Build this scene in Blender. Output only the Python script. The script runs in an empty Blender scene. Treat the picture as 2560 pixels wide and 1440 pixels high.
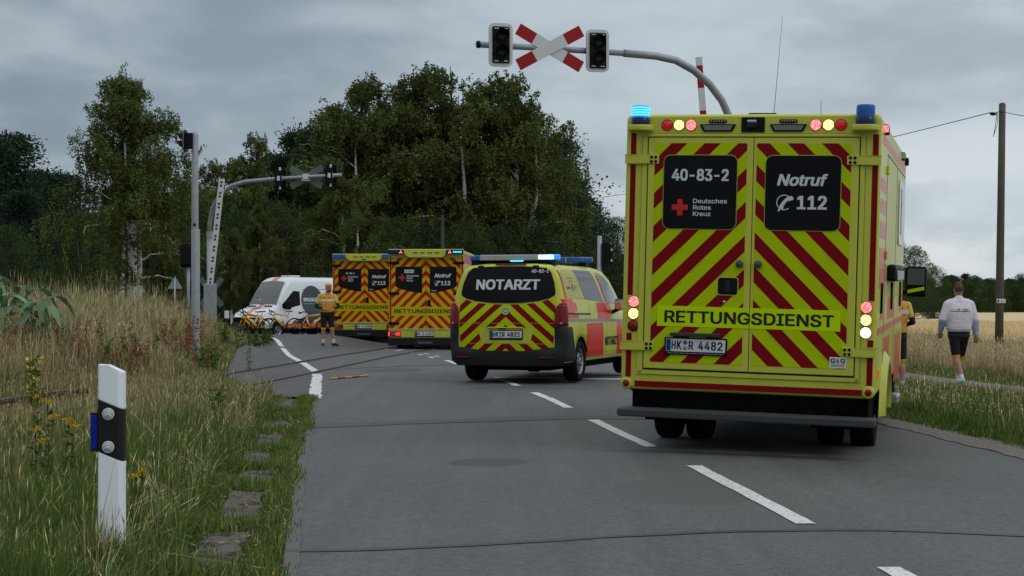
import bpy, bmesh, math, random
import numpy as np
from mathutils import Vector, Matrix
from mathutils.geometry import delaunay_2d_cdt
sc = bpy.context.scene
COL = sc.collection
R = math.radians
# ---------------------------------------------------------------- camera
FOC, PX0, PYH, EYE = 4050.0, 1280.0, 752.0, 1.31
cam = bpy.data.cameras.new('camera'); cam_o = bpy.data.objects.new('camera', cam); COL.objects.link(cam_o)
cam_o.location = (0, 0, EYE); cam_o.rotation_euler = (R(90), 0, 0)
cam.sensor_width = 36; cam.lens = 36 * FOC / 2560; cam.shift_y = 32 / 2560
cam.clip_start = 0.1; cam.clip_end = 5000
cam.dof.use_dof = False
sc.camera = cam_o

def at(px, py, y):
    return Vector(((px - PX0) / FOC * y, y, EYE + (PYH - py) / FOC * y))

# ---------------------------------------------------------------- node helpers
class Sk:
    """a socket with arithmetic"""
    def __init__(s, nt, k): s.nt, s.k = nt, k
    def m(s, op, *a, clamp=False):
        n = s.nt.nodes.new('ShaderNodeMath'); n.operation = op; n.use_clamp = clamp
        s.nt.links.new(s.k, n.inputs[0])
        for i, v in enumerate(a):
            if isinstance(v, Sk): s.nt.links.new(v.k, n.inputs[i + 1])
            else: n.inputs[i + 1].default_value = v
        return Sk(s.nt, n.outputs[0])
    def __add__(s, o): return s.m('ADD', o)
    def __sub__(s, o): return s.m('SUBTRACT', o)
    def __mul__(s, o): return s.m('MULTIPLY', o)
    def __gt__(s, o): return s.m('GREATER_THAN', o)
    def __lt__(s, o): return s.m('LESS_THAN', o)
    def __or__(s, o): return s.m('MAXIMUM', o)
    def abs(s): return s.m('ABSOLUTE')
    def frac(s): return s.m('FRACT')
    def inv(s): return (s * -1.0) + 1.0
    def ramp(s, a, b):
        n = s.nt.nodes.new('ShaderNodeMapRange'); n.interpolation_type = 'SMOOTHSTEP'
        s.nt.links.new(s.k, n.inputs[0]); n.inputs[1].default_value = a; n.inputs[2].default_value = b
        return Sk(s.nt, n.outputs[0])

def mixc(nt, f, a, b):
    n = nt.nodes.new('ShaderNodeMix'); n.data_type = 'RGBA'
    for i, v in ((0, f), (6, a), (7, b)):
        if isinstance(v, Sk): nt.links.new(v.k, n.inputs[i])
        elif i == 0: n.inputs[0].default_value = v
        else: n.inputs[i].default_value = (*v[:3], 1)
    return Sk(nt, n.outputs[2])

def coords(nt, kind='Object'):
    t = nt.nodes.new('ShaderNodeTexCoord'); return Sk(nt, t.outputs[kind])

def sep(v):
    n = v.nt.nodes.new('ShaderNodeSeparateXYZ'); v.nt.links.new(v.k, n.inputs[0])
    return [Sk(v.nt, n.outputs[i]) for i in range(3)]

def mapped(v, scale=(1, 1, 1), loc=(0, 0, 0), rot=(0, 0, 0)):
    n = v.nt.nodes.new('ShaderNodeMapping'); v.nt.links.new(v.k, n.inputs[0])
    n.inputs['Scale'].default_value = scale; n.inputs['Location'].default_value = loc; n.inputs['Rotation'].default_value = rot
    return Sk(v.nt, n.outputs[0])

def noise_t(v, scale, detail=4, rough=0.55, dist=0.0):
    n = v.nt.nodes.new('ShaderNodeTexNoise'); v.nt.links.new(v.k, n.inputs['Vector'])
    n.inputs['Scale'].default_value = scale; n.inputs['Detail'].default_value = detail
    n.inputs['Roughness'].default_value = rough; n.inputs['Distortion'].default_value = dist
    return Sk(v.nt, n.outputs['Fac'])

# ---------------------------------------------------------------- sky
SUN_EL, SUN_AZ = R(48), R(118)          # soft light from the right, a little behind the camera
world = bpy.data.worlds.new('World'); sc.world = world; world.use_nodes = True
nt = world.node_tree; nt.nodes.clear()
out = nt.nodes.new('ShaderNodeOutputWorld')
sky = nt.nodes.new('ShaderNodeTexSky'); sky.sky_type = 'NISHITA'; sky.sun_disc = False
sky.sun_elevation = SUN_EL; sky.sun_rotation = SUN_AZ
bg1 = nt.nodes.new('ShaderNodeBackground'); bg1.inputs[1].default_value = 0.09
nt.links.new(sky.outputs[0], bg1.inputs[0])
d = coords(nt, 'Generated'); dx, dy, dz = sep(d)
flat = mapped(d, (1.0, 1.0, 2.9))
n1 = noise_t(flat, 4.2, 4, 0.48, 0.12)
n2 = noise_t(mapped(d, (1, 1, 2.6), (3.1, 0.4, 1.7)), 10.0, 6, 0.52, 0.18)
cl = (n1 * 0.62) + (n2 * 0.38)
side = dx.ramp(-0.34, 0.34)                       # the cover is thinner towards the right of the picture
low = dz.ramp(0.16, 0.0)
shade = cl.ramp(0.39, 0.61)
tone = ((shade * 0.48) + (side * 0.38)) + (((low * side) * 0.22) + 0.10)
ccol = mixc(nt, tone.m('MINIMUM', 1.0), (0.172, 0.222, 0.272), (0.54, 0.61, 0.655))
warm = ((n2.ramp(0.52, 0.68)) * side) * low
ccol = mixc(nt, warm * 0.55, ccol, (0.78, 0.785, 0.78))
up = dz.ramp(0.20, 0.75)                          # an overcast sky is brightest overhead
ccol = mixc(nt, up, ccol, (0.80, 0.84, 0.88))
bg2 = nt.nodes.new('ShaderNodeBackground'); nt.links.new(ccol.k, bg2.inputs[0]); bg2.inputs[1].default_value = 1.0
mx = nt.nodes.new('ShaderNodeMixShader'); mx.inputs[0].default_value = 0.93
nt.links.new(bg1.outputs[0], mx.inputs[1]); nt.links.new(bg2.outputs[0], mx.inputs[2]); nt.links.new(mx.outputs[0], out.inputs[0])
sun = bpy.data.lights.new('sun', 'SUN'); sun.energy = 0.5; sun.angle = R(25); sun.color = (1.0, 0.965, 0.92)
sun_o = bpy.data.objects.new('sun', sun); COL.objects.link(sun_o)
# the sky's rotation runs clockwise from +Y, so the sun stands at (sin, cos)
sdir = Vector((math.sin(SUN_AZ) * math.cos(SUN_EL), math.cos(SUN_AZ) * math.cos(SUN_EL), math.sin(SUN_EL)))
sun_o.rotation_euler = sdir.to_track_quat('Z', 'Y').to_euler(); sun_o.location = (20, -20, 40)
sc.view_settings.view_transform = 'Standard'; sc.view_settings.look = 'None'
sc.view_settings.exposure = 0.12; sc.view_settings.gamma = 1.0; sc.view_settings.use_curve_mapping = False
sc.cycles.max_bounces = 5; sc.cycles.transparent_max_bounces = 6

# ---------------------------------------------------------------- materials
def new_mat(name):
    m = bpy.data.materials.new(name); m.use_nodes = True
    b = m.node_tree.nodes['Principled BSDF']; return m, m.node_tree, b

def setc(b, name, v):
    if isinstance(v, Sk): b.id_data.links.new(v.k, b.inputs[name])
    elif isinstance(v, (tuple, list)): b.inputs[name].default_value = (*v[:3], 1)
    else: b.inputs[name].default_value = v

def bump(nt, b, h, strength, dist=0.01):
    n = nt.nodes.new('ShaderNodeBump'); n.inputs['Strength'].default_value = strength; n.inputs['Distance'].default_value = dist
    nt.links.new(h.k, n.inputs['Height']); nt.links.new(n.outputs[0], b.inputs['Normal'])

MATS = {}
def mat(name, col, rough=0.5, metal=0.0, var=0.10, scale=6.0, coat=0.0, emit=None, estr=0.0, bmp=0.0, spec=0.25, dirt=0.0):
    """a paint, plastic or metal with a little unevenness"""
    if name in MATS: return MATS[name]
    m, nt, b = new_mat(name)
    c = coords(nt); n = noise_t(c, scale, 5, 0.6)
    base = mixc(nt, n, [x * (1 - var) for x in col], [min(1, x * (1 + var)) for x in col])
    if dirt:
        z = sep(c)[2]; g = noise_t(mapped(c, (1, 1, 0.4)), 5, 6, 0.65)
        base = mixc(nt, (z.ramp(1.3, 0.2) * (g.ramp(0.35, 0.75))) * dirt, base, (0.10, 0.09, 0.065))
    setc(b, 'Base Color', base)
    setc(b, 'Roughness', (n * 0.16) + (rough - 0.08)); setc(b, 'Metallic', metal); setc(b, 'Coat Weight', coat); setc(b, 'Specular IOR Level', spec)
    setc(b, 'Coat Roughness', 0.06)
    if bmp: bump(nt, b, noise_t(c, scale * 6, 3), bmp)
    if emit: setc(b, 'Emission Color', emit); setc(b, 'Emission Strength', estr)
    MATS[name] = m; return m

YEL = (0.50, 0.515, 0.055); LIME = (0.41, 0.54, 0.0); CRED = (0.190, 0.001, 0.004)
def chevron_mat(name, a, r, x0, period, z0, k=1.0, duty=0.5, blank=None):
    """reflective film cut as two mirrored sets of slanting bands meeting at x0"""
    m, nt, b = new_mat(name)
    c = coords(nt); x, y, z = sep(c)
    t = ((z + ((x - x0).abs() * k)) - z0) * (1 / period)
    red = t.frac() < duty
    if blank: red = red * (((z > blank[0]) * (z < blank[1])).inv())
    n = noise_t(c, 3.0, 5); film = noise_t(mapped(c, (9, 1, 9)), 14, 2)
    aa = mixc(nt, n, [q * 0.88 for q in a], [q * 1.1 for q in a]); rr = mixc(nt, n, [q * 0.85 for q in r], [q * 1.15 for q in r])
    setc(b, 'Base Color', mixc(nt, red, aa, rr)); setc(b, 'Roughness', (film * 0.15) + 0.42); setc(b, 'Specular IOR Level', 0.12)
    return m

def led_mat(name, col, dark, strength, cell=95.0):
    """round lamp: lit diodes behind a ribbed lens"""
    m, nt, b = new_mat(name)
    c = coords(nt); v = nt.nodes.new('ShaderNodeTexVoronoi'); nt.links.new(mapped(c, (1, 1, 1.35)).k, v.inputs['Vector']); v.inputs['Scale'].default_value = cell
    dd = Sk(nt, v.outputs['Distance']).ramp(0.62, 0.15)
    setc(b, 'Base Color', dark); setc(b, 'Roughness', 0.15)
    setc(b, 'Emission Color', col); setc(b, 'Emission Strength', (dd * strength) + strength * 0.22)
    return m

M_YEL = mat('yellow_paint', YEL, 0.38, coat=0.2, var=0.05, dirt=0.35)
M_BLACK = mat('black_plastic', (0.005, 0.005, 0.006), 0.5, spec=0.15)
M_UNDER = mat('underbody_black', (0.003, 0.003, 0.003), 0.9, spec=0.05)
M_RUBBER = mat('tyre_rubber', (0.006, 0.006, 0.006), 0.8, spec=0.1, bmp=0.3, scale=20)
M_GLASS = mat('tinted_glass', (0.003, 0.0033, 0.0045), 0.06, var=0.02, spec=0.13)
M_WHITE = mat('white_film', (0.56, 0.60, 0.62), 0.4, var=0.03)
M_STEEL = mat('brushed_steel', (0.42, 0.44, 0.45), 0.35, metal=0.8)
M_GALV = mat('galvanised_steel', (0.31, 0.34, 0.355), 0.5, metal=0.35, var=0.28, scale=9)
M_REDF = mat('dark_red_film', CRED, 0.5, var=0.08, spec=0.12)
M_LIME = mat('lime_film', (0.50, 0.70, 0.0), 0.45, var=0.05, spec=0.12)
M_INK = mat('black_letters', (0.012, 0.013, 0.012), 0.5)
M_BLUE = mat('plate_blue', (0.01, 0.03, 0.22), 0.4)
M_PLATE = mat('plate_white', (0.62, 0.64, 0.64), 0.35, var=0.04)
M_CROSS = mat('red_cross_film', (0.52, 0.02, 0.02), 0.4)
M_BLENS = mat('blue_lens', (0.02, 0.10, 0.36), 0.12, var=0.15, scale=30)
M_BLENSD = mat('blue_lens_dark', (0.004, 0.012, 0.07), 0.2)
M_RLENS = mat('red_lens', (0.17, 0.006, 0.01), 0.12)
M_RED_LED = led_mat('red_lamp_lit', (1.0, 0.16, 0.17), (0.4, 0.01, 0.01), 4.2)
M_REDD_LED = led_mat('red_lamp_low', (1.0, 0.01, 0.02), (0.25, 0.005, 0.008), 0.42)
M_AMB_LED = led_mat('amber_lamp_lit', (1.0, 0.56, 0.20), (0.5, 0.2, 0.02), 4.6)
M_WHT_LED = led_mat('white_lamp_lit', (1.0, 0.97, 0.95), (0.6, 0.6, 0.6), 3.0)
M_BLUE_ON = mat('blue_flash_on', (0.05, 0.3, 0.7), 0.2, emit=(0.0, 0.26, 0.80), estr=0.42)
M_BLUE_HOT = mat('blue_flash_hot', (0.05, 0.2, 0.4), 0.3, emit=(0.10, 0.72, 1.0), estr=1.15)

# ---------------------------------------------------------------- mesh helpers
class MB:
    """collects shapes, builds them as one mesh object"""
    def __init__(s): s.v, s.f, s.mi, s.sm = [], [], [], []
    def add(s, vs, fs, mi=0, smooth=False):
        o = len(s.v); s.v += [tuple(p) for p in vs]
        for f in fs: s.f.append(tuple(i + o for i in f)); s.mi.append(mi); s.sm.append(smooth)
        return s
    def box(s, x0, x1, y0, y1, z0, z1, mi=0):
        v = [(x, y, z) for x in (x0, x1) for y in (y0, y1) for z in (z0, z1)]
        return s.add(v, [(0, 1, 3, 2), (4, 6, 7, 5), (0, 4, 5, 1), (2, 3, 7, 6), (0, 2, 6, 4), (1, 5, 7, 3)], mi)
    def prism(s, poly, ax, a, b, mi=0):
        """poly in the two other axes (in x<y<z order), extruded along axis ax from a to b"""
        n = len(poly)
        def P(q, t): l = [q[0], q[1]]; l.insert(ax, t); return tuple(l)
        v = [P(q, a) for q in poly] + [P(q, b) for q in poly]
        f = [tuple(range(n)), tuple(range(2 * n - 1, n - 1, -1))] + [(i, n + i, n + (i + 1) % n, (i + 1) % n) for i in range(n)]
        return s.add(v, f, mi)
    def tube(s, pts, rad, n=10, mi=0, cap=True, smooth=True, squash=None):
        pts = [Vector(p) for p in pts]; k = len(pts)
        rad = [rad] * k if isinstance(rad, (int, float)) else rad
        t0 = (pts[1] - pts[0]).normalized(); u = t0.orthogonal().normalized(); v = []
        for i, p in enumerate(pts):
            t = (pts[min(i + 1, k - 1)] - pts[max(i - 1, 0)]).normalized()
            u = (u - t * u.dot(t)).normalized(); w = t.cross(u)
            for j in range(n):
                a = 2 * math.pi * j / n; v.append(p + (u * math.cos(a) + w * math.sin(a)) * rad[i])
        f = [(i * n + j, i * n + (j + 1) % n, (i + 1) * n + (j + 1) % n, (i + 1) * n + j) for i in range(k - 1) for j in range(n)]
        s.add(v, f, mi, smooth)
        if cap:
            s.add(v[:n], [tuple(range(n - 1, -1, -1))], mi); s.add(v[-n:], [tuple(range(n))], mi)
        return s
    def lathe(s, prof, c=(0, 0, 0), ax=2, n=24, mi=0, smooth=True):
        """prof = (radius, height along ax)"""
        v = []
        for r, h in prof:
            for j in range(n):
                a = 2 * math.pi * j / n; l = [r * math.cos(a), r * math.sin(a)]; l.insert(ax, h)
                v.append((l[0] + c[0], l[1] + c[1], l[2] + c[2]))
        f = [(i * n + j, i * n + (j + 1) % n, (i + 1) * n + (j + 1) % n, (i + 1) * n + j) for i in range(len(prof) - 1) for j in range(n)]
        return s.add(v, f, mi, smooth)
    def ball(s, c, r, n=14, mi=0):
        r = (r, r, r) if isinstance(r, (int, float)) else r; m = n // 2; v = []
        for i in range(m + 1):
            th = math.pi * i / m
            for j in range(n):
                a = 2 * math.pi * j / n
                v.append((c[0] + r[0] * math.sin(th) * math.cos(a), c[1] + r[1] * math.sin(th) * math.sin(a), c[2] + r[2] * math.cos(th)))
        f = [(i * n + j, (i + 1) * n + j, (i + 1) * n + (j + 1) % n, i * n + (j + 1) % n) for i in range(m) for j in range(n)]
        return s.add(v, f, mi, True)
    def xf(s, fn, start=0):
        s.v = s.v[:start] + [tuple(fn(*p)) for p in s.v[start:]]; return s
    def build(s, name, mats, parent=None, bevel=0.0, seg=2, merge=True):
        me = bpy.data.meshes.new(name); me.from_pydata(s.v, [], s.f)
        mats = mats if isinstance(mats, (list, tuple)) else [mats]
        for m in mats: me.materials.append(m)
        me.polygons.foreach_set('material_index', s.mi); me.polygons.foreach_set('use_smooth', s.sm)
        bm = bmesh.new(); bm.from_mesh(me)
        if merge: bmesh.ops.remove_doubles(bm, verts=bm.verts, dist=1e-5)
        bmesh.ops.recalc_face_normals(bm, faces=bm.faces); bm.to_mesh(me); bm.free()
        o = bpy.data.objects.new(name, me); COL.objects.link(o)
        if parent is not None: o.parent = parent
        if bevel:
            b = o.modifiers.new('bevel', 'BEVEL'); b.width = bevel; b.segments = seg; b.limit_method = 'ANGLE'; b.angle_limit = R(40)
        return o

def tag(o, label=None, cat=None, group=None, kind=None):
    for k, v in (('label', label), ('category', cat), ('group', group), ('kind', kind)):
        if v: o[k] = v
    return o

def thing(name, label, cat, loc=(0, 0, 0), rot=(0, 0, 0), group=None):
    o = bpy.data.objects.new(name, None); COL.objects.link(o); o.location = loc; o.rotation_euler = rot
    o.empty_display_size = 0.2
    return tag(o, label, cat, group)

KIDS = {}
def copy_tree(o, parent=None):
    c = o.copy(); COL.objects.link(c)
    if parent is not None: c.parent = parent
    for ch in list(o.children): copy_tree(ch, c)
    return c

def rrect(x0, x1, z0, z1, r, n=5):
    p = []
    for cx, cz, a0 in ((x1 - r, z1 - r, 0), (x0 + r, z1 - r, 90), (x0 + r, z0 + r, 180), (x1 - r, z0 + r, 270)):
        for i in range(n + 1):
            a = R(a0 + 90 * i / n); p.append((cx + r * math.cos(a), cz + r * math.sin(a)))
    return p

TXT = {}
try: FONT = bpy.data.fonts.load(bpy.utils.system_resource('DATAFILES', path='fonts') + '/Inter.woff2')   # the plain grotesque that ships with Blender
except Exception: FONT = None
def text_shape(body, bold=0.022, shear=0.0):
    """letters as a flat shape in a unit box: verts (u, v), faces, aspect"""
    key = (body, bold, shear)
    if key not in TXT:
        cu = bpy.data.curves.new('letters', 'FONT'); cu.body = body
        if FONT: cu.font = FONT
        cu.offset = bold; cu.shear = shear; cu.resolution_u = 3; cu.space_character = 1.0 + bold * 1.5
        ob = bpy.data.objects.new('letters', cu); COL.objects.link(ob)
        dg = bpy.context.evaluated_depsgraph_get(); ev = ob.evaluated_get(dg); cv = ev.to_curve(dg); loops = []
        for sp in cv.splines:                                        # outlines of the letters, curves cut into short steps
            b = sp.bezier_points; L = []
            for i in range(len(b)):
                p, q = b[i], b[(i + 1) % len(b)]; P = [Vector(w[:2]) for w in (p.co, p.handle_right, q.handle_left, q.co)]
                st = 1 if abs((P[1] - P[0]).cross(P[3] - P[0])) + abs((P[2] - P[0]).cross(P[3] - P[0])) < 1e-5 else 4
                L += [P[0] * (1 - t) ** 3 + P[1] * 3 * t * (1 - t) ** 2 + P[2] * 3 * t * t * (1 - t) + P[3] * t ** 3 for t in (k / st for k in range(st))]
            L = [L[i] for i in range(len(L)) if (L[i] - L[i - 1]).length > 1e-5]
            if len(L) > 2: loops.append(L)
        ev.to_curve_clear(); bpy.data.objects.remove(ob); bpy.data.curves.remove(cu)
        pts, eds = [], []
        for L in loops: o = len(pts); n = len(L); pts += L; eds += [(o + i, o + (i + 1) % n) for i in range(n)]
        vv, _, ff, *_ = delaunay_2d_cdt(pts, eds, [], 0, 1e-6); v = np.array([(q.x, q.y) for q in vv]); f = []
        A0 = np.array([(q.x, q.y) for L in loops for q in L]); B0 = np.array([(q.x, q.y) for L in loops for q in L[1:] + L[:1]])
        for t in ff:                                                  # keep what the outlines wind around
            c = v[list(t)].mean(0); A = A0 - c; B = B0 - c; cr = A[:, 0] * B[:, 1] - A[:, 1] * B[:, 0]; up_ = A[:, 1] <= 0; dn = B[:, 1] > 0
            if int((up_ & dn & (cr > 0)).sum()) != int((~up_ & ~dn & (cr < 0)).sum()): f.append(tuple(t))
        lo, hi = v.min(0), v.max(0); TXT[key] = ((v - lo) / (hi - lo), f, (hi - lo)[0] / (hi - lo)[1])
    return TXT[key]

def letters(mb, body, x0, x1, z0, z1, place, mi=0, bold=0.022, shear=0.0):
    """place(u, v) turns the flat position into a point on the surface"""
    v, f, a = text_shape(body, 0.0, shear)
    if x1 is None: x1 = x0 + a * (z1 - z0)
    h = (z1 - z0) * bold * 1.7; e = (x1 - x0) * .01 + 1e-4
    p0, pu, pv = (Vector(place(*q)) for q in (((x0 + x1) / 2, (z0 + z1) / 2), ((x0 + x1) / 2 + e, (z0 + z1) / 2), ((x0 + x1) / 2, (z0 + z1) / 2 + e)))
    nrm = (pu - p0).cross(pv - p0).normalized()
    # heavier strokes: the letters laid over themselves a hair apart, each layer a little prouder
    for k, (du, dv) in enumerate(((0, 0),) if bold < .005 else ((-1, -.55), (1, -.55), (-1, .55), (1, .55), (0, 0))):
        mb.add([Vector(place(x0 + h + p[0] * (x1 - x0 - 2 * h) + du * h, z0 + .55 * h + p[1] * (z1 - z0 - 1.1 * h) + dv * h)) + nrm * (.0004 * k) for p in v], f, mi)
    return mb

# ---------------------------------------------------------------- lie of the land
CLY = [-20, 4, 9.5, 12.85, 15.9, 21.4, 26.4, 34.9, 37.6, 41.4, 45.7, 52, 62, 80]
CLX = [3.4, 2.15, 1.726, 1.443, 1.085, 0.528, -0.098, -1.336, -1.765, -2.455, -3.5, -5.2, -8.0, -13.0]
LEY = [-20, 7.7, 9.18, 13.3, 17.8, 22.8, 29.8, 35.1, 41.4, 45, 52, 62, 70]
LEX = [0.6, -1.10, -1.28, -1.76, -2.25, -2.79, -3.6, -4.58, -5.85, -6.55, -8.0, -10.8, -13.2]
REY = [-20, 7, 14, 18.3, 22, 26, 31, 36, 44, 52, 62, 70]
REX = [7.4, 5.2, 4.42, 4.1, 3.7, 3.25, 2.7, 3.0, 4.6, 6.2, 8.0, 10.0]
PAY = [10, 20, 25, 30, 36, 44, 60, 90]; PAX = [12.2, 9.9, 8.8, 7.85, 7.3, 6.95, 7.2, 8.5]
def clx(y): return np.interp(y, CLY, CLX)
def rail_x(y): return -6.15 + 0.097 * (np.asarray(y, float) - 19.4)
def sstep(a, b, x):
    t = np.clip((np.asarray(x, float) - a) / (b - a), 0, 1); return t * t * (3 - 2 * t)
def g(x, y):
    x = np.asarray(x, float); y = np.asarray(y, float); dd = x - clx(y)
    z = -0.0055 * np.clip(y - 38, 0, 150)
    z = z - 0.018 * np.clip(dd, 0, 3.2) - 0.052 * np.clip(dd - 3.2, 0, 2.5) - 0.004 * np.clip(dd - 5.7, 0, 80) - 0.01 * np.clip(-dd, 0, 3.2)
    z = z + 0.30 * sstep(0.9, 3.4, rail_x(y) - x) * sstep(75, 50, y)
    return z
def gz(x, y): return float(g(x, y))
# ================================================================ the setting: ground, road, markings, rails
def sheet(name, mats, xs_fn, ys, nx, dz, kind='structure', skirt=0.0):
    """a strip that follows the lie of the land between x0(y) and x1(y)"""
    ys = np.asarray(ys, float); v = []; f = []
    for y in ys:
        x0, x1 = xs_fn(y)
        for i in range(nx + 1):
            x = x0 + (x1 - x0) * i / nx; v.append((x, y, gz(x, y) + dz))
    for j in range(len(ys) - 1):
        for i in range(nx):
            a = j * (nx + 1) + i; f.append((a, a + 1, a + nx + 2, a + nx + 1))
    mb = MB().add(v, f, 0, True); o = mb.build(name, mats); tag(o, kind=kind); return o

def earth_mat():
    m, nt, b = new_mat('earth'); c = coords(nt, 'Object')
    n = noise_t(c, 0.35, 6); n2 = noise_t(c, 9, 5, 0.7)
    a = mixc(nt, n.ramp(0.35, 0.65), (0.055, 0.062, 0.022), (0.15, 0.115, 0.055))
    setc(b, 'Base Color', mixc(nt, n2, mixc(nt, 0.5, a, (0.02, 0.018, 0.01)), a)); setc(b, 'Roughness', 0.95); bump(nt, b, n2, 0.6, 0.03)
    return m
def asphalt_mat(name, col, patches=()):
    m, nt, b = new_mat(name); c = coords(nt, 'Object'); x, y, z = sep(c)
    grit = noise_t(c, 160, 2, 0.8); fine = noise_t(c, 55, 3, 0.8); big = noise_t(c, 0.5, 5, 0.6); streak = noise_t(mapped(c, (2.2, 0.12, 1)), 1.6, 4)
    mid = noise_t(c, 17, 4, 0.75)
    v = ((grit - 0.5) * 1.6 + (fine - 0.5) * 2.0) + ((big - 0.5) * 0.7 + (streak - 0.5) * 0.6) + (mid - 0.5) * 1.3
    base = mixc(nt, (v + 0.5).m('MINIMUM', 1.0, clamp=True), [q * 0.55 for q in col], [min(1, q * 1.5) for q in col])
    spk = noise_t(c, 90, 1, 0.5).ramp(0.71, 0.78)
    base = mixc(nt, spk * 0.8, base, (0.42, 0.41, 0.39))
    worn = noise_t(mapped(c, (1, 1, 1), (5, 2, 0)), 0.9, 6, 0.7).ramp(0.62, 0.75)
    base = mixc(nt, worn * 0.30, base, (0.10, 0.095, 0.085))
    for px, py, rx, ry, tone in patches:                              # round fillings, darker than the rest
        dx_, dy_ = (x - px) * (1 / rx), (y - py) * (1 / ry); rr = ((dx_ * dx_) + (dy_ * dy_)) + ((mid - 0.5) * 0.5)
        base = mixc(nt, rr.ramp(1.12, 0.86) * 0.75, base, [q * tone for q in col])
    setc(b, 'Base Color', base); setc(b, 'Roughness', (big * 0.2) + 0.62); setc(b, 'Specular IOR Level', 0.3); bump(nt, b, grit, 0.5, 0.006)
    return m
M_EARTH = earth_mat()
M_ASPH = asphalt_mat('asphalt', (0.092, 0.095, 0.096), ((-0.20, 13.3, 0.34, 0.34, 0.62), (-2.25, 30.9, 0.55, 0.8, 0.6), (1.2, 11.2, 0.5, 0.8, 0.9), (-0.6, 21.5, 0.35, 1.6, 0.86), (0.2, 24.5, 0.9, 0.5, 0.82)))
M_ASPH2 = asphalt_mat('older_asphalt', (0.080, 0.079, 0.078))
M_TAR = mat('bitumen', (0.056, 0.061, 0.062), 0.6, var=0.3, scale=12)
M_TAR2 = mat('old_tar', (0.070, 0.076, 0.077), 0.7, var=0.25, scale=18)
M_PAINT = None
def paint_mat():
    m, nt, b = new_mat('road_paint'); c = coords(nt); n = noise_t(c, 38, 5, 0.75); n2 = noise_t(c, 3, 4)
    wear = (n + (n2 * 0.35)).ramp(0.66, 0.86)
    setc(b, 'Base Color', mixc(nt, wear, mixc(nt, n2, (0.60, 0.61, 0.60), (0.74, 0.75, 0.74)), (0.19, 0.19, 0.185))); setc(b, 'Roughness', 0.6); return m
M_PAINT = paint_mat()
def gravel_mat():
    m, nt, b = new_mat('gravel'); c = coords(nt); v = nt.nodes.new('ShaderNodeTexVoronoi'); nt.links.new(c.k, v.inputs['Vector']); v.inputs['Scale'].default_value = 42
    n = noise_t(c, 3, 5); k = sep(Sk(nt, v.outputs['Color']))[0]
    setc(b, 'Base Color', mixc(nt, k, mixc(nt, n, (0.075, 0.068, 0.056), (0.12, 0.108, 0.092)), (0.21, 0.198, 0.182))); setc(b, 'Roughness', 0.9)
    bump(nt, b, Sk(nt, v.outputs['Distance']), 0.8, 0.02); return m
M_GRAVEL = gravel_mat()

# ground: one sheet to the horizon, a little lower under the road
gx = np.unique(np.concatenate([np.linspace(-1500, -120, 8), np.linspace(-120, -14, 22), np.linspace(-14, 14, 71), np.linspace(14, 120, 24), np.linspace(120, 1500, 8)]))
gy = np.unique(np.concatenate([np.linspace(-40, 4, 8), np.linspace(4, 60, 85), np.linspace(60, 200, 30), np.linspace(200, 3000, 10)]))
GX, GY = np.meshgrid(gx, gy); GZ = g(GX, GY)
inroad = (GX > np.interp(GY, LEY, LEX) - 0.1) & (GX < np.interp(GY, REY, REX) + 0.1)
GZ = GZ - 0.02 - 0.06 * inroad
nx_, ny_ = len(gx), len(gy)
mb = MB().add(np.stack([GX, GY, GZ], -1).reshape(-1, 3).tolist(),
              [(j * nx_ + i, j * nx_ + i + 1, (j + 1) * nx_ + i + 1, (j + 1) * nx_ + i) for j in range(ny_ - 1) for i in range(nx_ - 1)], 0, True)
tag(mb.build('ground', M_EARTH), kind='structure')

yy = np.concatenate([np.linspace(-20, 6, 10), np.linspace(6.5, 70, 256)])
sheet('road', M_ASPH, lambda y: (np.interp(y, LEY, LEX), np.interp(y, REY, REX)), yy, 44, 0.0)
sheet('crossroad', M_ASPH, lambda y: (-60, 40), np.linspace(66, 84, 19), 40, 0.004)
# the older paving round the rails, left of the edge line
sheet('crossing_pavement', M_ASPH2, lambda y: (np.interp(y, [22.6, 25, 28, 33, 39, 45], [-3.35, -4.0, -4.9, -5.75, -6.6, -7.0]), np.interp(y, LEY, LEX) + 0.02), np.linspace(22.6, 45, 60), 6, 0.004)
sheet('path', M_GRAVEL, lambda y: (np.interp(y, PAY, PAX) - 0.75, np.interp(y, PAY, PAX) + 0.75), np.linspace(10, 90, 80), 3, 0.012)
rng = np.random.default_rng(4)
jag = lambda y, s: s * (math.sin(y * 3.1) * 0.4 + math.sin(y * 7.7 + 1) * 0.35 + math.sin(y * 17.3 + 2) * 0.25)
sheet('gravel_shoulder', M_GRAVEL, lambda y: (np.interp(y, REY, REX) - 0.02 + jag(y, 0.05), np.interp(y, REY, REX) + 0.55 + jag(y + 9, 0.12)), np.linspace(6, 26, 200), 3, 0.006)
sheet('road_edge_strip', mat('pale_edge', (0.115, 0.115, 0.110), 0.85, var=0.25, scale=20), lambda y: (np.interp(y, LEY, LEX) + jag(y, 0.012), np.interp(y, LEY, LEX) + 0.08 + jag(y + 4, 0.012)), np.linspace(6.5, 22, 180), 2, 0.004)

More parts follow.
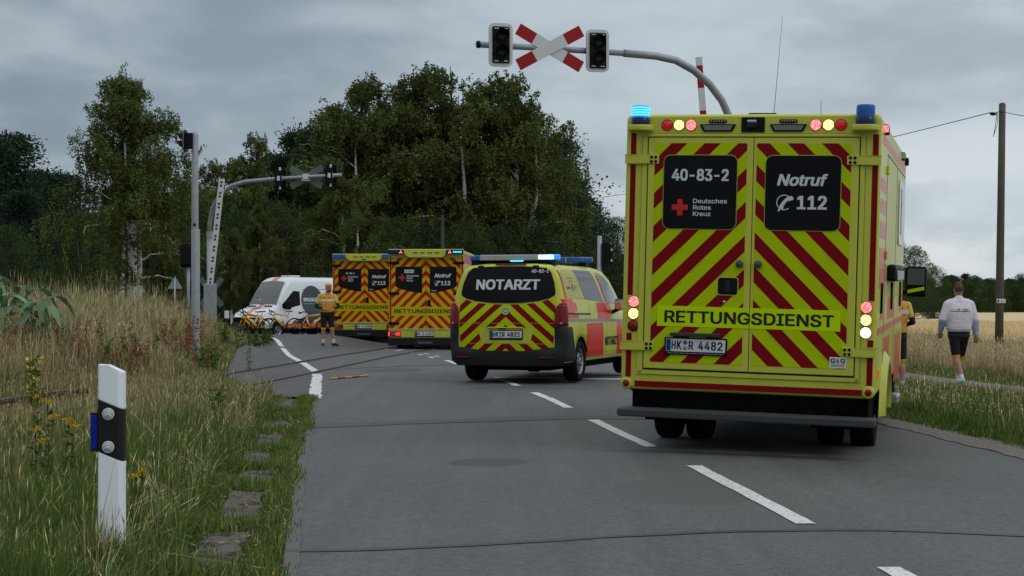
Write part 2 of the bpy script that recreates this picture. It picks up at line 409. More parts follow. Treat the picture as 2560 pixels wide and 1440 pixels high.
# edge slabs with gaps, left of the road
def slab_mat():
    m, nt, b = new_mat('slab'); c = coords(nt); n = noise_t(c, 4.5, 6, 0.7); f = noise_t(c, 60, 3, 0.8); p = noise_t(c, 22, 4, 0.7)
    base = mixc(nt, f, (0.055, 0.050, 0.042), (0.185, 0.172, 0.152)); base = mixc(nt, n.ramp(0.48, 0.60), base, (0.042, 0.034, 0.024)); base = mixc(nt, p.ramp(0.62, 0.68) * 0.8, base, (0.16, 0.12, 0.075))
    setc(b, 'Base Color', base); setc(b, 'Roughness', 0.95); setc(b, 'Specular IOR Level', 0.2); bump(nt, b, f, 0.8, 0.01); return m
M_SLAB = slab_mat()
ends = [6.2, 7.55, 7.95, 9.15, 9.6, 11.1, 11.6, 12.45, 12.85, 14.0, 14.5, 15.9, 16.4, 17.7, 18.15, 18.9, 19.2, 21.6]
for a, b in zip(ends[::2], ends[1::2]):
    n = 8; v = []; sh_, tw_ = rng.normal(0, .022), rng.normal(0, .02)
    for k in range(n + 1):
        y = a + (b - a) * k / n; e = np.interp(y, LEY, LEX)
        for q in (-0.44, -0.21): v.append((e + q + sh_ + tw_ * (k / n - .5) + rng.normal(0, 0.016), y + rng.normal(0, 0.01), gz(e + q, y) + 0.035 + rng.normal(0, 0.003)))
    top = len(v); v += [(x, y, z - 0.08) for x, y, z in v]
    f = [(2 * k, 2 * k + 1, 2 * k + 3, 2 * k + 2) for k in range(n)] + [(2 * k, 2 * k + 2, top + 2 * k + 2, top + 2 * k) for k in range(n)] + [(2 * k + 1, 2 * k + 3, top + 2 * k + 3, top + 2 * k + 1) for k in range(n)]
    f += [(0, 1, top + 1, top), (2 * n, 2 * n + 1, top + 2 * n + 1, top + 2 * n)]
    tag(MB().add(v, f).build('edge_slab', M_SLAB), kind='structure')

def ribbon(name, pts, w, mt, dz=0.0055, rough=0.0, n=None):
    """a painted or poured band along a line of (x, y) points"""
    pts = np.array(pts, float); n = n or max(2, int(np.hypot(*np.diff(pts, axis=0).T).sum() / 0.25))
    t = np.linspace(0, 1, n + 1); s = np.concatenate([[0], np.cumsum(np.hypot(*np.diff(pts, axis=0).T))]); s /= s[-1]
    P = np.stack([np.interp(t, s, pts[:, 0]), np.interp(t, s, pts[:, 1])], 1); T = np.gradient(P, axis=0); T /= np.linalg.norm(T, axis=1)[:, None]
    N = np.stack([-T[:, 1], T[:, 0]], 1); v = []
    for p, q in zip(P, N):
        for sgn in (-1, 1):
            e = p + q * sgn * (w / 2 + rng.normal(0, rough)); v.append((e[0], e[1], gz(*e) + dz))
    return tag(MB().add(v, [(2 * i, 2 * i + 1, 2 * i + 3, 2 * i + 2) for i in range(n)]).build(name, mt), kind='structure')
for a, b in ((4.6, 7.95), (9.5, 12.85), (14.5, 17.8), (19.8, 23.1), (24.9, 26.9), (33.2, 35.6)):
    ribbon('centre_line', [(clx(y), y) for y in np.linspace(a, b, 8)], 0.12, M_PAINT, rough=0.003)
for y0 in (37.2, 39.2, 41.2, 43.2, 45.2):
    for k in (0, 0.8): ribbon('centre_line', [(clx(y0 + k) - 0.12 + k * 0.3, y0 + k), (clx(y0 + k + .55) - 0.12 + k * 0.3, y0 + k + .55)], 0.12, M_PAINT)
LX = lambda y: float(np.interp(y, LEY, LEX))
ribbon('edge_line', [(LX(y) + 0.02, y) for y in np.linspace(22.2, 29.6, 16)], 0.175, M_PAINT, rough=0.012)
ribbon('edge_line', [(LX(y) + 0.04, y) for y in np.linspace(30.7, 35.1, 12)], 0.15, M_PAINT, rough=0.004)
ribbon('edge_line', [(LX(y) + 0.04, y) for y in np.linspace(35.4, 42.2, 16)], 0.145, M_PAINT, rough=0.004)
ribbon('edge_line', [(LX(y) + 0.04, y) for y in np.linspace(42.8, 50, 12)], 0.14, M_PAINT, rough=0.006)
ribbon('stop_line', [(-0.32, 27.6), (2.55, 27.9)], 0.42, M_PAINT)
ribbon('stop_line', [(-9.6, 62.6), (-4.5, 62.6)], 0.55, M_PAINT)
ribbon('edge_line', [(-8.2, 67.5), (-6.4, 65.2)], 0.3, M_PAINT)
# poured joints and round patches
ribbon('tar_joint', [(-2.2, 17.3), (-0.9, 17.75), (0.7, 18.25), (2.9, 18.35)], 0.55, M_TAR2, 0.0045, 0.03)
ribbon('tar_joint', [(-1.22, 8.66), (-0.6, 8.70), (0.2, 8.95), (1.2, 9.22), (2.2, 9.28), (3.2, 9.1), (4.9, 9.22)], 0.075, M_TAR, 0.0045, 0.012)
ribbon('tar_joint', [(-3.5, 31.6), (-1.9, 33.0), (0.1, 33.3)], 0.26, M_TAR2, 0.0045, 0.04)
def disc(name, x, y, r, mt, ry=1.0):
    v = [(x, y, gz(x, y) + 0.0045)]
    for k in range(28):
        a = 2 * math.pi * k / 28; rr = r * (1 + rng.normal(0, 0.02)); px, py = x + rr * math.cos(a), y + rr * ry * math.sin(a); v.append((px, py, gz(px, py) + 0.0045))
    return tag(MB().add(v, [(0, 1 + k, 1 + (k + 1) % 28) for k in range(28)]).build(name, mt), kind='structure')
M_PATCH = mat('patched_asphalt', (0.074, 0.079, 0.080), 0.7, var=0.35, scale=25, bmp=0.3)

# railway track crossing the road at a slant
M_RUST = mat('rusty_rail', (0.085, 0.050, 0.036), 0.7, var=0.3, scale=14, bmp=0.2)
M_RAILTOP = mat('rail_head', (0.085, 0.062, 0.05), 0.55, metal=0.3)
track = thing('railway_track', None, None, (0, 0, 0)); tag(track, kind='structure')
for off in (0.0, 1.44):
    mb = MB(); ys = list(np.linspace(-6, 150, 157)); v = []
    prof = [(-0.07, -0.05), (-0.07, -0.02), (-0.012, 0.0), (-0.012, 0.07), (-0.035, 0.085), (-0.035, 0.12), (0.035, 0.12), (0.035, 0.085), (0.012, 0.07), (0.012, 0.0), (0.07, -0.02), (0.07, -0.05)]
    for y in ys:
        x = float(rail_x(y)) + off; sink = 0.105 * float(sstep(21.5, 24, y) * sstep(58, 52, y)); z = gz(x, y) + 0.04 - sink * 1.25
        v += [(x + a, y, z + b) for a, b in prof]
    m = len(prof)
    f = [(i * m + j, i * m + (j + 1) % m, (i + 1) * m + (j + 1) % m, (i + 1) * m + j) for i in range(len(ys) - 1) for j in range(m)]
    mb.add(v, f); r_ = mb.build('rail', [M_RUST, M_RAILTOP], track)
    for p in r_.data.polygons:
        if p.index % m == 5: p.material_index = 1
for side_ in (-0.12, 0.12):
    for off in (0.0,):
        ribbon('rail_groove', [(float(rail_x(y)) + off + side_ * 0.65, y) for y in np.linspace(25, 50, 26)], 0.035, M_TAR, 0.010, 0.006)
M_SLEEP = mat('old_sleeper', (0.055, 0.042, 0.032), 0.9, var=0.3, scale=10)
for y in np.arange(14.4, 24, 0.65):
    x = float(rail_x(y)) + 0.72; z = gz(x, y)
    MB().box(-1.25, 1.25, -0.12, 0.12, -0.12, 0.02).build('sleeper', M_SLEEP, track, 0.01).matrix_local = Matrix.Translation((x, y, z - 0.01)) @ Matrix.Rotation(R(-5.5), 4, 'Z')
# ================================================================ grass, weeds, wheat
def leafy_mat(name, rough=0.7, trans=0.25):
    m, nt, b = new_mat(name); a = nt.nodes.new('ShaderNodeAttribute'); a.attribute_name = 'Col'; c = Sk(nt, a.outputs['Color'])
    setc(b, 'Base Color', c); setc(b, 'Roughness', rough); setc(b, 'Specular IOR Level', 0.07)
    tr = nt.nodes.new('ShaderNodeBsdfTranslucent'); nt.links.new(c.k, tr.inputs[0]); mx = nt.nodes.new('ShaderNodeMixShader'); mx.inputs[0].default_value = trans
    o = nt.nodes['Material Output']; nt.links.new(b.outputs[0], mx.inputs[1]); nt.links.new(tr.outputs[0], mx.inputs[2]); nt.links.new(mx.outputs[0], o.inputs[0]); return m
M_GRASS = leafy_mat('grass_blades'); M_LEAF = leafy_mat('tree_leaves', 0.6, 0.2)

def raw_mesh(name, V, F4, F3, C, mt, parent=None):
    """vertices, quads, triangles and a colour per vertex -> object"""
    me = bpy.data.meshes.new(name); n4, n3 = len(F4), len(F3)
    me.vertices.add(len(V)); me.vertices.foreach_set('co', np.asarray(V, np.float32).ravel())
    me.loops.add(n4 * 4 + n3 * 3); me.polygons.add(n4 + n3)
    me.loops.foreach_set('vertex_index', np.concatenate([np.asarray(F4, np.int32).ravel(), np.asarray(F3, np.int32).ravel()]))
    me.polygons.foreach_set('loop_start', np.concatenate([np.arange(n4) * 4, n4 * 4 + np.arange(n3) * 3]).astype(np.int32))
    me.polygons.foreach_set('use_smooth', np.ones(n4 + n3, bool))
    me.update(calc_edges=True); me.validate()
    a = me.color_attributes.new('Col', 'FLOAT_COLOR', 'POINT'); a.data.foreach_set('color', np.concatenate([C, np.ones((len(C), 1))], 1).astype(np.float32).ravel())
    me.materials.append(mt); o = bpy.data.objects.new(name, me); COL.objects.link(o)
    if parent is not None: o.parent = parent
    return o

def fbm(x, y, s, seed=0):
    """cheap smooth noise in -1..1"""
    r = np.random.default_rng(seed); v = 0; a = 0
    for k in range(9):
        th = r.uniform(0, 2 * math.pi); f = s * (1.0 + 0.33 * k); ph = r.uniform(0, 6.28)
        v = v + np.sin((x * math.cos(th) + y * math.sin(th)) * f + ph) / (1 + 0.25 * k); a += 1 / (1 + 0.25 * k)
    return v / a * 1.8

def blades(name, x, y, h, w, col, lean=0.28, seed=0, label=None, tipcol=None, head=0.0):
    r = np.random.default_rng(seed); n = len(x); z = g(x, y) - 0.02
    a = r.uniform(0, 2 * np.pi, n); ln = np.abs(r.normal(0, lean, n)) * h; b = r.uniform(0, 2 * np.pi, n)
    b = r.uniform(-0.9, 0.9, n)                                      # blades turn mostly broadside to the road's direction
    wx, wy = np.cos(b) * w / 2, np.sin(b) * w / 2; dx_, dy_ = np.cos(a) * ln, np.sin(a) * ln
    base = np.stack([x, y, z], 1); mid = base + np.stack([dx_ * 0.35, dy_ * 0.35, h * 0.55], 1); tip = base + np.stack([dx_, dy_, h * np.sqrt(np.clip(1 - (ln / h) ** 2 * 0.6, 0.2, 1))], 1)
    W = np.stack([wx, wy, 0 * wx], 1); V = np.empty((n, 5, 3)); V[:, 0] = base - W; V[:, 1] = base + W; V[:, 2] = mid + W * 0.8; V[:, 3] = mid - W * 0.8; V[:, 4] = tip
    i = np.arange(n)[:, None] * 5
    F4 = i + np.array([[0, 1, 2, 3]]); F3 = i + np.array([[3, 2, 4]])
    C = np.repeat(col[:, None, :], 5, 1)
    if tipcol is not None: C[:, 4] = tipcol
    if head > 0:                                                     # seed heads: a slim spindle on top
        hh = h * r.uniform(0.12, 0.22, n); d = tip - mid; d /= np.linalg.norm(d, axis=1)[:, None]; hw = (W / np.linalg.norm(W, axis=1)[:, None]) * head * r.uniform(0.6, 1.3, n)[:, None]
        H = np.empty((n, 4, 3)); H[:, 0] = tip - d * (hh * 0.3)[:, None]; H[:, 1] = tip + d * (hh * 0.2)[:, None] + hw; H[:, 2] = tip + d * (hh * 0.8)[:, None]; H[:, 3] = tip + d * (hh * 0.2)[:, None] - hw
        nv = n * 5; V = np.concatenate([V.reshape(-1, 3), H.reshape(-1, 3)]); F4 = np.concatenate([F4, nv + np.arange(n)[:, None] * 4 + np.array([[0, 1, 2, 3]])])
        C = np.concatenate([C.reshape(-1, 3), np.repeat((col * 1.15)[:, None, :], 4, 1).reshape(-1, 3)])
    o = raw_mesh(name, V.reshape(-1, 3), F4, F3, np.clip(C.reshape(-1, 3), 0, 1), M_GRASS); tag(o, label, 'grass', kind='stuff'); return o

GREEN = np.array([0.092, 0.160, 0.030]); OLIVE = np.array([0.175, 0.180, 0.066]); STRAW = np.array([0.49, 0.385, 0.200]); PALE = np.array([0.64, 0.545, 0.34]); DRY = np.array([0.37, 0.275, 0.155]); DEEP = np.array([0.050, 0.098, 0.020])
def tint(r, n, mixw, pal, jit=0.30):
    """choose a palette colour per blade with weights (n, k)"""
    cw = np.cumsum(mixw, 1); cw /= cw[:, -1:]; k = (r.uniform(0, 1, (n, 1)) > cw).sum(1); c = np.array(pal)[k]
    return c * np.exp(r.normal(0, jit, (n, 1)))
def scatter(r, n, y0, y1, xl, xr, powr=1.0):
    """points between xl(y) and xr(y), evenly over the area"""
    ys = np.linspace(y0, y1, 200); wd = np.clip(xr(ys) - xl(ys), 0, None) * ys ** (-powr); cdf = np.cumsum(wd); cdf /= cdf[-1]
    y = np.interp(r.uniform(0, 1, n), cdf, ys) + r.normal(0, (y1 - y0) / 400, n); x = xl(y) + (xr(y) - xl(y)) * r.uniform(0, 1, n); return x, y
le = lambda y: np.interp(y, LEY, LEX)
pave = lambda y: np.where((y > 22.5) & (y < 45), np.interp(y, [22.6, 25, 28, 33, 39, 45], [-3.35, -4.0, -4.9, -5.75, -6.6, -7.0]), le(y) - 0.5)
view_l = lambda y: -0.335 * y - 0.9
rl_gap = lambda x, y: sstep(0.75, 0.2, np.abs(x - rail_x(y) - 0.05)) * (y < 24.3) + sstep(0.5, 0.15, np.abs(x - rail_x(y) - 1.44)) * (y < 24.3)
def verge(name, n, y0, y1, seed, kind):
    r = np.random.default_rng(seed); x, y = scatter(r, n, y0, y1, view_l, lambda q: pave(q) - 0.05, 1.15)
    e = pave(y) - x                                                   # distance from the paving
    u = fbm(x, y, 1.1, 3); u2 = fbm(x, y, 3.2, 5); green = np.clip(sstep(17, 9.0, y) * 1.1 + u * 0.42 + sstep(1.6, 0.1, e) * 0.55 + 0.12, 0, 1)
    far = sstep(20, 27, y)
    if kind == 'short':
        h = (0.13 + 0.15 * sstep(0.05, 0.9, e) + 0.10 * u2.clip(-0.6, 1) + 0.25 * far * sstep(0.4, 2, e)) * np.exp(r.normal(0, 0.22, n)); w = 0.0042 + 0.00030 * y
        mixw = np.stack([green * 1.5, 0.40 + 0 * y, (1 - green) * 0.55, (1 - green) * 0.6 + 0.06, 0.16 + green * 0.35], 1); col = tint(r, n, mixw, [GREEN, OLIVE, STRAW * 0.8, DRY, DEEP * 1.3])
    else:
        keep = r.uniform(0, 1, n) < (0.25 + 0.75 * sstep(0.3, 1.4, e)); x, y, e, u, u2, green, far = (q[keep] for q in (x, y, e, u, u2, green, far)); n = len(x)
        h = (0.26 + 0.12 * sstep(0.2, 1.2, e) + 0.36 * far * sstep(0.5, 2.6, e) + 0.10 * u.clip(-1, 1) * (0.4 + far) + 0.16 * sstep(27, 33, y) * sstep(1, 3, e)) * np.exp(r.normal(0, 0.2, n)); w = 0.0026 + 0.00026 * y
        mixw = np.stack([0.55 + 0.9 * green + far * u.clip(0, 1), 0.75 + 0 * y, 0.30 * (1 - green) + 0.08 + far * (0.65 + u2.clip(-0.4, 0.6) * 0.6), 0.42 - 0.3 * u2.clip(-1, 1), 0.25 * green + far * 0.25], 1).clip(0.02); col = tint(r, n, mixw, [OLIVE, STRAW * 0.8, PALE * 0.85, DRY, GREEN])
    gap = rl_gap(x, y); h = h * (1 - 0.8 * gap.clip(0, 1)) * np.where((y > 13) & (y < 25) & (x < rail_x(y) + 2.4) & (x > rail_x(y) - 1.0), 0.50, 1.0)
    h = h * np.where((y > 24.5) & (y < 50), 1 - 0.55 * sstep(1.6, 0.0, e), 1)
    return blades(name, x, y, h, w, col, 0.5 if kind == 'short' else 0.27, seed + 1, None, None, 0.0 if kind == 'short' else 0.0036)
verge('short_grass', 150000, 6.6, 15, 11, 'short')['label'] = 'short green grass growing thickly beside the left edge of the road'
verge('short_grass', 150000, 15, 50, 12, 'short')['label'] = 'green and dry undergrowth along the old rails on the left'
verge('tall_grass', 3600, 6.8, 15, 13, 'tall')['label'] = 'thin straw coloured seed stalks standing around the delineator post'
verge('tall_grass', 52000, 15, 52, 14, 'tall')['label'] = 'tall dry straw coloured grass beyond the rails on the left'
# long bent stems matted through the near grass
r = np.random.default_rng(17); n = 9000; x, y = scatter(r, n, 6.8, 24, view_l, lambda q: pave(q) - 0.1, 1.2); k = rl_gap(x, y) < .3; x, y = x[k], y[k]; n = len(x)
blades('bent_grass', x, y, 0.27 * np.exp(r.normal(0, .3, n)) * np.where((y > 13) & (x < rail_x(y) + 2.4), .55, 1), 0.0028 + 0.00022 * y, tint(r, n, np.tile([.5, .45, .35, .25], (n, 1)), [PALE * .9, OLIVE * 1.15, STRAW, GREEN * 1.3]), 0.85, 18, 'long bent pale stems lying through the grass on the left verge', None, 0.003)
r = np.random.default_rng(16); n = 3200; a = r.uniform(0, 6.28, n); rad = np.abs(r.normal(0, .2, n)); x = -1.945 + rad * np.cos(a); y = 7.62 + rad * .8 * np.sin(a) - .05; k = (np.abs(x + 1.945) > .07) | (y < 7.82) ; x, y = x[k], y[k]; n = len(x)
blades('post_grass', x, y, 0.20 * np.exp(r.normal(0, .28, n)), 0.0058 + 0 * y, tint(r, n, np.tile([.8, .4, .2, .2], (n, 1)), [GREEN, OLIVE, STRAW * .8, DEEP]), 0.45, 15, 'tuft of green grass hiding the foot of the near delineator post')
# dead leaves and straw lying about the slabs
r = np.random.default_rng(19); n = 700; y = 6.5 + 13 * r.uniform(0, 1, n) ** 1.3; x = np.interp(y, LEY, LEX) - np.abs(r.normal(.22, .16, n)); a = r.uniform(0, 6.28, n); ln = r.uniform(.008, .03, n); wd = r.uniform(.002, .011, n)
P = np.stack([x, y, g(x, y) + .042 + r.uniform(0, .01, n)], 1); D = np.stack([np.cos(a), np.sin(a), r.normal(0, .25, n)], 1); S = np.stack([-np.sin(a), np.cos(a), r.normal(0, .3, n)], 1); V = np.stack([P - D * ln[:, None], P + S * wd[:, None], P + D * ln[:, None], P - S * wd[:, None]], 1).reshape(-1, 3)
tag(raw_mesh('fallen_leaves', V, np.arange(4 * n).reshape(n, 4), np.zeros((0, 3), int), np.repeat(tint(r, n, np.tile([.5, .3, .2], (n, 1)), [DRY * .7, STRAW * .8, np.array([.06, .045, .03])]), 4, 0).clip(0, 1), M_GRASS), 'dry leaves and bits of straw lying along the edge slabs', 'leaves', kind='stuff')
# weeds in the joints of the edge slabs and along the asphalt edge
r = np.random.default_rng(20); n = 34000; y = r.uniform(6.4, 22.5, n) ; e = np.interp(y, LEY, LEX)
x = e + np.clip(-0.10 + r.normal(0, 0.055, n) + 0.05 * fbm(y, y * 0, 2.2, 8), -0.22, 0.08)
gaps = np.array([7.75, 9.38, 11.35, 12.65, 14.25, 16.15, 17.92, 19.05]); k = r.uniform(0, 1, n) < 0.45
y = np.where(k, gaps[r.integers(0, 8, n)] + r.normal(0, 0.14, n), y); x = np.where(k, np.interp(y, LEY, LEX) - r.uniform(0.05, 0.6, n), x); k2 = r.uniform(0, 1, n) < 0.22; x = np.where(k2, np.interp(y, LEY, LEX) - 0.46 + r.normal(0, .05, n), x)
col = tint(r, n, np.tile([0.6, 0.25, 0.1, 0.1], (n, 1)), [GREEN * 1.1, OLIVE, STRAW * 0.7, DEEP])
blades('low_grass', x, y, r.uniform(0.03, 0.10, n) * np.where(k, r.uniform(.9, 1.9, n), 1), 0.0052 + 0.0003 * y, col, 0.6, 21, 'low green grass growing between and beside the edge slabs')
# right verge between road and path, and beyond the path
re_ = lambda y: np.interp(y, REY, REX); pa = lambda y: np.interp(y, PAY, PAX)
r = np.random.default_rng(30); n = 125000; x, y = scatter(r, n, 7, 46, lambda q: re_(q) + 0.42, lambda q: np.minimum(pa(q) - 0.72, 0.335 * q + 4), 1.0)
e = x - re_(y) - 0.45; u = fbm(x, y, 1.6, 31); dry = sstep(0.6, 0.95, (x - re_(y)) / (pa(y) - re_(y)) + u * 0.12)
col = tint(r, n, np.stack([(1 - dry) * 1.4, 0.30 + 0 * x, 0.05 + dry * 0.45, dry * 0.9, (1 - dry) * 0.5], 1), [GREEN, OLIVE, STRAW * 0.75, DRY, DEEP])
blades('verge_grass', x, y, (0.055 + 0.11 * sstep(0, 0.8, e) * sstep(1.0, 0.55, dry) + 0.03 * u) * np.exp(r.normal(0, 0.22, n)), 0.0042 + 0.0003 * y, col, 0.4, 32, 'green verge grass between the road and the gravel path on the right')
r = np.random.default_rng(33); n = 2600; x, y = scatter(r, n, 10, 40, lambda q: re_(q) + 1.2, lambda q: np.minimum(pa(q) - 0.8, 0.335 * q + 1), 1.0)
blades('seed_grass', x, y, 0.21 * np.exp(r.normal(0, 0.25, n)), 0.0028 + 0.00025 * y, tint(r, n, np.tile([.4, .4, .3], (n, 1)), [STRAW, PALE * 0.9, DRY]), 0.25, 34, 'thin dry seed stalks on the right verge in front of the path', None, 0.006)
r = np.random.default_rng(35); n = 50000; x, y = scatter(r, n, 22, 60, lambda q: pa(q) + 0.72, lambda q: np.minimum(pa(q) + 2.2, 0.335 * q + 5), 1.0); e = x - pa(y) - 0.72; u = fbm(x, y, 1.5, 36)
col = tint(r, n, np.stack([sstep(1.6, 0.3, e), 0.3 + 0 * x, 0.1 + 0.5 * sstep(0.6, 1.5, e), 0.2 + 0 * x], 1), [GREEN, OLIVE, STRAW * 0.8, DRY])
blades('field_edge_grass', x, y, (0.07 + 0.20 * sstep(0.5, 2.0, e) + 0.05 * u) * np.exp(r.normal(0, 0.25, n)), 0.0042 + 0.0003 * y, col, 0.35, 37, 'green grass between the gravel path and the wheat field')
# the field margin and the wheat
r = np.random.default_rng(40); n = 100000; x, y = scatter(r, n, 24, 75, lambda q: pa(q) + 1.9, lambda q: np.minimum(pa(q) + 7.5, 0.335 * q + 8), 1.0); u = fbm(x, y, 0.9, 41)
col = tint(r, n, np.stack([0.16 + 0.1 * u.clip(-1, 1), 0.6 + 0 * x, 0.55 + 0 * x, 0.35 - 0.2 * u.clip(-1, 1)], 1).clip(0.02), [OLIVE, STRAW * 0.9, PALE * 0.8, DRY])
blades('field_margin', x, y, (0.40 + 0.07 * u) * np.exp(r.normal(0, 0.2, n)), 0.003 + 0.00026 * y, col, 0.16, 42, 'tall ripe grass along the near edge of the wheat field', None, 0.007)
WHEAT = np.array([0.60, 0.46, 0.25])
mb = MB(); xs = np.linspace(0, 1, 61); ys = np.concatenate([np.linspace(28, 80, 60), np.linspace(82, 300, 60)]); v = []
for q in ys:
    xa = float(np.interp(q, PAY, PAX)) + 6.2
    for s_ in xs:
        X = xa + s_ ** 1.5 * 260; v.append((X, q, gz(X, q) + 0.54 + 0.03 * math.sin(X * 3.1 + q * 2.3) * math.sin(q * 4.1) - 0.5 * (s_ == 0 or q == 28)))
mw, nt, b = new_mat('wheat_ears'); c = coords(nt); t = noise_t(mapped(c, (1, 0.35, 1)), 2.2, 6, 0.7); t2 = noise_t(c, 0.09, 4)
setc(b, 'Base Color', mixc(nt, t, mixc(nt, t2, (0.44, 0.33, 0.165), (0.52, 0.39, 0.20)), (0.72, 0.56, 0.33))); setc(b, 'Roughness', 0.9); bump(nt, b, t, 0.5, 0.05)
o = mb.add(v, [(j * 61 + i, j * 61 + i + 1, (j + 1) * 61 + i + 1, (j + 1) * 61 + i) for j in range(119) for i in range(60)], 0, True).build('wheat_field', mw)
tag(o, 'ripe pale golden wheat field stretching to the far trees', 'wheat', kind='stuff')
r = np.random.default_rng(43); n = 80000; x, y = scatter(r, n, 30, 120, lambda q: pa(q) + 6.0, lambda q: np.minimum(pa(q) + 40, 0.335 * q + 12), 1.6)
blades('wheat', x, y, 0.60 * np.exp(r.normal(0, 0.06, n)), 0.006 + 0.00028 * y, tint(r, n, np.tile([.6, .3, .1], (n, 1)), [WHEAT, PALE, STRAW], 0.12), 0.1, 44, 'upright ripe wheat stalks at the near side of the field', None, 0.012)

# ---------------------------------------------------------------- single plants
def plant(name, label, cat, base, build, group=None, rot=0.0):
    o = thing(name, label, cat, base, (0, 0, rot), group); build(o); return o
def leaves(V, F, C, p, d, ln, wd, col, r):
    """one pointed leaf"""
    d = Vector(d).normalized(); s_ = d.cross(Vector((r.normal(), r.normal(), r.normal()))).normalized() * wd / 2; p = Vector(p); k = len(V)
    V += [p, p + d * ln * 0.5 + s_, p + d * ln, p + d * ln * 0.5 - s_]; F.append((k, k + 1, k + 2, k + 3)); C += [col] * 4
def herb(parent, r, stems, h, spread, leafcol, leafln, topcol, topn, topr, top_from=0.9, leaf_to=0.9, dens=26, flat=False):
    V, F, C, V2, F2, C2 = [], [], [], [], [], []
    for _ in range(stems):
        a = r.uniform(0, 6.28); ls = r.uniform(0, spread); H = h * r.uniform(0.75, 1.05); bx, by = r.normal(0, spread * 0.25, 2)
        P = lambda t: Vector((bx + math.cos(a) * ls * t ** 1.5, by + math.sin(a) * ls * t ** 1.5, H * t))
        for i in range(6): leaves(V, F, C, P(i / 6), P((i + 1) / 6) - P(i / 6), H / 5.5, 0.012, leafcol * 0.8, r)
        for t in r.uniform(0.03, leaf_to, int(dens)):
            b = r.uniform(0, 6.28); leaves(V, F, C, P(t), (math.cos(b), math.sin(b), r.uniform(-0.2, 0.9)), leafln * r.uniform(0.6, 1.2) * (1.15 - t * 0.6), leafln * 0.28, leafcol * math.exp(r.normal(0, 0.25)), r)
        for _ in range(topn):
            t = r.uniform(top_from, 1.0); q = P(t) + Vector((r.normal(0, topr * (0.55 if not flat else 1.2)), r.normal(0, topr * (0.55 if not flat else 1.2)), r.normal(0, topr * (0.3 if flat else 0.5))))
            leaves(V2, F2, C2, q, (r.normal(), r.normal(), r.uniform(0.1, 1.0)), topr * 0.9, topr * 0.7, topcol * math.exp(r.normal(0, 0.2)), r)
    raw_mesh('foliage', np.array(V), np.array(F), np.zeros((0, 3), int), np.clip(np.array(C), 0, 1), M_GRASS, parent)
    if V2: raw_mesh('flowers', np.array(V2), np.array(F2), np.zeros((0, 3), int), np.clip(np.array(C2), 0, 1), M_GRASS, parent)
r = np.random.default_rng(50)
GOLD = np.array([0.55, 0.33, 0.01]); RAG = np.array([0.055, 0.085, 0.025])
def gbase(px, y): x = (px - PX0) / FOC * y; return (x, y, gz(x, y) - 0.02)
RG = 'ragwort plants with yellow flower heads'
for px, y, h, st, lb in ((100, 9.6, 0.67, 3, 'tallest leafy ragwort with two golden flower heads left of the delineator post'), (170, 9.9, 0.62, 2, 'ragwort with golden flat flower heads just left of the delineator post'), (135, 10.3, 0.80, 2, 'ragwort behind the others with one golden flower head near the rail'), (350, 9.2, 0.42, 2, 'small ragwort with few orange flowers right of the delineator post'), (620, 31, 0.5, 2, 'small distant ragwort flowering near the grass edge by the road')):
    plant('ragwort', lb, 'plant', gbase(px, y), lambda o: herb(o, r, st, h, 0.10, RAG, 0.07, GOLD, 40 if y < 20 else 12, 0.016 if y < 20 else 0.03, 0.97, 0.92, 34, True), RG)
plant('evening_primrose', 'upright leafy plant with small pale yellow blossoms left beyond the rail', 'plant', gbase(85, 17.5), lambda o: herb(o, r, 2, 0.98, 0.12, np.array([0.07, 0.12, 0.03]), 0.12, np.array([0.7, 0.6, 0.08]), 16, 0.05, 0.55, 0.95, 60))
DK = 'rust red dock plants in the tall grass'; RUST = np.array([0.26, 0.105, 0.055])
docks = [(60, 24.8, 0.95), (170, 25, 1.05), (235, 26, 1.15), (300, 24.6, 0.8), (390, 25.5, 0.98), (455, 26, 1.02), (540, 25.4, 1.0), (590, 26.2, 1.0), (640, 25.2, 0.85), (1, 25.5, 0.95)]
docks = [(30, 24.9, .92), (150, 25.2, 1.0), (185, 25.4, .95), (235, 25.6, 1.08), (300, 25.0, .85), (345, 25.2, .8), (425, 27.5, .98), (470, 28.0, 1.05), (500, 27.6, .85), (610 - 185, 31, 1.1), (655 - 185, 31.5, .95), (510, 31.5, 1.05)]
for i, (px, y, h) in enumerate(docks):
    near = ['by the left picture edge', 'left of the evening primrose', 'above the evening primrose', 'with the tallest red spike left of the post', 'behind the top of the delineator post', 'right behind the delineator post', 'right of the delineator post top', 'between post and grey mast', 'low and leaning, below the grey mast', 'further back towards the birch', 'further back left of the mast foot', 'further back in front of the mast foot'][i]
    plant('dock', 'rusty red dock with seed spikes ' + near, 'plant', gbase(px, y), lambda o: herb(o, r, 3, h, 0.26, np.array([0.12, 0.11, 0.045]), 0.09, RUST, 62, 0.045, 0.5, 0.5, 12), DK)
BU = 'leafy green weeds in the tall grass'
for px, y, h, lb in ((280, 25.5, 1.0, 'bushy bright green weed right of the delineator post top'), (330, 26, 0.95, 'second bushy green weed beside the first behind the post'), (130, 25.8, 1.05, 'grey green thistle clump among straw grass on the left'), (520, 30, 0.6, 'low green herb clump near the white post'), (575, 40, 0.62, 'green weed clump at the grass corner in front of the bicycles'), (640, 41, 0.42, 'lower green weed clump at the tip of the grass beside the road'), (535, 16.5, 0.45, 'single upright green weed in dry grass near the edge slabs'), (662, 43, 0.35, 'outermost green weed clump beside the curved edge line')):
    plant('weed', lb, 'plant', gbase(px, y), lambda o: herb(o, r, 9 if y > 20 else 3, h, 0.42 if y > 20 else .1, np.array([0.075, 0.135, 0.032]) * (1.25 if y < 20 else 1), 0.11, np.array([.4, .4, .3]), 0, 0.03, 0.9, 1.0, 46), BU)
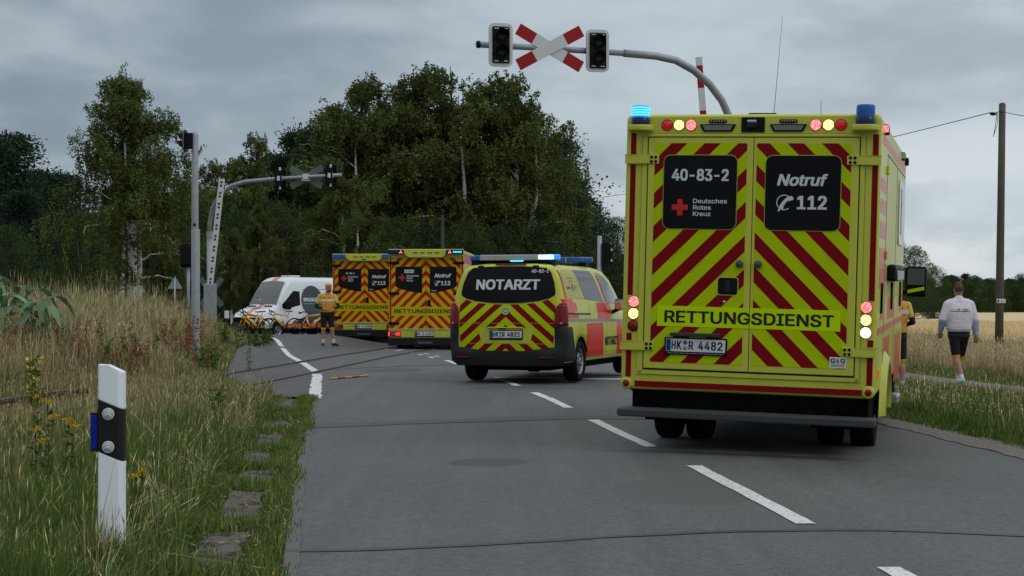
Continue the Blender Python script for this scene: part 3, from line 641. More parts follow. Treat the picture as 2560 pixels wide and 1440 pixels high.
# maize at the left edge
def maize(o):
    V, F, C = [], [], []
    for sx, sy, H in ((0, 0, 1.75), (0.35, 0.2, 1.55), (-0.4, 0.1, 1.85), (0.7, -0.1, 1.3)):
        for i in range(17):
            a = r.uniform(0, 6.28); z0 = H * (0.40 + 0.58 * i / 17); L = r.uniform(0.55, 0.85); p = Vector((sx, sy, z0)); up_ = r.uniform(0.5, 1.0); w = 0.085; dr = Vector((math.cos(a), math.sin(a), 0)); sd = Vector((-dr.y, dr.x, 0)); col = np.array([0.15, 0.25, 0.14]) * math.exp(r.normal(0, 0.25))
            k = len(V)
            for t in np.linspace(0, 1, 6):
                q = p + dr * L * t + Vector((0, 0, up_ * L * t - 1.15 * L * t * t)); ww = w * math.sin(math.pi * min(0.98, 0.15 + t * 0.85)); V += [q - sd * ww, q + sd * ww]; C += [col, col]
            F += [(k + 2 * j, k + 2 * j + 1, k + 2 * j + 3, k + 2 * j + 2) for j in range(5)]
        k = len(V); V += [Vector((sx - .012, sy, 0)), Vector((sx + .012, sy, 0)), Vector((sx + .008, sy, H)), Vector((sx - .008, sy, H))]; F.append((k, k + 1, k + 2, k + 3)); C += [np.array([.06, .11, .03])] * 4
    raw_mesh('foliage', np.array(V), np.array(F), np.zeros((0, 3), int), np.array(C), M_GRASS, o)
plant('maize', 'broad leaved maize plants rising at the left picture edge', 'plant', (-8.35, 26.5, gz(-8.35, 26.5) - 0.2), maize)
# ================================================================ trees
def bark_mat(name, birch):
    m, nt, b = new_mat(name); c = coords(nt)
    if birch:
        n = noise_t(mapped(c, (3, 3, 9)), 3.2, 5, 0.65); k = noise_t(c, 1.2, 4)
        z = sep(c)[2]
        setc(b, 'Base Color', mixc(nt, (n + (k * 0.25)).ramp(0.70, 0.80), mixc(nt, k, (0.60, 0.59, 0.56), (0.78, 0.77, 0.74)), (0.035, 0.03, 0.026)))
    else:
        n = noise_t(mapped(c, (6, 6, 1.2)), 3, 5, 0.7); setc(b, 'Base Color', mixc(nt, n, (0.02, 0.016, 0.012), (0.07, 0.048, 0.034)))
    setc(b, 'Roughness', 0.9); bump(nt, b, n, 0.5, 0.03); return m
M_BIRCH = bark_mat('birch_bark', True); M_BARK = bark_mat('dark_bark', False)

def leaf_quads(P, D, ln, wd, col):
    """one small four-cornered leaf at each point P, along D"""
    n = len(P); r = np.random.default_rng(n); D = D / np.linalg.norm(D, axis=1)[:, None]
    S = np.cross(D, r.normal(size=(n, 3))); S /= np.linalg.norm(S, axis=1)[:, None] + 1e-9
    V = np.empty((n, 4, 3)); ln = ln[:, None]; wd = wd[:, None]
    V[:, 0] = P; V[:, 1] = P + D * ln * 0.5 + S * wd; V[:, 2] = P + D * ln; V[:, 3] = P + D * ln * 0.5 - S * wd
    return V.reshape(-1, 3), np.arange(n * 4).reshape(n, 4), np.repeat(col, 4, 0)

def birch(seed, H=10.0, Rr=2.6, base=0.26, limbs=62, forks=2, lean=0.0, dens=17, leaf=0.10, shape=(0.2, 0.92, 1.0, 0.95, 0.66, 0.36, 0.12), bare=0.12):
    r = np.random.default_rng(seed); mb = MB(); L, D, CC = [], [], []
    stems = []
    for k in range(forks):
        az = r.uniform(0, 6.28) if forks > 1 else 0; off = 0.0 if k == 0 else 0.22 * Rr; zf = H * r.uniform(0.16, 0.24)
        def T(t, k=k, az=az, off=off, zf=zf, p=r.uniform(0, 6)):
            z = H * 0.97 * t; s_ = max(0.0, z - zf) / H
            return Vector((lean * t * t + 0.10 * math.sin(4 * t + p) * t + math.cos(az) * off * min(1, s_ * 3.0) * 1.6, 0.08 * math.sin(5 * t + 2 * p) * t + math.sin(az) * off * min(1, s_ * 3) * 1.6, z * (1 if k == 0 else 0.88)))
        stems.append(T); q = [T(t) for t in np.linspace(0 if k == 0 else zf / H, 1, 14)]
        mb.tube(q, [max(0.012, 0.021 * H * (1 - 0.05 * k * 4) * (1 - i / 13.5) ** 0.9) * (0.62 if k else 0.85) for i in range(14)], 9)
        mb.mi = [1 if (len(f_) == 4 and min(mb.v[j_][2] for j_ in f_) > .66 * H) else m_ for f_, m_ in zip(mb.f, mb.mi)]
    for i in range(limbs):
        T = stems[r.integers(0, forks)]; u = (i + r.uniform(0, 1)) / limbs; t0 = base * 0.9 + (0.97 - base) * u * 0.98; p = T(t0); az = i * 2.4 + r.normal(0, 0.35)
        env = Rr * float(np.interp(u, np.linspace(0, 1, len(shape)), shape)) * r.uniform(0.72, 1.12); el = 0.5 + 0.9 * u * r.uniform(0.7, 1.2); ln = max(0.35, env); q = [p]; n = 8
        for s_ in range(1, n + 1):
            w = s_ / n; q.append(p + Vector((math.cos(az) * ln * w, math.sin(az) * ln * w, ln * (el * w - 0.62 * w * w))) + Vector(r.normal(0, 0.05, 3)))
        mb.tube(q, [max(0.006, 0.0052 * H * (1 - t0 * 0.75) * (1 - 0.85 * s_ / n)) for s_ in range(n + 1)], 5, 1 if i % 5 else 0, cap=False)
        shade = math.exp(r.normal(0, 0.16))
        for s_ in range(2, n + 1):
            for _ in range(4):
                o = q[s_] + Vector(r.normal(0, 0.14 * Rr / 2.2, 3)); hang = r.uniform(0.25, 1.15) * Rr / 2.6 * (1.35 - u); m = int(2.0 * dens * (0.5 + hang)); tt = r.uniform(0, 1, m); sw = r.normal(0, 0.16, 2)
                P = np.stack([o.x + sw[0] * tt + r.normal(0, .05, m), o.y + sw[1] * tt + r.normal(0, .05, m), o.z - hang * tt + 0.12 + r.normal(0, .04, m)], 1); L.append(P)
                D.append(np.stack([r.normal(0, 0.6, m), r.normal(0, 0.6, m), -0.5 + r.normal(0, 0.5, m)], 1)); CC.append(np.tile(np.array([0.086, 0.112, 0.031]) * shade, (m, 1)) * np.exp(r.normal(0, 0.15, (m, 1))))
    P, D, CC = np.concatenate(L), np.concatenate(D), np.concatenate(CC); k = (P[:, 2] > bare * H) | (np.hypot(P[:, 0], P[:, 1]) > 1.5); k &= P[:, 2] > min(bare, .34) * H * 0.55; P, D, CC = P[k], D[k], CC[k]; n = len(P); ln = 0.80 * leaf * r.uniform(0.7, 1.35, n)
    return mb, leaf_quads(P, D, ln, ln * 0.34, CC), [M_BIRCH, M_BARK]

def pine(seed, H=10.0, Rr=2.4, base=0.34, whorls=15, col=(0.028, 0.052, 0.030), dens=48, leaf=0.15):
    r = np.random.default_rng(seed); mb = MB(); L, D, CC = [], [], []
    T = lambda t: Vector((0.12 * math.sin(3 * t + seed), 0.1 * math.sin(2.3 * t + seed), H * 0.97 * t))
    mb.tube([T(t) for t in np.linspace(0, 1, 10)], [0.022 * H * (1 - 0.9 * i / 9.5) for i in range(10)], 8)
    for w in range(whorls):
        u = w / (whorls - 1); t0 = base + (0.97 - base) * u; env = Rr * (1 - u ** 1.6 * 0.82) * r.uniform(0.6, 1.15) * (0.75 + 0.25 * min(1, u * 4))
        for k in range(r.integers(4, 7)):
            az = r.uniform(0, 6.28); ln = env * r.uniform(0.6, 1.1); up_ = r.uniform(-0.05, 0.35) + 0.4 * u; p = T(t0); q = [p + Vector((math.cos(az) * ln * s_, math.sin(az) * ln * s_, ln * up_ * s_ * s_)) for s_ in (0, .35, .7, 1)]
            mb.tube(q, [0.006 * H * (1 - u * .7) * f for f in (1, .7, .45, .2)], 5, cap=False); shade = math.exp(r.normal(0, 0.2))
            for s_ in (0.45, 0.7, 0.9, 1.05):
                c = p + (q[-1] - p) * s_ + Vector((0, 0, 0.06)) + Vector(r.normal(0, 0.12, 3)); m = int(dens * r.uniform(0.6, 1.2)); rad = 0.21 * Rr * r.uniform(0.6, 1.1)
                o = r.normal(size=(m, 3)) * np.array([rad, rad, rad * 0.38]) * 0.75; L.append(np.array(c) + o); dd = o * np.array([1, 1, 2.2]); dd[:, 2] += 0.10; D.append(dd + r.normal(0, 0.06, (m, 3))); CC.append(np.tile(np.array(col) * shade, (m, 1)) * np.exp(r.normal(0, 0.25, (m, 1))))
    P, D, CC = np.concatenate(L), np.concatenate(D), np.concatenate(CC); n = len(P); ln = leaf * r.uniform(0.8, 1.5, n)
    return mb, leaf_quads(P, D, ln, ln * 0.24, CC), M_BARK

def oak(seed, H=10.0, Rr=3.0, base=0.12, clumps=70, col=(0.046, 0.080, 0.026), dens=330, leaf=0.105):
    r = np.random.default_rng(seed); mb = MB(); L, D, CC = [], [], []
    T = lambda t: Vector((0.2 * math.sin(2 * t + seed), 0.15 * math.sin(3 * t), H * 0.85 * t)); mb.tube([T(t) for t in np.linspace(0, 1, 9)], [0.028 * H * (1 - 0.9 * i / 8.5) for i in range(9)], 8)
    for k in range(clumps):
        th = k * 2.399; u = (k + 0.5) / clumps; zz = H * (base + (1 - base) * u * 0.95); e = math.sqrt(max(0.05, 1 - (2 * max(0.0, (u - 0.42)) / 1.16) ** 2)) * (0.7 + 0.3 * min(1, u * 5)); rr = Rr * e * r.uniform(0.45, 0.95)
        c = Vector((math.cos(th) * rr, math.sin(th) * rr, zz)); p = T(min(1, zz / H * 0.8)); mb.tube([p, p.lerp(c, .5) + Vector((0, 0, -.1)), c], [0.007 * H * (1 - u * .6), 0.004 * H * (1 - u * .6), 0.01], 4, cap=False)
        m = int(dens * r.uniform(0.6, 1.2)); o = r.normal(size=(m, 3)); o /= np.linalg.norm(o, axis=1)[:, None]; o *= (r.uniform(0.25, 1, (m, 1)) ** 0.5) * Rr * r.uniform(0.22, 0.36) * np.array([1, 1, 0.72]); shade = math.exp(r.normal(0, 0.22))
        L.append(np.array(c) + o); D.append(o + r.normal(0, 0.35, (m, 3))); CC.append(np.tile(np.array(col) * shade, (m, 1)) * np.exp(r.normal(0, 0.24, (m, 1))))
    P, D, CC = np.concatenate(L), np.concatenate(D), np.concatenate(CC); n = len(P); ln = leaf * r.uniform(0.7, 1.3, n)
    return mb, leaf_quads(P, D, ln, ln * 0.42, CC), M_BARK

PROTO = {}
def proto(key, fn, *a, **k):
    PROTO[key] = fn(*a, **k)
proto('birch_front', birch, 101, 10.5, 2.75, 0.20, 84, 2, -0.35, 22, 0.095, shape=(0.55, 1.0, 1.0, 0.92, 0.66, 0.42, 0.16), bare=0.42)
proto('birch_stem', birch, 105, 10.0, 1.5, 0.50, 40, 1, 0.25, 18, 0.11, bare=0.62)
proto('birch_a', birch, 102, 10.0, 2.7, 0.22, 70, 2, 0.3, 17, 0.12, shape=(0.5, 0.95, 1.0, 0.95, 0.8, 0.6, 0.25))
proto('birch_b', birch, 103, 10.0, 2.4, 0.22, 66, 3, -0.2, 17, 0.12, shape=(0.5, 0.9, 1.0, 1.0, 0.85, 0.62, 0.3))
proto('birch_c', birch, 104, 10.0, 2.0, 0.30, 54, 1, 0.2, 18, 0.12)
proto('pine_a', pine, 111); proto('pine_b', pine, 112, 10, 2.7, 0.25, 17); proto('pine_c', pine, 113, 10, 2.0, 0.45, 12)
proto('oak_a', oak, 121); proto('oak_b', oak, 122, 10, 3.3, 0.06, 80, (0.055, 0.076, 0.026)); proto('bush', oak, 123, 10, 4.2, 0.0, 70, (0.034, 0.062, 0.026))
MESH = {}
def tree(kind, px, y, ytop, wide, label, group, name=None, rot=None, cat='tree', base=None):
    """px: trunk, ytop: image height of the top, wide: factor on the crown's width"""
    x = (px - PX0) / FOC * y; zb = gz(x, y) - 0.1 if base is None else base; zt = EYE + (PYH - ytop) / FOC * y; mb, (V, F, C), bark = PROTO[kind]; H = V[:, 2].max(); s_ = (zt - zb) / H
    nm = name or {'b': 'birch_tree', 'p': 'pine_tree', 'o': 'leafy_tree'}[kind[0]]
    o = thing(nm, label, cat, (x, y, zb), (0, 0, rot if rot is not None else (px * 1.7) % 6.28), group)
    o.scale = (s_ * wide, s_ * wide, s_)
    if kind not in MESH:
        a = mb.build('trunk', bark, o, merge=False); b = raw_mesh('crown', V, F, np.zeros((0, 3), int), C, M_LEAF, o); MESH[kind] = (a.data, b.data)
    else:
        for q, nn in zip(MESH[kind], ('trunk', 'crown')):
            c = bpy.data.objects.new(nn, q); COL.objects.link(c); c.parent = o
    return o
CL = 'birches of the tall clump behind the ambulances'; PR = 'pines at the right end of the clump'; PL = 'dark pines at the left picture edge'; MD = 'trees between the front birch and the clump'
tree('birch_front', 333, 60, 158, 1.14, 'tall white stemmed birch standing alone in front of the left wood', 'birches in front of the wood', rot=1.1)
tree('birch_stem', 303, 63, 420, 1.0, 'slim young white birch stem left of the tall front birch', 'birches in front of the wood')
tree('birch_stem', 350, 59, 400, 0.9, 'straight white birch stem close to the right side of the tall front birch', 'birches in front of the wood')
for px, y, t, w, k, lb in ((-30, 82, 325, 1.1, 'pine_b', 'leftmost dark pine cut by the picture edge'), (35, 84, 322, 1.15, 'pine_a', 'tallest dark pine at the left edge with rounded top'), (110, 96, 405, 1.2, 'pine_b', 'lower dark pine between the edge pine and the front birch'), (165, 100, 425, 1.2, 'pine_a', 'dark pine just left of the front birch crown'), (60, 74, 470, 1.3, 'pine_c', 'broad dark pine low before the tall edge pine')):
    tree(k, px, y, t, w, lb, PL)
tree('oak_a', 20, 70, 560, 1.1, 'dark leafy tree under the pines behind the maize', 'dark bushes under the left wood')
tree('bush', 170, 68, 640, 0.8, 'rounded dark green bush left of the birch stems', 'dark bushes under the left wood', name='bush', cat='bush')
tree('bush', 250, 80, 590, 0.9, 'dark tall bush behind the birch stems', 'dark bushes under the left wood', name='bush', cat='bush')
for px, y, t, w, k, lb in ((540, 92, 392, 0.9, 'birch_a', 'drooping birch just right of the grey signal mast'), (622, 95, 330, 0.85, 'birch_b', 'tallest birch of the middle group with rounded top'), (735, 110, 318, 0.75, 'pine_c', 'narrow dark spruce with pointed top in the middle group'), (690, 104, 372, 1.0, 'pine_a', 'dark pine between middle birch and spruce'), (430, 96, 440, 0.9, 'birch_b', 'birch behind the right side of the front birch'), (785, 112, 292, 0.9, 'pine_b', 'pine with ragged top left of the big clump'), (835, 116, 255, 0.85, 'pine_a', 'highest pine rising at the left shoulder of the clump'), (600, 90, 520, 1.1, 'oak_a', 'dark leafy tree behind the far barrier'), (700, 92, 500, 1.1, 'oak_b', 'dark leafy tree under the far crossing sign')):
    tree(k, px, y, t, w, lb, MD)
tree('birch_c', 652, 84, 500, 0.9, 'slender birch with thin white stem above the white van', MD); tree('birch_c', 580, 82, 560, 0.9, 'thin forked birch stem left of the white van', MD)
tree('birch_b', 862, 80, 385, 1.05, 'small front birch with forked white stem above the far left ambulance', CL, rot=0.4)
for px, y, t, w, k, lb in ((925, 104, 178, 0.85, 'birch_a', 'left birch of the clump with curly drooping top'), (1000, 112, 190, 0.8, 'birch_b', 'second birch of the clump from the left'), (1065, 106, 160, 0.8, 'birch_a', 'birch with long bare white limb in the clump centre'), (1145, 104, 152, 0.85, 'birch_b', 'tallest birch in the middle of the clump'), (1225, 108, 180, 0.8, 'birch_a', 'birch right of the tallest under the crossing sign'), (1290, 104, 178, 0.75, 'birch_b', 'birch with thin open top at the right shoulder of the clump'), (1335, 110, 258, 0.85, 'birch_a', 'rightmost drooping birch of the clump')):
    tree(k, px, y, t, w * 1.28, lb, CL)
for px, y, t, w, k, lb in ((1385, 116, 312, 0.85, 'pine_b', 'tallest dark pine right behind the clump'), (1432, 122, 432, 1.0, 'pine_a', 'second dark pine stepping down to the right'), (1480, 132, 512, 1.2, 'pine_b', 'lower pine right of the clump above the doctor van'), (1545, 140, 540, 1.1, 'oak_a', 'leafy tree right at the left edge of the near ambulance')):
    tree(k, px, y, t, w, lb, PR)
for i, (px, y, t) in enumerate(((900, 95, 560), (985, 98, 540), (1070, 100, 560), (1160, 98, 545), (1250, 100, 560), (1340, 102, 540), (1420, 108, 560), (1500, 116, 590))):
    tree(('oak_b', 'oak_a', 'bush')[i % 3], px, y, t, 1.0, ('dark bush under the clump above the far left ambulance', 'dark bush under the clump above the second ambulance', 'dark bush behind the thin telephone pole', 'dark bush right of the thin telephone pole', 'dark bush above the doctor van lightbar', 'dark bush under the right side of the clump', 'dark bush under the right pines', 'dark bush beside the short grey post')[i], 'dark undergrowth below the clump', name='bush', cat='bush')
tree('oak_a', 2285, 150, 612, 0.9, 'rounded tree beside the near ambulance mirror at the field edge', 'trees at the far side of the wheat field')
tree('oak_b', 2335, 170, 662, 0.9, 'lower rounded tree right of the mirror where the far belt begins', 'trees at the far side of the wheat field')
tree('pine_a', 2235, 158, 590, 0.9, 'pine half hidden behind the near ambulance roof at the field edge', 'trees at the far side of the wheat field')

def wood(name, items, seed, label):
    """many trees that read as one dark mass"""
    Vs, Fs, Cs, o = [], [], [], 0
    for k, x, y, zb, h, w, rot in items:
        mb, (V, F, C), bark = PROTO[k]; s_ = h / V[:, 2].max(); c, d_ = math.cos(rot), math.sin(rot); n = len(F); rr = np.random.default_rng(n); keep = rr.uniform(0, 1, n) < 0.55; Q = V.reshape(n, 4, 3)[keep]; q = Q.mean(1, keepdims=True); Q = (q + (Q - q) * 1.45).reshape(-1, 3)
        Vs.append(np.stack([(Q[:, 0] * c - Q[:, 1] * d_) * s_ * w + x, (Q[:, 0] * d_ + Q[:, 1] * c) * s_ * w + y, Q[:, 2] * s_ + zb], 1)); Fs.append(np.arange(len(Q)).reshape(-1, 4) + o); Cs.append(C.reshape(n, 4, 3)[keep].reshape(-1, 3)); o += len(Q)
    return tag(raw_mesh(name, np.concatenate(Vs), np.concatenate(Fs), np.zeros((0, 3), int), np.concatenate(Cs), M_LEAF), label, 'wood', kind='stuff')
r = np.random.default_rng(60); it = []
for px in range(-330, 1640, 52):
    for y, hh in ((112, 8.5), (126, 10.0), (140, 11.5)):
        p = px + r.normal(0, 16); x = (p - PX0) / FOC * y; top = float(np.interp(p, [-330, 60, 150, 230, 450, 500, 620, 760, 850, 1330, 1420, 1480, 1560, 1640], [330, 400, 470, 480, 480, 500, 430, 400, 300, 310, 470, 560, 590, 600])) + r.uniform(5, 90); zb = gz(x, y); it.append((('oak_a', 'oak_b', 'pine_b', 'bush')[r.integers(0, 4)], x, y, zb - 0.5, EYE + (PYH - top) / FOC * y - zb, r.uniform(0.9, 1.3), r.uniform(0, 6.28)))
wood('deep_wood', it, 61, 'deep dark wood filling the space behind the front trees')
it = []
for px in range(2100, 3100, 9):
    y = 285 + r.uniform(0, 45); p = px + r.normal(0, 6); x = (p - PX0) / FOC * y; top = float(np.interp(p, [2100, 2330, 2400, 2480, 2560, 3100], [630, 690, 678, 690, 680, 678])) + r.uniform(-6, 20); zb = gz(x, y); it.append((('oak_a', 'oak_b', 'pine_b', 'pine_a', 'oak_a')[r.integers(0, 5)], x, y, zb - 0.5, EYE + (PYH - top) / FOC * y - zb, r.uniform(0.9, 1.2), r.uniform(0, 6.28)))
wood('distant_wood', it, 62, 'far dark line of trees beyond the wheat field')

# ================================================================ poles, wires, crossing signals
M_POLEWOOD = mat('weathered_pole', (0.085, 0.078, 0.058), 0.85, var=0.35, scale=7, bmp=0.4)
M_WIRE = mat('telephone_wire', (0.03, 0.03, 0.028), 0.6)
def wood_pole(px, y, top, lean, rad, label, extra=True):
    x = (px - PX0) / FOC * y; z0 = gz(x, y); H = EYE + (PYH - top) / FOC * y - z0
    o = thing('telephone_pole', label, 'pole', (x, y, z0))
    P = lambda t: (lean * t, 0, H * t)
    mb = MB().tube([P(-0.03), P(0.25), P(0.6), P(1)], [rad * 1.12, rad * 1.05, rad * .95, rad * .86], 16); mb.lathe([(rad * .86, H), (rad * .5, H + .03), (0.001, H + .035)], (lean, 0, 0), n=16)
    mb.build('shaft', M_POLEWOOD, o)
    if extra:
        q = Vector(P(0.965)); MB().tube([q + Vector((-.02, -rad, 0)), q + Vector((-.12, -rad - .02, .02)), q + Vector((-.22, -rad - .02, -.02))], 0.012, 6).ball(q + Vector((-.27, -rad - .02, -.035)), (.09, .045, .045)).build('insulator', M_BLACK, o)
        MB().tube([q + Vector((-.17, -rad - .02, -.02)), q + Vector((-.20, -rad - .02, -.3)), q + Vector((-.26, -rad - .02, -.62))], 0.008, 5).tube([q + Vector((-.15, -rad - .02, -.02)), q + Vector((-.16, -rad - .02, -.3)), q + Vector((-.255, -rad - .02, -.6))], 0.007, 5).build('loose_cable', M_WIRE, o)
        zt = H * 0.235; s_ = MB().box(-.11 + lean * .23, .12 + lean * .23, -rad * 1.08 - .012, -rad * 1.08, zt - .055, zt + .055).build('number_plate', M_PLATE, o, .004)
        mb = MB()
        for k in range(4): letters(mb, 'DFKB'[k], -.09 + k * .055 + lean * .23, -.045 + k * .055 + lean * .23, zt - .03, zt + .03, lambda u, v: (u, -rad * 1.08 - .015, v))
        MB().box(-.09 + lean * .23, -.05 + lean * .23, -rad * 1.08 - .015, -rad * 1.08 - .012, zt - .03, zt + .03).box(.0 + lean * .23, .05 + lean * .23, -rad * 1.08 - .015, -rad * 1.08 - .012, zt - .01, zt + .005).build('plate_marks', M_INK, s_)
    return o
wood_pole(2497, 41.5, 260, 0.09, 0.098, 'weathered wooden telephone pole at the field edge right of the walking man')
wood_pole(1106, 96, 540, 0.0, 0.12, 'thin distant telephone pole above the second ambulance roof', False)
def wire(pts, label, rad=0.011):
    q = []
    for (a, b, sag) in pts:
        a, b = Vector(a), Vector(b); q += [a.lerp(b, t) - Vector((0, 0, sag * 4 * t * (1 - t))) for t in np.linspace(0, 1, 16)]
    tag(MB().tube(q, rad, 5).build('telephone_wire', M_WIRE), label, 'wire', 'telephone wires')
A = at(2478, 281, 41.4)
wire([(A, at(1345, 512, 95), 0.35)], 'long telephone wire running from the wooden pole behind the ambulance to the wood')
wire([(at(2500, 277, 41.4), at(2760, 290, 25), 0.1)], 'short telephone wire leaving the picture on the right of the pole', 0.009)
wire([(at(1345, 512, 95), at(1110, 549, 95.8), 0.9), (at(1103, 549, 95.8), at(965, 545, 96), .3)], 'sagging telephone wire in front of the clump at the thin pole', 0.016)

def head(o, c, w, h, rot, facing, lit=None):
    """two-lamp railway signal head; facing -1 shows the lenses to -y"""
    M = Matrix.Translation(c) @ Matrix.Rotation(rot, 4, 'Z') @ Matrix.Rotation(0 if facing < 0 else math.pi, 4, 'Z'); T = lambda x, y, z: M @ Vector((x, y, z))
    b = MB().prism(rrect(-w / 2, w / 2, -h / 2, h / 2, w * .22), 1, 0.0, 0.03, 0).xf(T).build('signal_head', M_BLACK, o, .006)
    if facing < 0 or True:
        MB().prism(rrect(-w / 2, w / 2, -h / 2, h / 2, w * .22), 1, -.006, -.001).xf(T).build('rim', M_SIGNWHITE if facing < 0 else M_BLACK, b)
        MB().prism(rrect(-w * .365, w * .365, -h * .42, h * .42, .02), 1, -.03, -.0065).box(-w * .3, w * .3, .03, .17, -h * .36, h * .36).xf(T).build('lamp_box', M_BLACK, b, .006)
    for s_ in (1, -1):
        zc = s_ * h * .185; mb = MB(); st = 0
        mb.lathe([(w * .27, -.032), (w * .27, -.05), (w * .245, -.05), (w * .245, -.034), (0.001, -.040)], (0, 0, zc), 1, 24); mb.xf(T).build('lens', M_LENSDARK, b)
        v = []; n = 16
        for k in range(n + 1):
            a = R(200 - 220 * k / n)
            for yy_ in (-.032, -.19): v.append(T(w * .285 * math.cos(a), yy_ * (1 if yy_ > -.1 else (0.55 + .45 * max(0, math.sin(a)))), zc + w * .285 * math.sin(a)))
        MB().add(v, [(2 * k, 2 * k + 1, 2 * k + 3, 2 * k + 2) for k in range(n)], 0, True).build('visor', M_BLACK, b)
        mk = MB()
        for q in (-1, 1): mk.box(q * w * .2 - w * .09, q * w * .2 + w * .09, -.0335, -.0302, s_ * h * .375 - .006, s_ * h * .375 + .006)
        mk.xf(T).build('mark', M_WHITE, b)
    return b
M_SIGNWHITE = mat('sign_white', (0.60, 0.61, 0.61), 0.45, var=0.06); M_SIGNRED = mat('sign_red', (0.32, 0.008, 0.012), 0.45, var=0.06)
M_LENSDARK = mat('dark_lens', (0.010, 0.009, 0.009), 0.3, spec=0.2); M_SIGNBACK = mat('sign_back', (0.11, 0.145, 0.13), 0.6, var=0.15)
M_REDDOT = mat('red_reflector', (0.16, 0.008, 0.010), 0.35)
def cross_sign(o, c, rot, L, W, facing, ang=29):
    M = Matrix.Translation(c) @ Matrix.Rotation(rot, 4, 'Z')
    cs = MB()
    for k, (s_, y0) in enumerate(((-1, 0.0), (1, -.016 * (1 if facing < 0 else -1)))):
        A_ = Matrix.Rotation(R(-s_ * ang), 4, 'Y'); st = len(cs.v)
        for a, b, mi in ((-L / 2, -L / 2 + .3 * L * .86, 1), (-L / 2 + .258 * L, L / 2 - .258 * L, 0), (L / 2 - .258 * L, L / 2, 1)):
            cs.box(a, b, y0 - .006, y0 + .006, -W / 2, W / 2, mi if facing < 0 else 0)
        cs.xf(lambda x, y, z: M @ A_ @ Vector((x, y, z)), st)
    return cs.build('cross_sign', [M_SIGNWHITE, M_SIGNRED] if facing < 0 else [M_SIGNBACK, M_SIGNBACK], o, merge=False)

# near gantry on the right
P = [at(1192, 111, 24.7), at(1380, 121.5, 25.3), at(1560, 133, 25.8), at(1640, 140, 26.0), at(1690, 151, 26.15), at(1735, 176, 26.3), at(1775, 212, 26.4), at(1805, 252, 26.5), at(1824, 295, 26.55), at(1834, 345, 26.6), at(1838, 400, 26.6)]
foot = Vector((P[-1].x + .02, 26.6, gz(3.7, 26.6))); ga = thing('signal_gantry', 'curved steel gantry over the road with crossing sign between two dark signals', 'signal gantry', foot, group='level crossing signal gantries')
mb = MB().tube([p - foot for p in P[:3]], .048, 16).tube([p - foot for p in P[2:]] + [Vector((0, 0, 2.6)), Vector((0, 0, 0))], [.062] * 9 + [.085, .09], 16); mb.build('mast', M_GALV, ga)
MB().tube([P[0] - foot - Vector((.004, 0, 0)), P[0] - foot + Vector((.05, .005, 0))], .056, 14).build('end_cap', M_BLACK, ga)
dv = (P[2] - P[0]).normalized(); rot = math.atan2(dv.y, dv.x)
for px, py in ((1250, 112), (1491, 130)):
    t = (px - 1192) / (1560 - 1192); c = P[0].lerp(P[2], t); c = Vector((c.x, c.y, c.z)) - foot + Vector((0, -.09, 0)); head(ga, c, .37, .665, rot * .5, -1)
    MB().box(c.x - .04, c.x + .04, c.y + .1, c.y + .2, c.z - .1, c.z + .1).build('clamp', M_GALV, ga, .006)
t = (1370 - 1192) / 368; c = P[0].lerp(P[2], t) - foot + Vector((0, -.075, 0)); cross_sign(ga, c, rot * .5, 1.16, .185, -1)
# far gantry on the left, seen from behind
P = [at(524, 590, 50), at(524, 560, 50), at(531, 522, 49.8), at(550, 487, 49.6), at(580, 464, 49.4), at(615, 454, 49.2), at(700, 446, 48.8), at(853, 437, 48.2)]
foot = Vector((P[0].x, 50, gz(P[0].x, 50))); gb = thing('signal_gantry', 'far curved gantry on the left seen from behind with green backed crossing sign', 'signal gantry', foot, group='level crossing signal gantries')
MB().tube([Vector((0, 0, -.2)), Vector((0, 0, 3.15))], .085, 14).tube([p - foot for p in P], [.065] * 6 + [.055, .05], 12).lathe([(.10, 3.05), (.10, 3.25)], n=14).build('mast', M_GALV, gb)
dv = (P[-1] - P[-2]).normalized(); rot = math.atan2(dv.y, dv.x)
for px in (700, 827):
    t = (px - 700) / 153; c = P[6].lerp(P[7], t) - foot + Vector((0, .12, 0)); head(gb, c, .38, .66, rot, 1)
    MB().box(c.x - .03, c.x + .03, c.y - .14, c.y - .10, c.z - .33, c.z + .33).box(c.x - .085, c.x + .085, c.y - .18, c.y - .06, c.z - .07, c.z + .07).build('bracket', M_WHITE, gb, .006)
c = P[6].lerp(P[7], (765 - 700) / 153) - foot + Vector((0, .1, 0)); cross_sign(gb, c, rot, 1.18, .19, 1)
MB().box(c.x - .09, c.x + .09, c.y - .17, c.y - .03, c.z - .075, c.z + .085).box(c.x - .14, c.x + .14, c.y - .16, c.y - .03, c.z - .12, c.z - .09).build('bracket', M_WHITE, gb, .008)
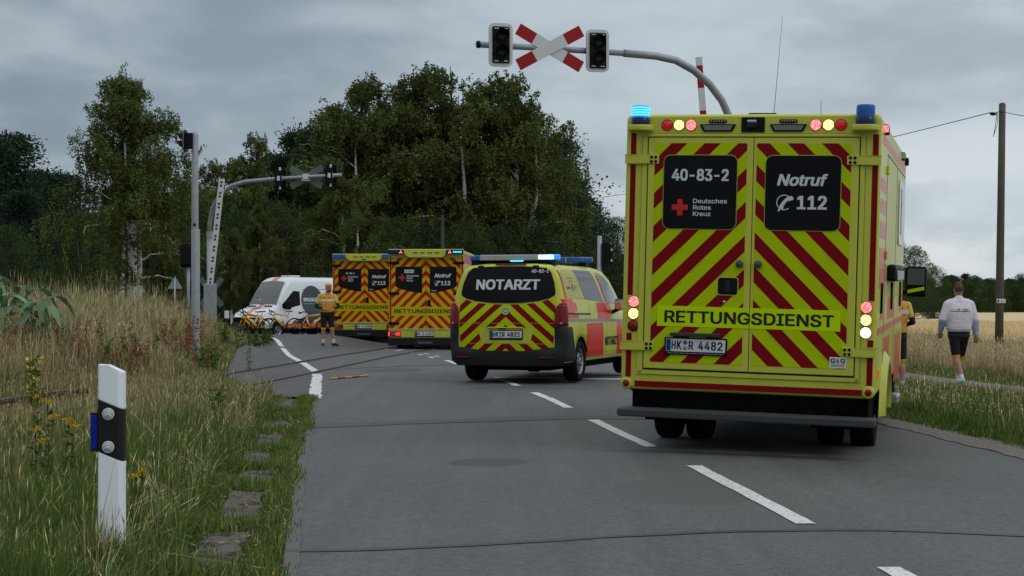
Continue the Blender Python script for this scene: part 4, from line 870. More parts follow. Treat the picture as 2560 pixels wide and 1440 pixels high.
# barriers
def barrier(px, y, ptop, pbot, w, label, stripes, ped=True):
    a, b = at(*ptop, y), at(*pbot, y); foot = Vector((b.x, y, gz(b.x, y))); o = thing('barrier', label, 'barrier', foot, group='raised level crossing barriers'); d_ = (a - b); L = d_.length; n = 10 if stripes else 1; u = d_.normalized(); s_ = Vector((u.z, 0, -u.x)); mb = MB()
    seg = [0, 1] if not stripes else list(np.arange(0, L, .385)) + [L]; seg = [q / L if stripes else q for q in seg]
    for i in range(len(seg) - 1):
        p, q = b - foot + d_ * seg[i], b - foot + d_ * seg[i + 1]; mb.add([p - s_ * w / 2 + Vector((0, e, 0)) for e in (-.03, .03)] + [p + s_ * w / 2 + Vector((0, e, 0)) for e in (.03, -.03)] + [q - s_ * w / 2 + Vector((0, e, 0)) for e in (-.03, .03)] + [q + s_ * w / 2 + Vector((0, e, 0)) for e in (.03, -.03)], [(0, 3, 7, 4), (1, 5, 6, 2), (0, 4, 5, 1), (3, 2, 6, 7), (0, 1, 2, 3), (4, 7, 6, 5)], (len(seg) - i) % 2 if stripes else 0)
    bo = mb.build('boom', [M_WHITE if not stripes else M_SIGNWHITE, M_SIGNRED], o, merge=False)
    if not stripes:
        for i in range(10):
            for e in (-.042, .042):
                p = b - foot + d_ * (0.038 + .9 * i / 9 + e / 1.3 * .5 + .014); MB().lathe([(.038, -.034), (.030, -.040), (.001, -.041)], p, 1, 14).build('reflector', M_REDDOT, bo)
    MB().box(b.x - foot.x - .17, b.x - foot.x + .17, -.14, .22, -.1, b.z - foot.z + .08).build('drive_box', M_GALV, o, .02); return o
barrier(0, 49, (555, 447), (525, 716), .17, 'raised white barrier boom with red reflector pairs at the far left gantry', False)
barrier(0, 27.6, (1747, 143), (1800, 840), .105, 'raised red and white striped barrier boom behind the near ambulance roof', True)
# tall mast with a side-on signal
x = (489 - PX0) / FOC * 33; z0 = gz(x, 33); H = EYE + (PYH - 328) / FOC * 33 - z0; zj = EYE + (PYH - 576) / FOC * 33 - z0
m_ = thing('signal_mast', 'thick grey signal mast left of the road with two lamps facing left at its top', 'signal mast', (x, 33, z0))
MB().lathe([(.088, -.2), (.088, zj), (.082, zj + .02)], n=20).lathe([(.071, zj), (.068, H - .07), (.05, H - .02), (.001, H)], (-.012, 0, 0), n=20).build('mast', M_GALV, m_)
MB().box(-.03, .02, -.075, -.068, zj + .08, zj + .14).build('cover_plate', M_BLACK, m_)
c = Vector((-.22, 0, H - .20)); hd = head(m_, c, .32, .44, R(-90), -1)
MB().tube([(-.20, 0, H - .12), (0, 0, H - .12)], .022, 8).tube([(-.20, 0, H - .32), (0, 0, H - .32)], .022, 8).build('bracket', M_GALV, m_)
# lower signals and cross boards behind it
o = thing('crossing_signal', 'dark signal with green backed crossing board behind the thick grey mast', 'crossing signal', (at(470, 640, 44).x, 44, gz(-8.8, 44)))
q = lambda px, py: at(px, py, 44) - o.location
MB().prism(rrect(-.22, .22, q(0, 668).z, q(0, 610).z, .08), 1, 0, .05).box(-.17, .17, -.14, 0, q(0, 662).z, q(0, 616).z).build('signal_head', M_BLACK, o, .01)
MB().tube([(0, .06, -.1), (0, .06, q(0, 612).z)], .045, 12).build('post', M_GALV, o)
for a, b in (((462, 662), (485, 772)), ((490, 668), (462, 768))):
    p, s_ = q(*a), q(*b); d_ = (s_ - p).normalized(); w = Vector((-d_.z, 0, d_.x)) * .07; MB().add([p - w + Vector((0, .09, 0)), p + w + Vector((0, .09, 0)), s_ + w + Vector((0, .09, 0)), s_ - w + Vector((0, .09, 0)), p - w + Vector((0, .105, 0)), p + w + Vector((0, .105, 0)), s_ + w + Vector((0, .105, 0)), s_ - w + Vector((0, .105, 0))], [(0, 1, 2, 3), (7, 6, 5, 4), (0, 4, 5, 1), (1, 5, 6, 2), (2, 6, 7, 3), (3, 7, 4, 0)]).build('cross_board', M_SIGNBACK, o)
MB().box(q(445, 0).x, q(482, 0).x, -.02, .0, q(0, 772).z, q(0, 768).z).build('warning_board', M_SIGNRED, o)
o = thing('crossing_sign', 'green backed crossing sign on a post behind the far barrier base', 'crossing sign', (at(527, 700, 50.6).x, 50.6, gz(-9.4, 50.6)))
MB().tube([(0, 0, -.1), (0, 0, 1.5)], .035, 10).build('post', M_GALV, o); c = at(527, 730, 50.6) - o.location + Vector((0, .06, 0)); cross_sign(o, c, 0, 1.1, .17, 1, 52)
o = thing('warning_sign', 'grey back of a triangular road sign left of the thick mast', 'road sign', (at(437, 700, 55).x, 55, gz(-11.4, 55)))
p = [at(a, b, 55) - o.location for a, b in ((418, 722), (456, 722), (437, 690))]; MB().tube([(0, 0, -.1), (0, 0, p[2].z - .06)], .03, 10).build('post', M_GALV, o); MB().prism([(v.x, v.z) for v in p], 1, .035, .045).build('sign_plate', M_GALV, o)
# post and signal seen over the doctor van
o = thing('signal_post', 'short grey post with a dark double signal above the doctor van roof', 'signal post', (at(1499, 600, 40).x, 40, gz(2.2, 40)))
q = lambda px, py: at(px, py, 40) - o.location
MB().lathe([(.056, -.1), (.056, q(0, 590).z), (.001, q(0, 589).z)], n=16).build('post', M_GALV, o)
MB().box(q(1505, 0).x, q(1522, 0).x, -.1, .2, q(0, 668).z, q(0, 606).z).box(q(1522, 0).x, q(1532, 0).x, -.05, .15, q(0, 662).z, q(0, 612).z).build('signal_head', M_BLACK, o, .01)
for py in (627, 654): MB().add([q(1526, py), q(1531, py), q(1531, py - 3), q(1528, py - 8)], [(0, 1, 2, 3)]).xf(lambda x, y, z: (x, y - .052, z)).build('mark', M_WHITE, o)
# delineator posts
def delineator(px, y, rot, label):
    x = (px - PX0) / FOC * y; z0 = gz(x, y); o = thing('delineator_post', label, 'delineator post', (x, y, z0), (0, 0, rot), 'white delineator posts with black slanted band')
    w = .121; sh = lambda u: .062 * (0.62 - (u + w / 2) / w) if u > -.02 else .062 * .30
    def body(za, zb, top):
        mb = MB(); pl = [(-w / 2, -.008), (-w / 2 + .008, -.016), (-.012, -.016), (w / 2 - .02, -.016), (w / 2, .004), (w / 2, .06), (-.012, .055), (-w / 2, .05)]; v = []; n = len(pl)
        for p in pl: v.append((p[0], p[1], za - (p[0] + w / 2) * .42 if za > .1 else za))
        for p in pl: v.append((p[0], p[1], zb - ((p[0] + w / 2) * .42 if not top else max(0, (p[0] + w / 2 - .048)) * .52) ))
        return mb.add(v, [tuple(range(n - 1, -1, -1)), tuple(range(n, 2 * n))] + [(i, (i + 1) % n, n + (i + 1) % n, n + i) for i in range(n)])
    zt = 1.035
    a = body(-.1, .555 + .058, False).build('lower_body', M_DELWHITE, o, .004); body(.555 + .0585, .815 + .05, False).build('black_band', M_DELBLACK, o, .003); body(.815 + .0505, zt, True).build('upper_body', M_DELWHITE, o, .006)
    for zc in (.795, .635):
        rf = MB().lathe([(.0, -.0205), (.027, -.0205), (.029, -.016)], (-.008, 0, zc), 1, 28).build('reflector', M_REFL, o); sp = MB().lathe([(.0265, -.0212), (.029, -.0212), (.029, -.018), (.0265, -.018)], (-.008, 0, zc), 1, 28); sp.lathe([(.0, -.022), (.0045, -.022), (.0045, -.020)], (-.008, 0, zc), 1, 12)
        for k in range(3):
            an = R(80 + 120 * k); dx_, dz_ = math.cos(an), math.sin(an); sp.tube([(-.008, -.0208, zc), (-.008 + dx_ * .027, -.0208, zc + dz_ * .027)], .0015, 5)
        sp.build('spokes', M_REFLRIM, rf)
    return o
M_DELWHITE = mat('delineator_white', (0.80, 0.84, 0.86), 0.45, var=0.05, scale=10, dirt=0.0); M_DELBLACK = mat('delineator_black', (0.010, 0.010, 0.011), 0.5)
M_REFL = mat('reflector_glass', (0.46, 0.48, 0.49), 0.25, var=0.25, scale=260); M_REFLRIM = mat('reflector_rim', (0.78, 0.80, 0.81), 0.3)
dp = delineator(277, 7.85, 0.0, 'white delineator post with black band, two round reflectors and blue side reflector in the grass')
MB().box(-.098, -.066, -.004, .02, .625, .787).build('blue_reflector', mat('blue_reflector', (0.004, 0.018, 0.30), 0.22), dp, .003); MB().box(-.100, -.060, -.002, .024, .787, .800).box(-.100, -.060, -.002, .024, .612, .625).box(-.066, -.060, .0, .022, .606, .812).build('reflector_holder', M_DELBLACK, dp, .002)
o = thing('delineator_post', 'small distant white delineator post left of the yellow bicycles', 'delineator post', (at(567, 790, 66).x, 66, gz(-11.6, 66)), group='white delineator posts with black slanted band')
q = lambda px, py: at(px, py, 66) - o.location
MB().box(-.09, .09, -.03, .03, q(0, 796).z, q(0, 777).z).build('upper_body', M_DELWHITE, o, .01); MB().box(-.06, .06, -.03, .03, -.1, q(0, 796).z).build('lower_body', M_DELBLACK, o, .01)
# the red and yellow hose ramp lying on the road
def lay(px, py): y = 4050 * 1.31 / (py - 752); x = (px - PX0) / FOC * y; return (x, y, gz(x, y) + .018)
pts = [lay(825, 945.0), lay(842, 944.2), lay(862, 942.3), lay(880, 941.9), lay(898, 940), lay(919, 938)]
mb = MB()
for i in range(5):
    for k in range(2):
        a, b = Vector(pts[i]).lerp(Vector(pts[i + 1]), k / 2), Vector(pts[i]).lerp(Vector(pts[i + 1]), (k + 1) / 2); mb.tube([a, b], .018, 8, (i * 2 + k) // 2 % 2)
mb.build('hose', [mat('hose_yellow', (0.5, 0.32, 0.02), .5), mat('hose_red', (0.4, 0.03, 0.02), .5)], merge=False); tag(bpy.data.objects['hose'], 'twisted red and yellow strap lying flat on the asphalt', 'strap')
bpy.data.objects['hose'].name = 'strap'
# ================================================================ vehicles
def wheel(parent, x, y, r, w, side, rimmat, steel=True):
    """tyre (with its rim below it); side = +1 shows the rim to +x"""
    t = MB().lathe([(r * .66, -w / 2), (r * .93, -w / 2), (r * .985, -w / 2 + .02), (r, -w / 2 + .045), (r, w / 2 - .045), (r * .985, w / 2 - .02), (r * .93, w / 2), (r * .66, w / 2), (r * .64, w / 2 - .03), (r * .64, -w / 2 + .03), (r * .66, -w / 2)], (x, y, r), 0, 36).build('wheel', M_RUBBER, parent)
    xo = x + side * (w / 2 - .035); mb = MB(); mb.lathe([(r * .66, side * .02), (r * .62, side * .012), (r * .56, -side * .03), (r * .40, -side * .01), (r * .20, side * .012), (r * .12, side * .03), (.001, side * .032)], (xo, y, r), 0, 36, 0)
    for k in range(14):
        a = 2 * math.pi * k / 14; mb.ball((xo - side * .004, y + math.cos(a) * r * .49, r + math.sin(a) * r * .49), (.012, r * .05, r * .05), 8, 1)
    for k in range(5):
        a = 2 * math.pi * k / 5; mb.ball((xo + side * .016, y + math.cos(a) * r * .25, r + math.sin(a) * r * .25), .014, 8, 1)
    mb.build('rim', [rimmat, M_BLACK], t); return t
M_RIM = mat('steel_rim', (0.26, 0.27, 0.28), 0.4, metal=0.6)

def number_plate(parent, xc, zc, y, text, w=.52, h=.11, name='number_plate', fine=True, place=None):
    P = place or (lambda x, yy, z: (x, yy, z)); f = MB().prism(rrect(xc - w / 2 - .015, xc + w / 2 + .015, zc - h / 2 - .03, zc + h / 2 + .012, .008), 1, y, y - .012).xf(P).build(name, M_BLACK, parent)
    MB().prism(rrect(xc - w / 2, xc + w / 2, zc - h / 2, zc + h / 2, .006), 1, y - .0121, y - .015).xf(P).build('plate_face', M_PLATE, f)
    MB().box(xc - w / 2 + .003, xc - w / 2 + .042, y - .0165, y - .0151, zc - h / 2 + .004, zc + h / 2 - .004).xf(P).build('blue_band', M_BLUE, f)
    pl = lambda u, v: P(u, y - .0163, v); mb = MB(); zl, zh = zc - h * .34, zc + h * .34; a, b = text
    letters(mb, a[0], xc - w * .405, xc - w * .335, zl, zh, pl); letters(mb, a[1], xc - w * .315, xc - w * .235, zl, zh, pl)
    letters(mb, a[2], xc - w * .115, xc - w * .035, zl, zh, pl)
    for k, c in enumerate(b): letters(mb, c, xc + w * (.045 + k * .108), xc + w * (.045 + k * .108 + .088), zl, zh, pl)
    mb.build('lettering', M_INK, f)
    if fine:
        s_ = MB()
        s_.lathe([(.0, y - .0165), (.019, y - .0165), (.019, y - .0152)], (xc - w * .175, 0, zc + h * .22), 1, 16).xf(P).build('upper_seal', mat('seal_blue', (.03, .13, .32), .4), f)
        MB().lathe([(.0, y - .0165), (.021, y - .0165), (.021, y - .0152)], (xc - w * .175, 0, zc - h * .2), 1, 16).xf(P).build('lower_seal', mat('seal_grey', (.36, .36, .38), .4), f)
        MB().lathe([(.0, y - .0172), (.008, y - .0172), (.008, y - .0166)], (xc - w * .175, 0, zc - h * .2), 1, 12).xf(P).build('seal_mark', M_CROSS, f)
    return f

def lamp(parent, name, x, y, z, r, m, rim=True):
    o = MB().lathe([(.001, y - .022), (r * .55, y - .020), (r * .88, y - .012), (r, y - .001)], (x, 0, z), 1, 26).build(name, m, parent)
    if rim: MB().lathe([(r, y), (r, y - .012), (r * 1.07, y - .010), (r * 1.09, y)], (x, 0, z), 1, 26).build('lamp_rim', M_RLENS if 'red' in m.name else M_BLACK, o)
    return o

def phone_mark(mb, x0, z0, s, place):
    """a handset across an open ring"""
    n = 30; cx, cz, r_ = x0 + .42 * s, z0 + .52 * s, .42 * s
    pts = [(cx + r_ * math.cos(R(30 + 262 * k / n + 18)), cz + r_ * math.sin(R(30 + 262 * k / n + 18))) for k in range(n + 1)]; t = .024 * s; v = []
    for k, p in enumerate(pts):
        d_ = ((p[0] - cx) / r_, (p[1] - cz) / r_); v += [place(p[0] - d_[0] * t, p[1] - d_[1] * t), place(p[0] + d_[0] * t, p[1] + d_[1] * t)]
    mb.add(v, [(2 * k, 2 * k + 1, 2 * k + 3, 2 * k + 2) for k in range(n)])
    hs = [(.06, 0), (.16, .02), (.20, .13), (.37, .15), (.40, .28), (.36, .33), (.60, .62), (.68, .60), (.95, .68), (.93, .82), (.80, .90), (.62, .86), (.42, .68), (.22, .42), (.12, .22), (.10, .12)]
    bm = bmesh.new(); f = bm.faces.new([bm.verts.new((x0 + a * s, z0 + b * s, 0)) for a, b in hs]); res = bmesh.ops.triangulate(bm, faces=[f]); bm.verts.index_update()
    mb.add([place(q.co.x, q.co.y) for q in bm.verts], [tuple(q.index for q in t_.verts) for t_ in bm.faces]); bm.free()

def cross_mark(mb, xc, zc, s, y, P=lambda x, y, z: (x, y, z)):
    a = s / 6; b = s / 2; mb.prism([(-a + xc, -b + zc), (a + xc, -b + zc), (a + xc, -a + zc), (b + xc, -a + zc), (b + xc, a + zc), (a + xc, a + zc), (a + xc, b + zc), (-a + xc, b + zc), (-a + xc, a + zc), (-b + xc, a + zc), (-b + xc, -a + zc), (-a + xc, -a + zc)], 1, y, y - .001).xf(P)

# ---------------------------------------------------------------- van shells
class Shell:
    """a van body lofted from cross-sections along y; half profile = list of (inset, height 0..1)"""
    def __init__(s, W, prof, ys, zb, zt, ws, tumble, rear=None):
        s.W, s.prof, s.ys, s.zb, s.zt, s.ws, s.tum = W, prof, np.array(ys, float), zb, zt, ws, tumble; s.rear = rear or (lambda x, z: 0.0)
        s.arches = []; s.dense = np.unique(np.concatenate([s.ys, np.linspace(s.ys[0], s.ys[-1], 34)]))
    def ring(s, y):
        zt = float(np.interp(y, s.ys, s.zt)); zb = s.zb; w = float(np.interp(y, s.ys, s.ws)); k = float(np.interp(y, s.ys, s.tum))
        za = max([0.0] + [zc + math.sqrt(max(0.0, r * r - (y - yc) ** 2)) for yc, zc, r in s.arches if abs(y - yc) < r])
        return [(max(0.0, w - a * k) if a < 9 else 0.0, max(za, zb + h * (zt - zb))) for a, h in s.prof]
    def open_arches(s, wheels, r):
        s.arches = [(y, z, r) for y, z in wheels]
        for y, z in wheels: s.dense = np.unique(np.concatenate([s.dense, y + r * np.cos(np.linspace(0, math.pi, 21)), [y - r - .004, y + r + .004]]))
    def xs(s, y, z):
        keep = s.arches; s.arches = []; p = [q for q in s.ring(y)]; s.arches = keep; hs = [q[1] for q in p]; j = [i for i in range(len(p)) if p[i][0] > 0]
        return float(np.interp(z, [p[i][1] for i in j], [p[i][0] for i in j]))
    def deform(s, x, y, z):
        f = max(0.0, 1 - y / .9); return (x, y + f * f * s.rear(x, z), z)
    def body(s):
        mb = MB(); rings = []; n = len(s.prof); zc = s.zb + .5 * (float(s.zt[0]) - s.zb)
        def full(r): return [(x, z) for x, z in r] + [(-x, z) for x, z in r[::-1] if x > 0]
        r0 = full(s.ring(s.ys[0])); seq = []
        y0_ = float(s.ys[0])
        for k, yy in ((0.0, 0.0), (.5, 0.0), (.86, 0.0), (.945, .012), (.98, .04)): seq.append((y0_ + yy, [(x * k, zc + (z - zc) * k) for x, z in r0]))
        for y in s.dense: seq.append((y + .10 if y == s.dense[0] else max(y, y0_ + .1001), full(s.ring(y))))
        rl = full(s.ring(s.ys[-1])); yl = s.ys[-1]; zc2 = s.zb + .5 * (float(s.zt[-1]) - s.zb)
        for k, dy in ((.97, .05), (.90, .09), (.5, .11), (0.0, .12)): seq.append((yl + dy, [(x * k, zc2 + (z - zc2) * k) for x, z in rl]))
        m = len(r0); v = [s.deform(x, y, z) for y, r in seq for x, z in r]
        f = [(i * m + j, i * m + (j + 1) % m, (i + 1) * m + (j + 1) % m, (i + 1) * m + j) for i in range(len(seq) - 1) for j in range(m)]
        return mb.add(v, f, 0, True)
    def side(s, y, z, sgn=1, eps=.004):
        return s.deform(sgn * (s.xs(y, z) + eps), y, z)
    def patch(s, mb, poly, sgn=1, eps=.004, mi=0, step=.16):
        """a film that follows the side between the corners of poly (y, z)"""
        bm = bmesh.new(); f = bm.faces.new([bm.verts.new((p[0], p[1], 0)) for p in poly])
        y0, y1 = min(p[0] for p in poly), max(p[0] for p in poly); z0, z1 = min(p[1] for p in poly), max(p[1] for p in poly)
        for a in np.arange(y0 + step, y1, step): bmesh.ops.bisect_plane(bm, geom=bm.verts[:] + bm.edges[:] + bm.faces[:], plane_co=(a, 0, 0), plane_no=(1, 0, 0))
        for a in np.arange(z0 + step * .5, z1, step * .5): bmesh.ops.bisect_plane(bm, geom=bm.verts[:] + bm.edges[:] + bm.faces[:], plane_co=(0, a, 0), plane_no=(0, 1, 0))
        bm.verts.index_update(); mb.add([s.side(q.co.x, q.co.y, sgn, eps) for q in bm.verts], [tuple(q.index for q in t.verts) for t in bm.faces], mi, True); bm.free(); return mb
def cut_arches(o, wheels, W, r, black):
    """dark linings inside the wheel openings and under the floor"""
    o.data.materials.append(black); k = len(o.data.materials) - 1
    for p in o.data.polygons:
        if p.normal.z < -.25 and p.center.z < 1.0: p.material_index = k
def livery(name, base, film, rules, dirt=True):
    """paint with blocks of film: rules = (y0, y1, z0, z1, slant)"""
    m, nt, b = new_mat(name); c = coords(nt); x, y, z = sep(c); mask = None
    for y0, y1, z0, z1, sl in rules:
        yy_ = y + (z * sl); k = ((yy_ > y0 + 0.0) * (yy_ < y1)) * ((z > z0) * (z < z1)); mask = k if mask is None else (mask | k)
    n = noise_t(c, 4, 4); setc(b, 'Base Color', mixc(nt, mask, mixc(nt, n, [q * .94 for q in base], [q * 1.06 for q in base]), film)); setc(b, 'Roughness', 0.35); setc(b, 'Specular IOR Level', 0.25); setc(b, 'Coat Weight', 0.22); setc(b, 'Coat Roughness', 0.05); return m

SPRINTER = [(9, 0.0), (.06, 0.0), (.015, .03), (0, .10), (0, .36), (.02, .42), (.05, .58), (.10, .80), (.14, .90), (.20, .955), (.34, .985), (.60, .998), (9, 1.0)]
def cab_shell(W, H, y0, y1, zb=.32):
    """front half of a panel van from y0 (open back) to the nose at y1"""
    L = y1 - y0; a = y1 - 1.95
    ys = [y0, a, y1 - 1.78, y1 - 1.5, y1 - 1.1, y1 - .86, y1 - .5, y1 - .2, y1 - .05]; zt = [H, H, H * .985, H * .915, H * .72, H * .595, H * .545, H * .49, H * .43]
    return Shell(W, SPRINTER, ys, zb, zt, [W, W, W, W, W, W, W - .02, W - .09, W - .2], [1, 1, 1, 1, .85, .6, .5, .5, .5])

# ================================================================ near ambulance
def near_ambulance():
    o = thing('ambulance', 'large yellow box ambulance nearest the camera with number 40-83-2 and lit rear lamps', 'ambulance', (2.005, 14.06, -.055), (0, 0, 0), 'yellow rescue ambulances')
    Z0 = .095
    o.matrix_world = Matrix.Translation((2.005 , 14.06, .04)) @ Matrix.Rotation(R(-16), 4, 'Z') @ Matrix.Rotation(R(.9), 4, 'X') @ Matrix.Rotation(R(1.63), 4, 'Y') @ Matrix.Translation((0, 0, -Z0))
    U = lambda mb: mb.xf(lambda x, y, z: (x, y, z + Z0))           # heights below were measured from the frame, not the ground
    B = lambda mb, *a, **k: U(mb).build(*a, **k)
    W = 1.10; pf = rrect(-W, W, .462, 2.886, .055, 5); n = len(pf); mb = MB(); v = []
    cx_, cz_ = 0, 1.67
    sc_ = lambda k: [(x - math.copysign(k, x), z - math.copysign(k, z - cz_)) for x, z in pf]
    seq = [(0.0, sc_(.03)), (.009, sc_(.012)), (.03, pf), (4.9, pf)]
    for y, p in seq: v += [(x, y, z) for x, z in p]
    mb.add(v, [(i * n + j, i * n + (j + 1) % n, (i + 1) * n + (j + 1) % n, (i + 1) * n + j) for i in range(3) for j in range(n)] + [tuple(range(n)), tuple(range(4 * n - 1, 3 * n - 1, -1))])
    body = B(mb, 'box_body', M_YEL, o)
    for p in body.data.polygons: p.use_smooth = False
    # rear frame, header, seams
    B(MB().box(-.955, .965, -.014, -.0005, 2.712, 2.868), 'header', M_YEL, o, .012)
    B(MB().box(-.896, .924, -.030, -.0005, 2.686, 2.710), 'rain_gutter', M_YEL, o, .008)
    B(MB().box(-.902, .930, -.0025, -.0004, .640, 2.684), 'door_seal', M_INK, o)
    B(MB().box(-.955, -.950, -.002, -.0004, .60, 2.70).box(.972, .977, -.002, -.0004, .60, 2.70).box(-.955, .977, -.002, -.0004, .596, .60), 'frame_seam', mat('seam_shadow', (.16, .17, .02), .6), o)
    fr = MB()
    for a, b, c, d_ in ((-.950, -.904, .602, 2.684), (.932, .972, .602, 2.684)): fr.box(a, b, -.012, -.0005, c, d_)
    fr.box(-.950, .972, -.012, -.0005, .602, .638); B(fr, 'door_frame', M_YEL, o, .004)
    CH = chevron_mat('near_chevron', LIME, CRED, .029, .2915, 2.331 + .002 + Z0, 1.0, .487)
    for nm, x0, x1, p0, p1 in (('L', -.894, .0255, -.835, -.028), ('R', .0305, .922, .056, .857)):
        d_ = B(MB().box(x0, x1, -.022, -.003, .655, 2.680), 'rear_door', M_YEL, o, .006)
        B(MB().prism(rrect(p0, p1, .712, 2.631, .012), 1, -.0225, -.0245), 'chevron_film', CH, d_)
        w0, w1 = (-.750, -.111) if nm == 'L' else (.138, .774)
        B(MB().prism(rrect(w0 - .006, w1 + .006, 1.880, 2.531, .065), 1, -.0246, -.0275), 'window_trim', mat('window_trim', (.33, .38, .05), .4), d_)
        wn = B(MB().prism(rrect(w0, w1, 1.886, 2.525, .06), 1, -.0276, -.032), 'window', M_GLASS, d_, .003)
        pl = lambda u, v_: (u, -.0335, v_)
        if nm == 'L':
            mb = MB(); letters(mb, '40-83-2', -.679, -.180, 2.302, 2.407, pl, bold=.03); q = B(mb, 'number_lettering', M_WHITE, wn)
            mb = MB(); cross_mark(mb, -.602, 2.072, .142, -.0325); B(mb, 'red_cross', M_CROSS, wn)
            mb = MB(); letters(mb, 'Deutsches', -.487, -.191, 2.108, 2.147, pl, bold=.02); letters(mb, 'Rotes', -.486, -.328, 2.052, 2.091, pl, bold=.02); letters(mb, 'Kreuz', -.486, -.330, 1.997, 2.036, pl, bold=.02); B(mb, 'lettering', M_WHITE, wn)
        else:
            mb = MB(); letters(mb, 'Notruf', .236, .668, 2.266, 2.370, pl, bold=.03, shear=.22); letters(mb, '112', .410, .663, 2.066, 2.184, pl, bold=.032); phone_mark(mb, .238, 2.046, .15, pl); B(mb, 'lettering', M_WHITE, wn)
        b0, b1 = (-.779, .0255) if nm == 'L' else (.0305, .803)
        B(MB().box(b0, b1, -.0268, -.0247, 1.031, 1.209), 'text_band', M_LIME, d_)
        kx = -.066 if nm == 'L' else .094
        B(MB().lathe([(.028, -.024), (.028, -.040), (.034, -.048), (.034, -.062), (.026, -.074), (.001, -.078)], (kx, 0, 1.588), 1, 22), 'door_knob', mat('knob_grey', (.06, .063, .066), .3), d_)
    mb = MB(); pl = lambda u, v_: (u, -.0282, v_); letters(mb, 'RETTUNGSDIENST', -.715, .749, 1.063, 1.170, pl, bold=.028); B(mb, 'rescue_lettering', M_INK, o)
    # thin cut marks in the film
    mb = MB()
    for k in range(8):
        zc = 2.331 - .2915 * k
        for sg in (-1, 1):
            for f0, f1 in ((.18, .33), (.46, .62), (.72, .86)):
                a, b = .03 + .80 * f0, .03 + .80 * f1; za, zb_ = zc - a - .012, zc - b - .012
                if zb_ < .72 or (1.87 < za + .1 and zb_ < 2.54) or 1.0 < za < 1.4: continue
                mb.add([(.029 + sg * a, -.0252, za), (.029 + sg * b, -.0252, zb_), (.029 + sg * b, -.0252, zb_ - .004), (.029 + sg * a, -.0252, za - .004)], [(0, 1, 2, 3)])
    B(mb, 'film_marks', mat('film_mark', (.10, .12, .02), .6), o)
    # hinges
    for x0, x1, z0, z1, sg in ((-1.100, -.797, 2.450, 2.529, -1), (.822, 1.106, 2.449, 2.527, 1), (-1.104, -.802, .811, .889, -1), (.818, 1.108, .820, .898, 1)):
        h = B(MB().box(x0, x1, -.036, -.0246, z0, z1).box(x0 if sg < 0 else x1 - .05, x0 + .05 if sg < 0 else x1, -.036, -.002, z0, z1), 'hinge', M_YEL, o, .005); mb = MB()
        e = x1 if sg < 0 else x0
        for bx in (.028, .066):
            for bz in (.02, .058): mb.lathe([(.001, -.046), (.010, -.044), (.014, -.036)], (e - bx if sg < 0 else e + bx, 0, z0 + bz), 1, 12)
        B(mb, 'bolts', M_BLACK, h)
    hd = B(MB().prism(rrect(-.258, -.074, 1.313, 1.473, .025), 1, -.0246, -.0262), 'door_handle', M_YEL, o)
    B(MB().prism(rrect(-.251, -.081, 1.320, 1.466, .022), 1, -.0263, -.031), 'handle_recess', M_BLACK, hd, .003); B(MB().box(-.190, -.142, -.037, -.0312, 1.345, 1.44), 'latch', M_INK, hd, .005)
    B(MB().lathe([(.001, -.032), (.010, -.031), (.014, -.0247)], (-.194, 0, 1.255), 1, 16), 'lock', M_STEEL, o)
    B(MB().prism(rrect(-.657, -.215, .948, .978, .012), 1, -.0247, -.075), 'plate_lamp', mat('plate_lamp_green', (.03, .045, .03), .3), o, .006)
    pt = number_plate(o, -.432, .868 + Z0, -.0247, ('HKR', '4482'))
    mb = MB(); letters(mb, 'G&G Automobilhandels GmbH · www.rettungswagen.info', -.675, -.19, .793, .803, lambda u, v_: (u, -.0395, v_), bold=.0); B(mb, 'small_lettering', M_WHITE, pt)
    st = B(MB().box(.721, .861, -.0262, -.0246, .718, .812), 'sticker', M_PLATE, o); mb = MB(); pl = lambda u, v_: (u, -.0272, v_); letters(mb, 'G', .730, .770, .762, .802, pl, bold=.03); letters(mb, 'G', .812, .852, .762, .802, pl, bold=.03)
    for k in range(3): mb.box(.732, .850, -.0268, -.0263, .752 - k * .011, .756 - k * .011)
    B(mb, 'lettering', M_INK, st); mb = MB(); letters(mb, '&', .778, .804, .766, .796, pl, bold=.03); B(mb, 'red_lettering', M_CROSS, st)
    # red strips
    mb = MB()
    for x0, x1, segs in ((-1.056, -1.008, ((2.535, 2.720), (1.295, 2.445), (.895, .958), (.57, .806))), (1.031, 1.080, ((2.532, 2.711), (1.298, 2.443), (.905, .965), (.577, .815)))):
        for a, b in segs: mb.box(x0, x1, -.0022, -.0003, a, b)
    mb.box(-.973, .996, -.0022, -.0003, .487, .540); B(mb, 'red_film', M_REDF, o)
    # lamps
    for x, m in ((-.735, M_REDD_LED), (-.630, M_AMB_LED), (-.523, M_RED_LED), (.550, M_RED_LED), (.657, M_AMB_LED), (.763, M_REDD_LED)): lamp(o, 'upper_lamp', x, -.0145, 2.789 + Z0, .046, m)
    for x, z, m in ((-.996, 1.237, M_RED_LED), (-.996, 1.130, M_AMB_LED), (-.996, 1.022, M_RLENS), (1.014, 1.243, M_RED_LED), (1.014, 1.135, M_AMB_LED), (1.014, 1.028, M_WHT_LED)): lamp(o, 'tail_lamp', x, -.0005, z + Z0, .047, m)
    for x, z in ((-1.046, .515), (1.050, .520)):
        c = B(MB().lathe([(.001, -.016), (.045, -.014), (.053, -.007), (.055, .01)], (x, 0, z), 1, 24), 'corner_cap', M_YEL, o); B(MB().lathe([(.001, -.028), (.026, -.026), (.030, -.019)], (x, 0, z), 1, 20), 'reflector', M_RLENS, c)
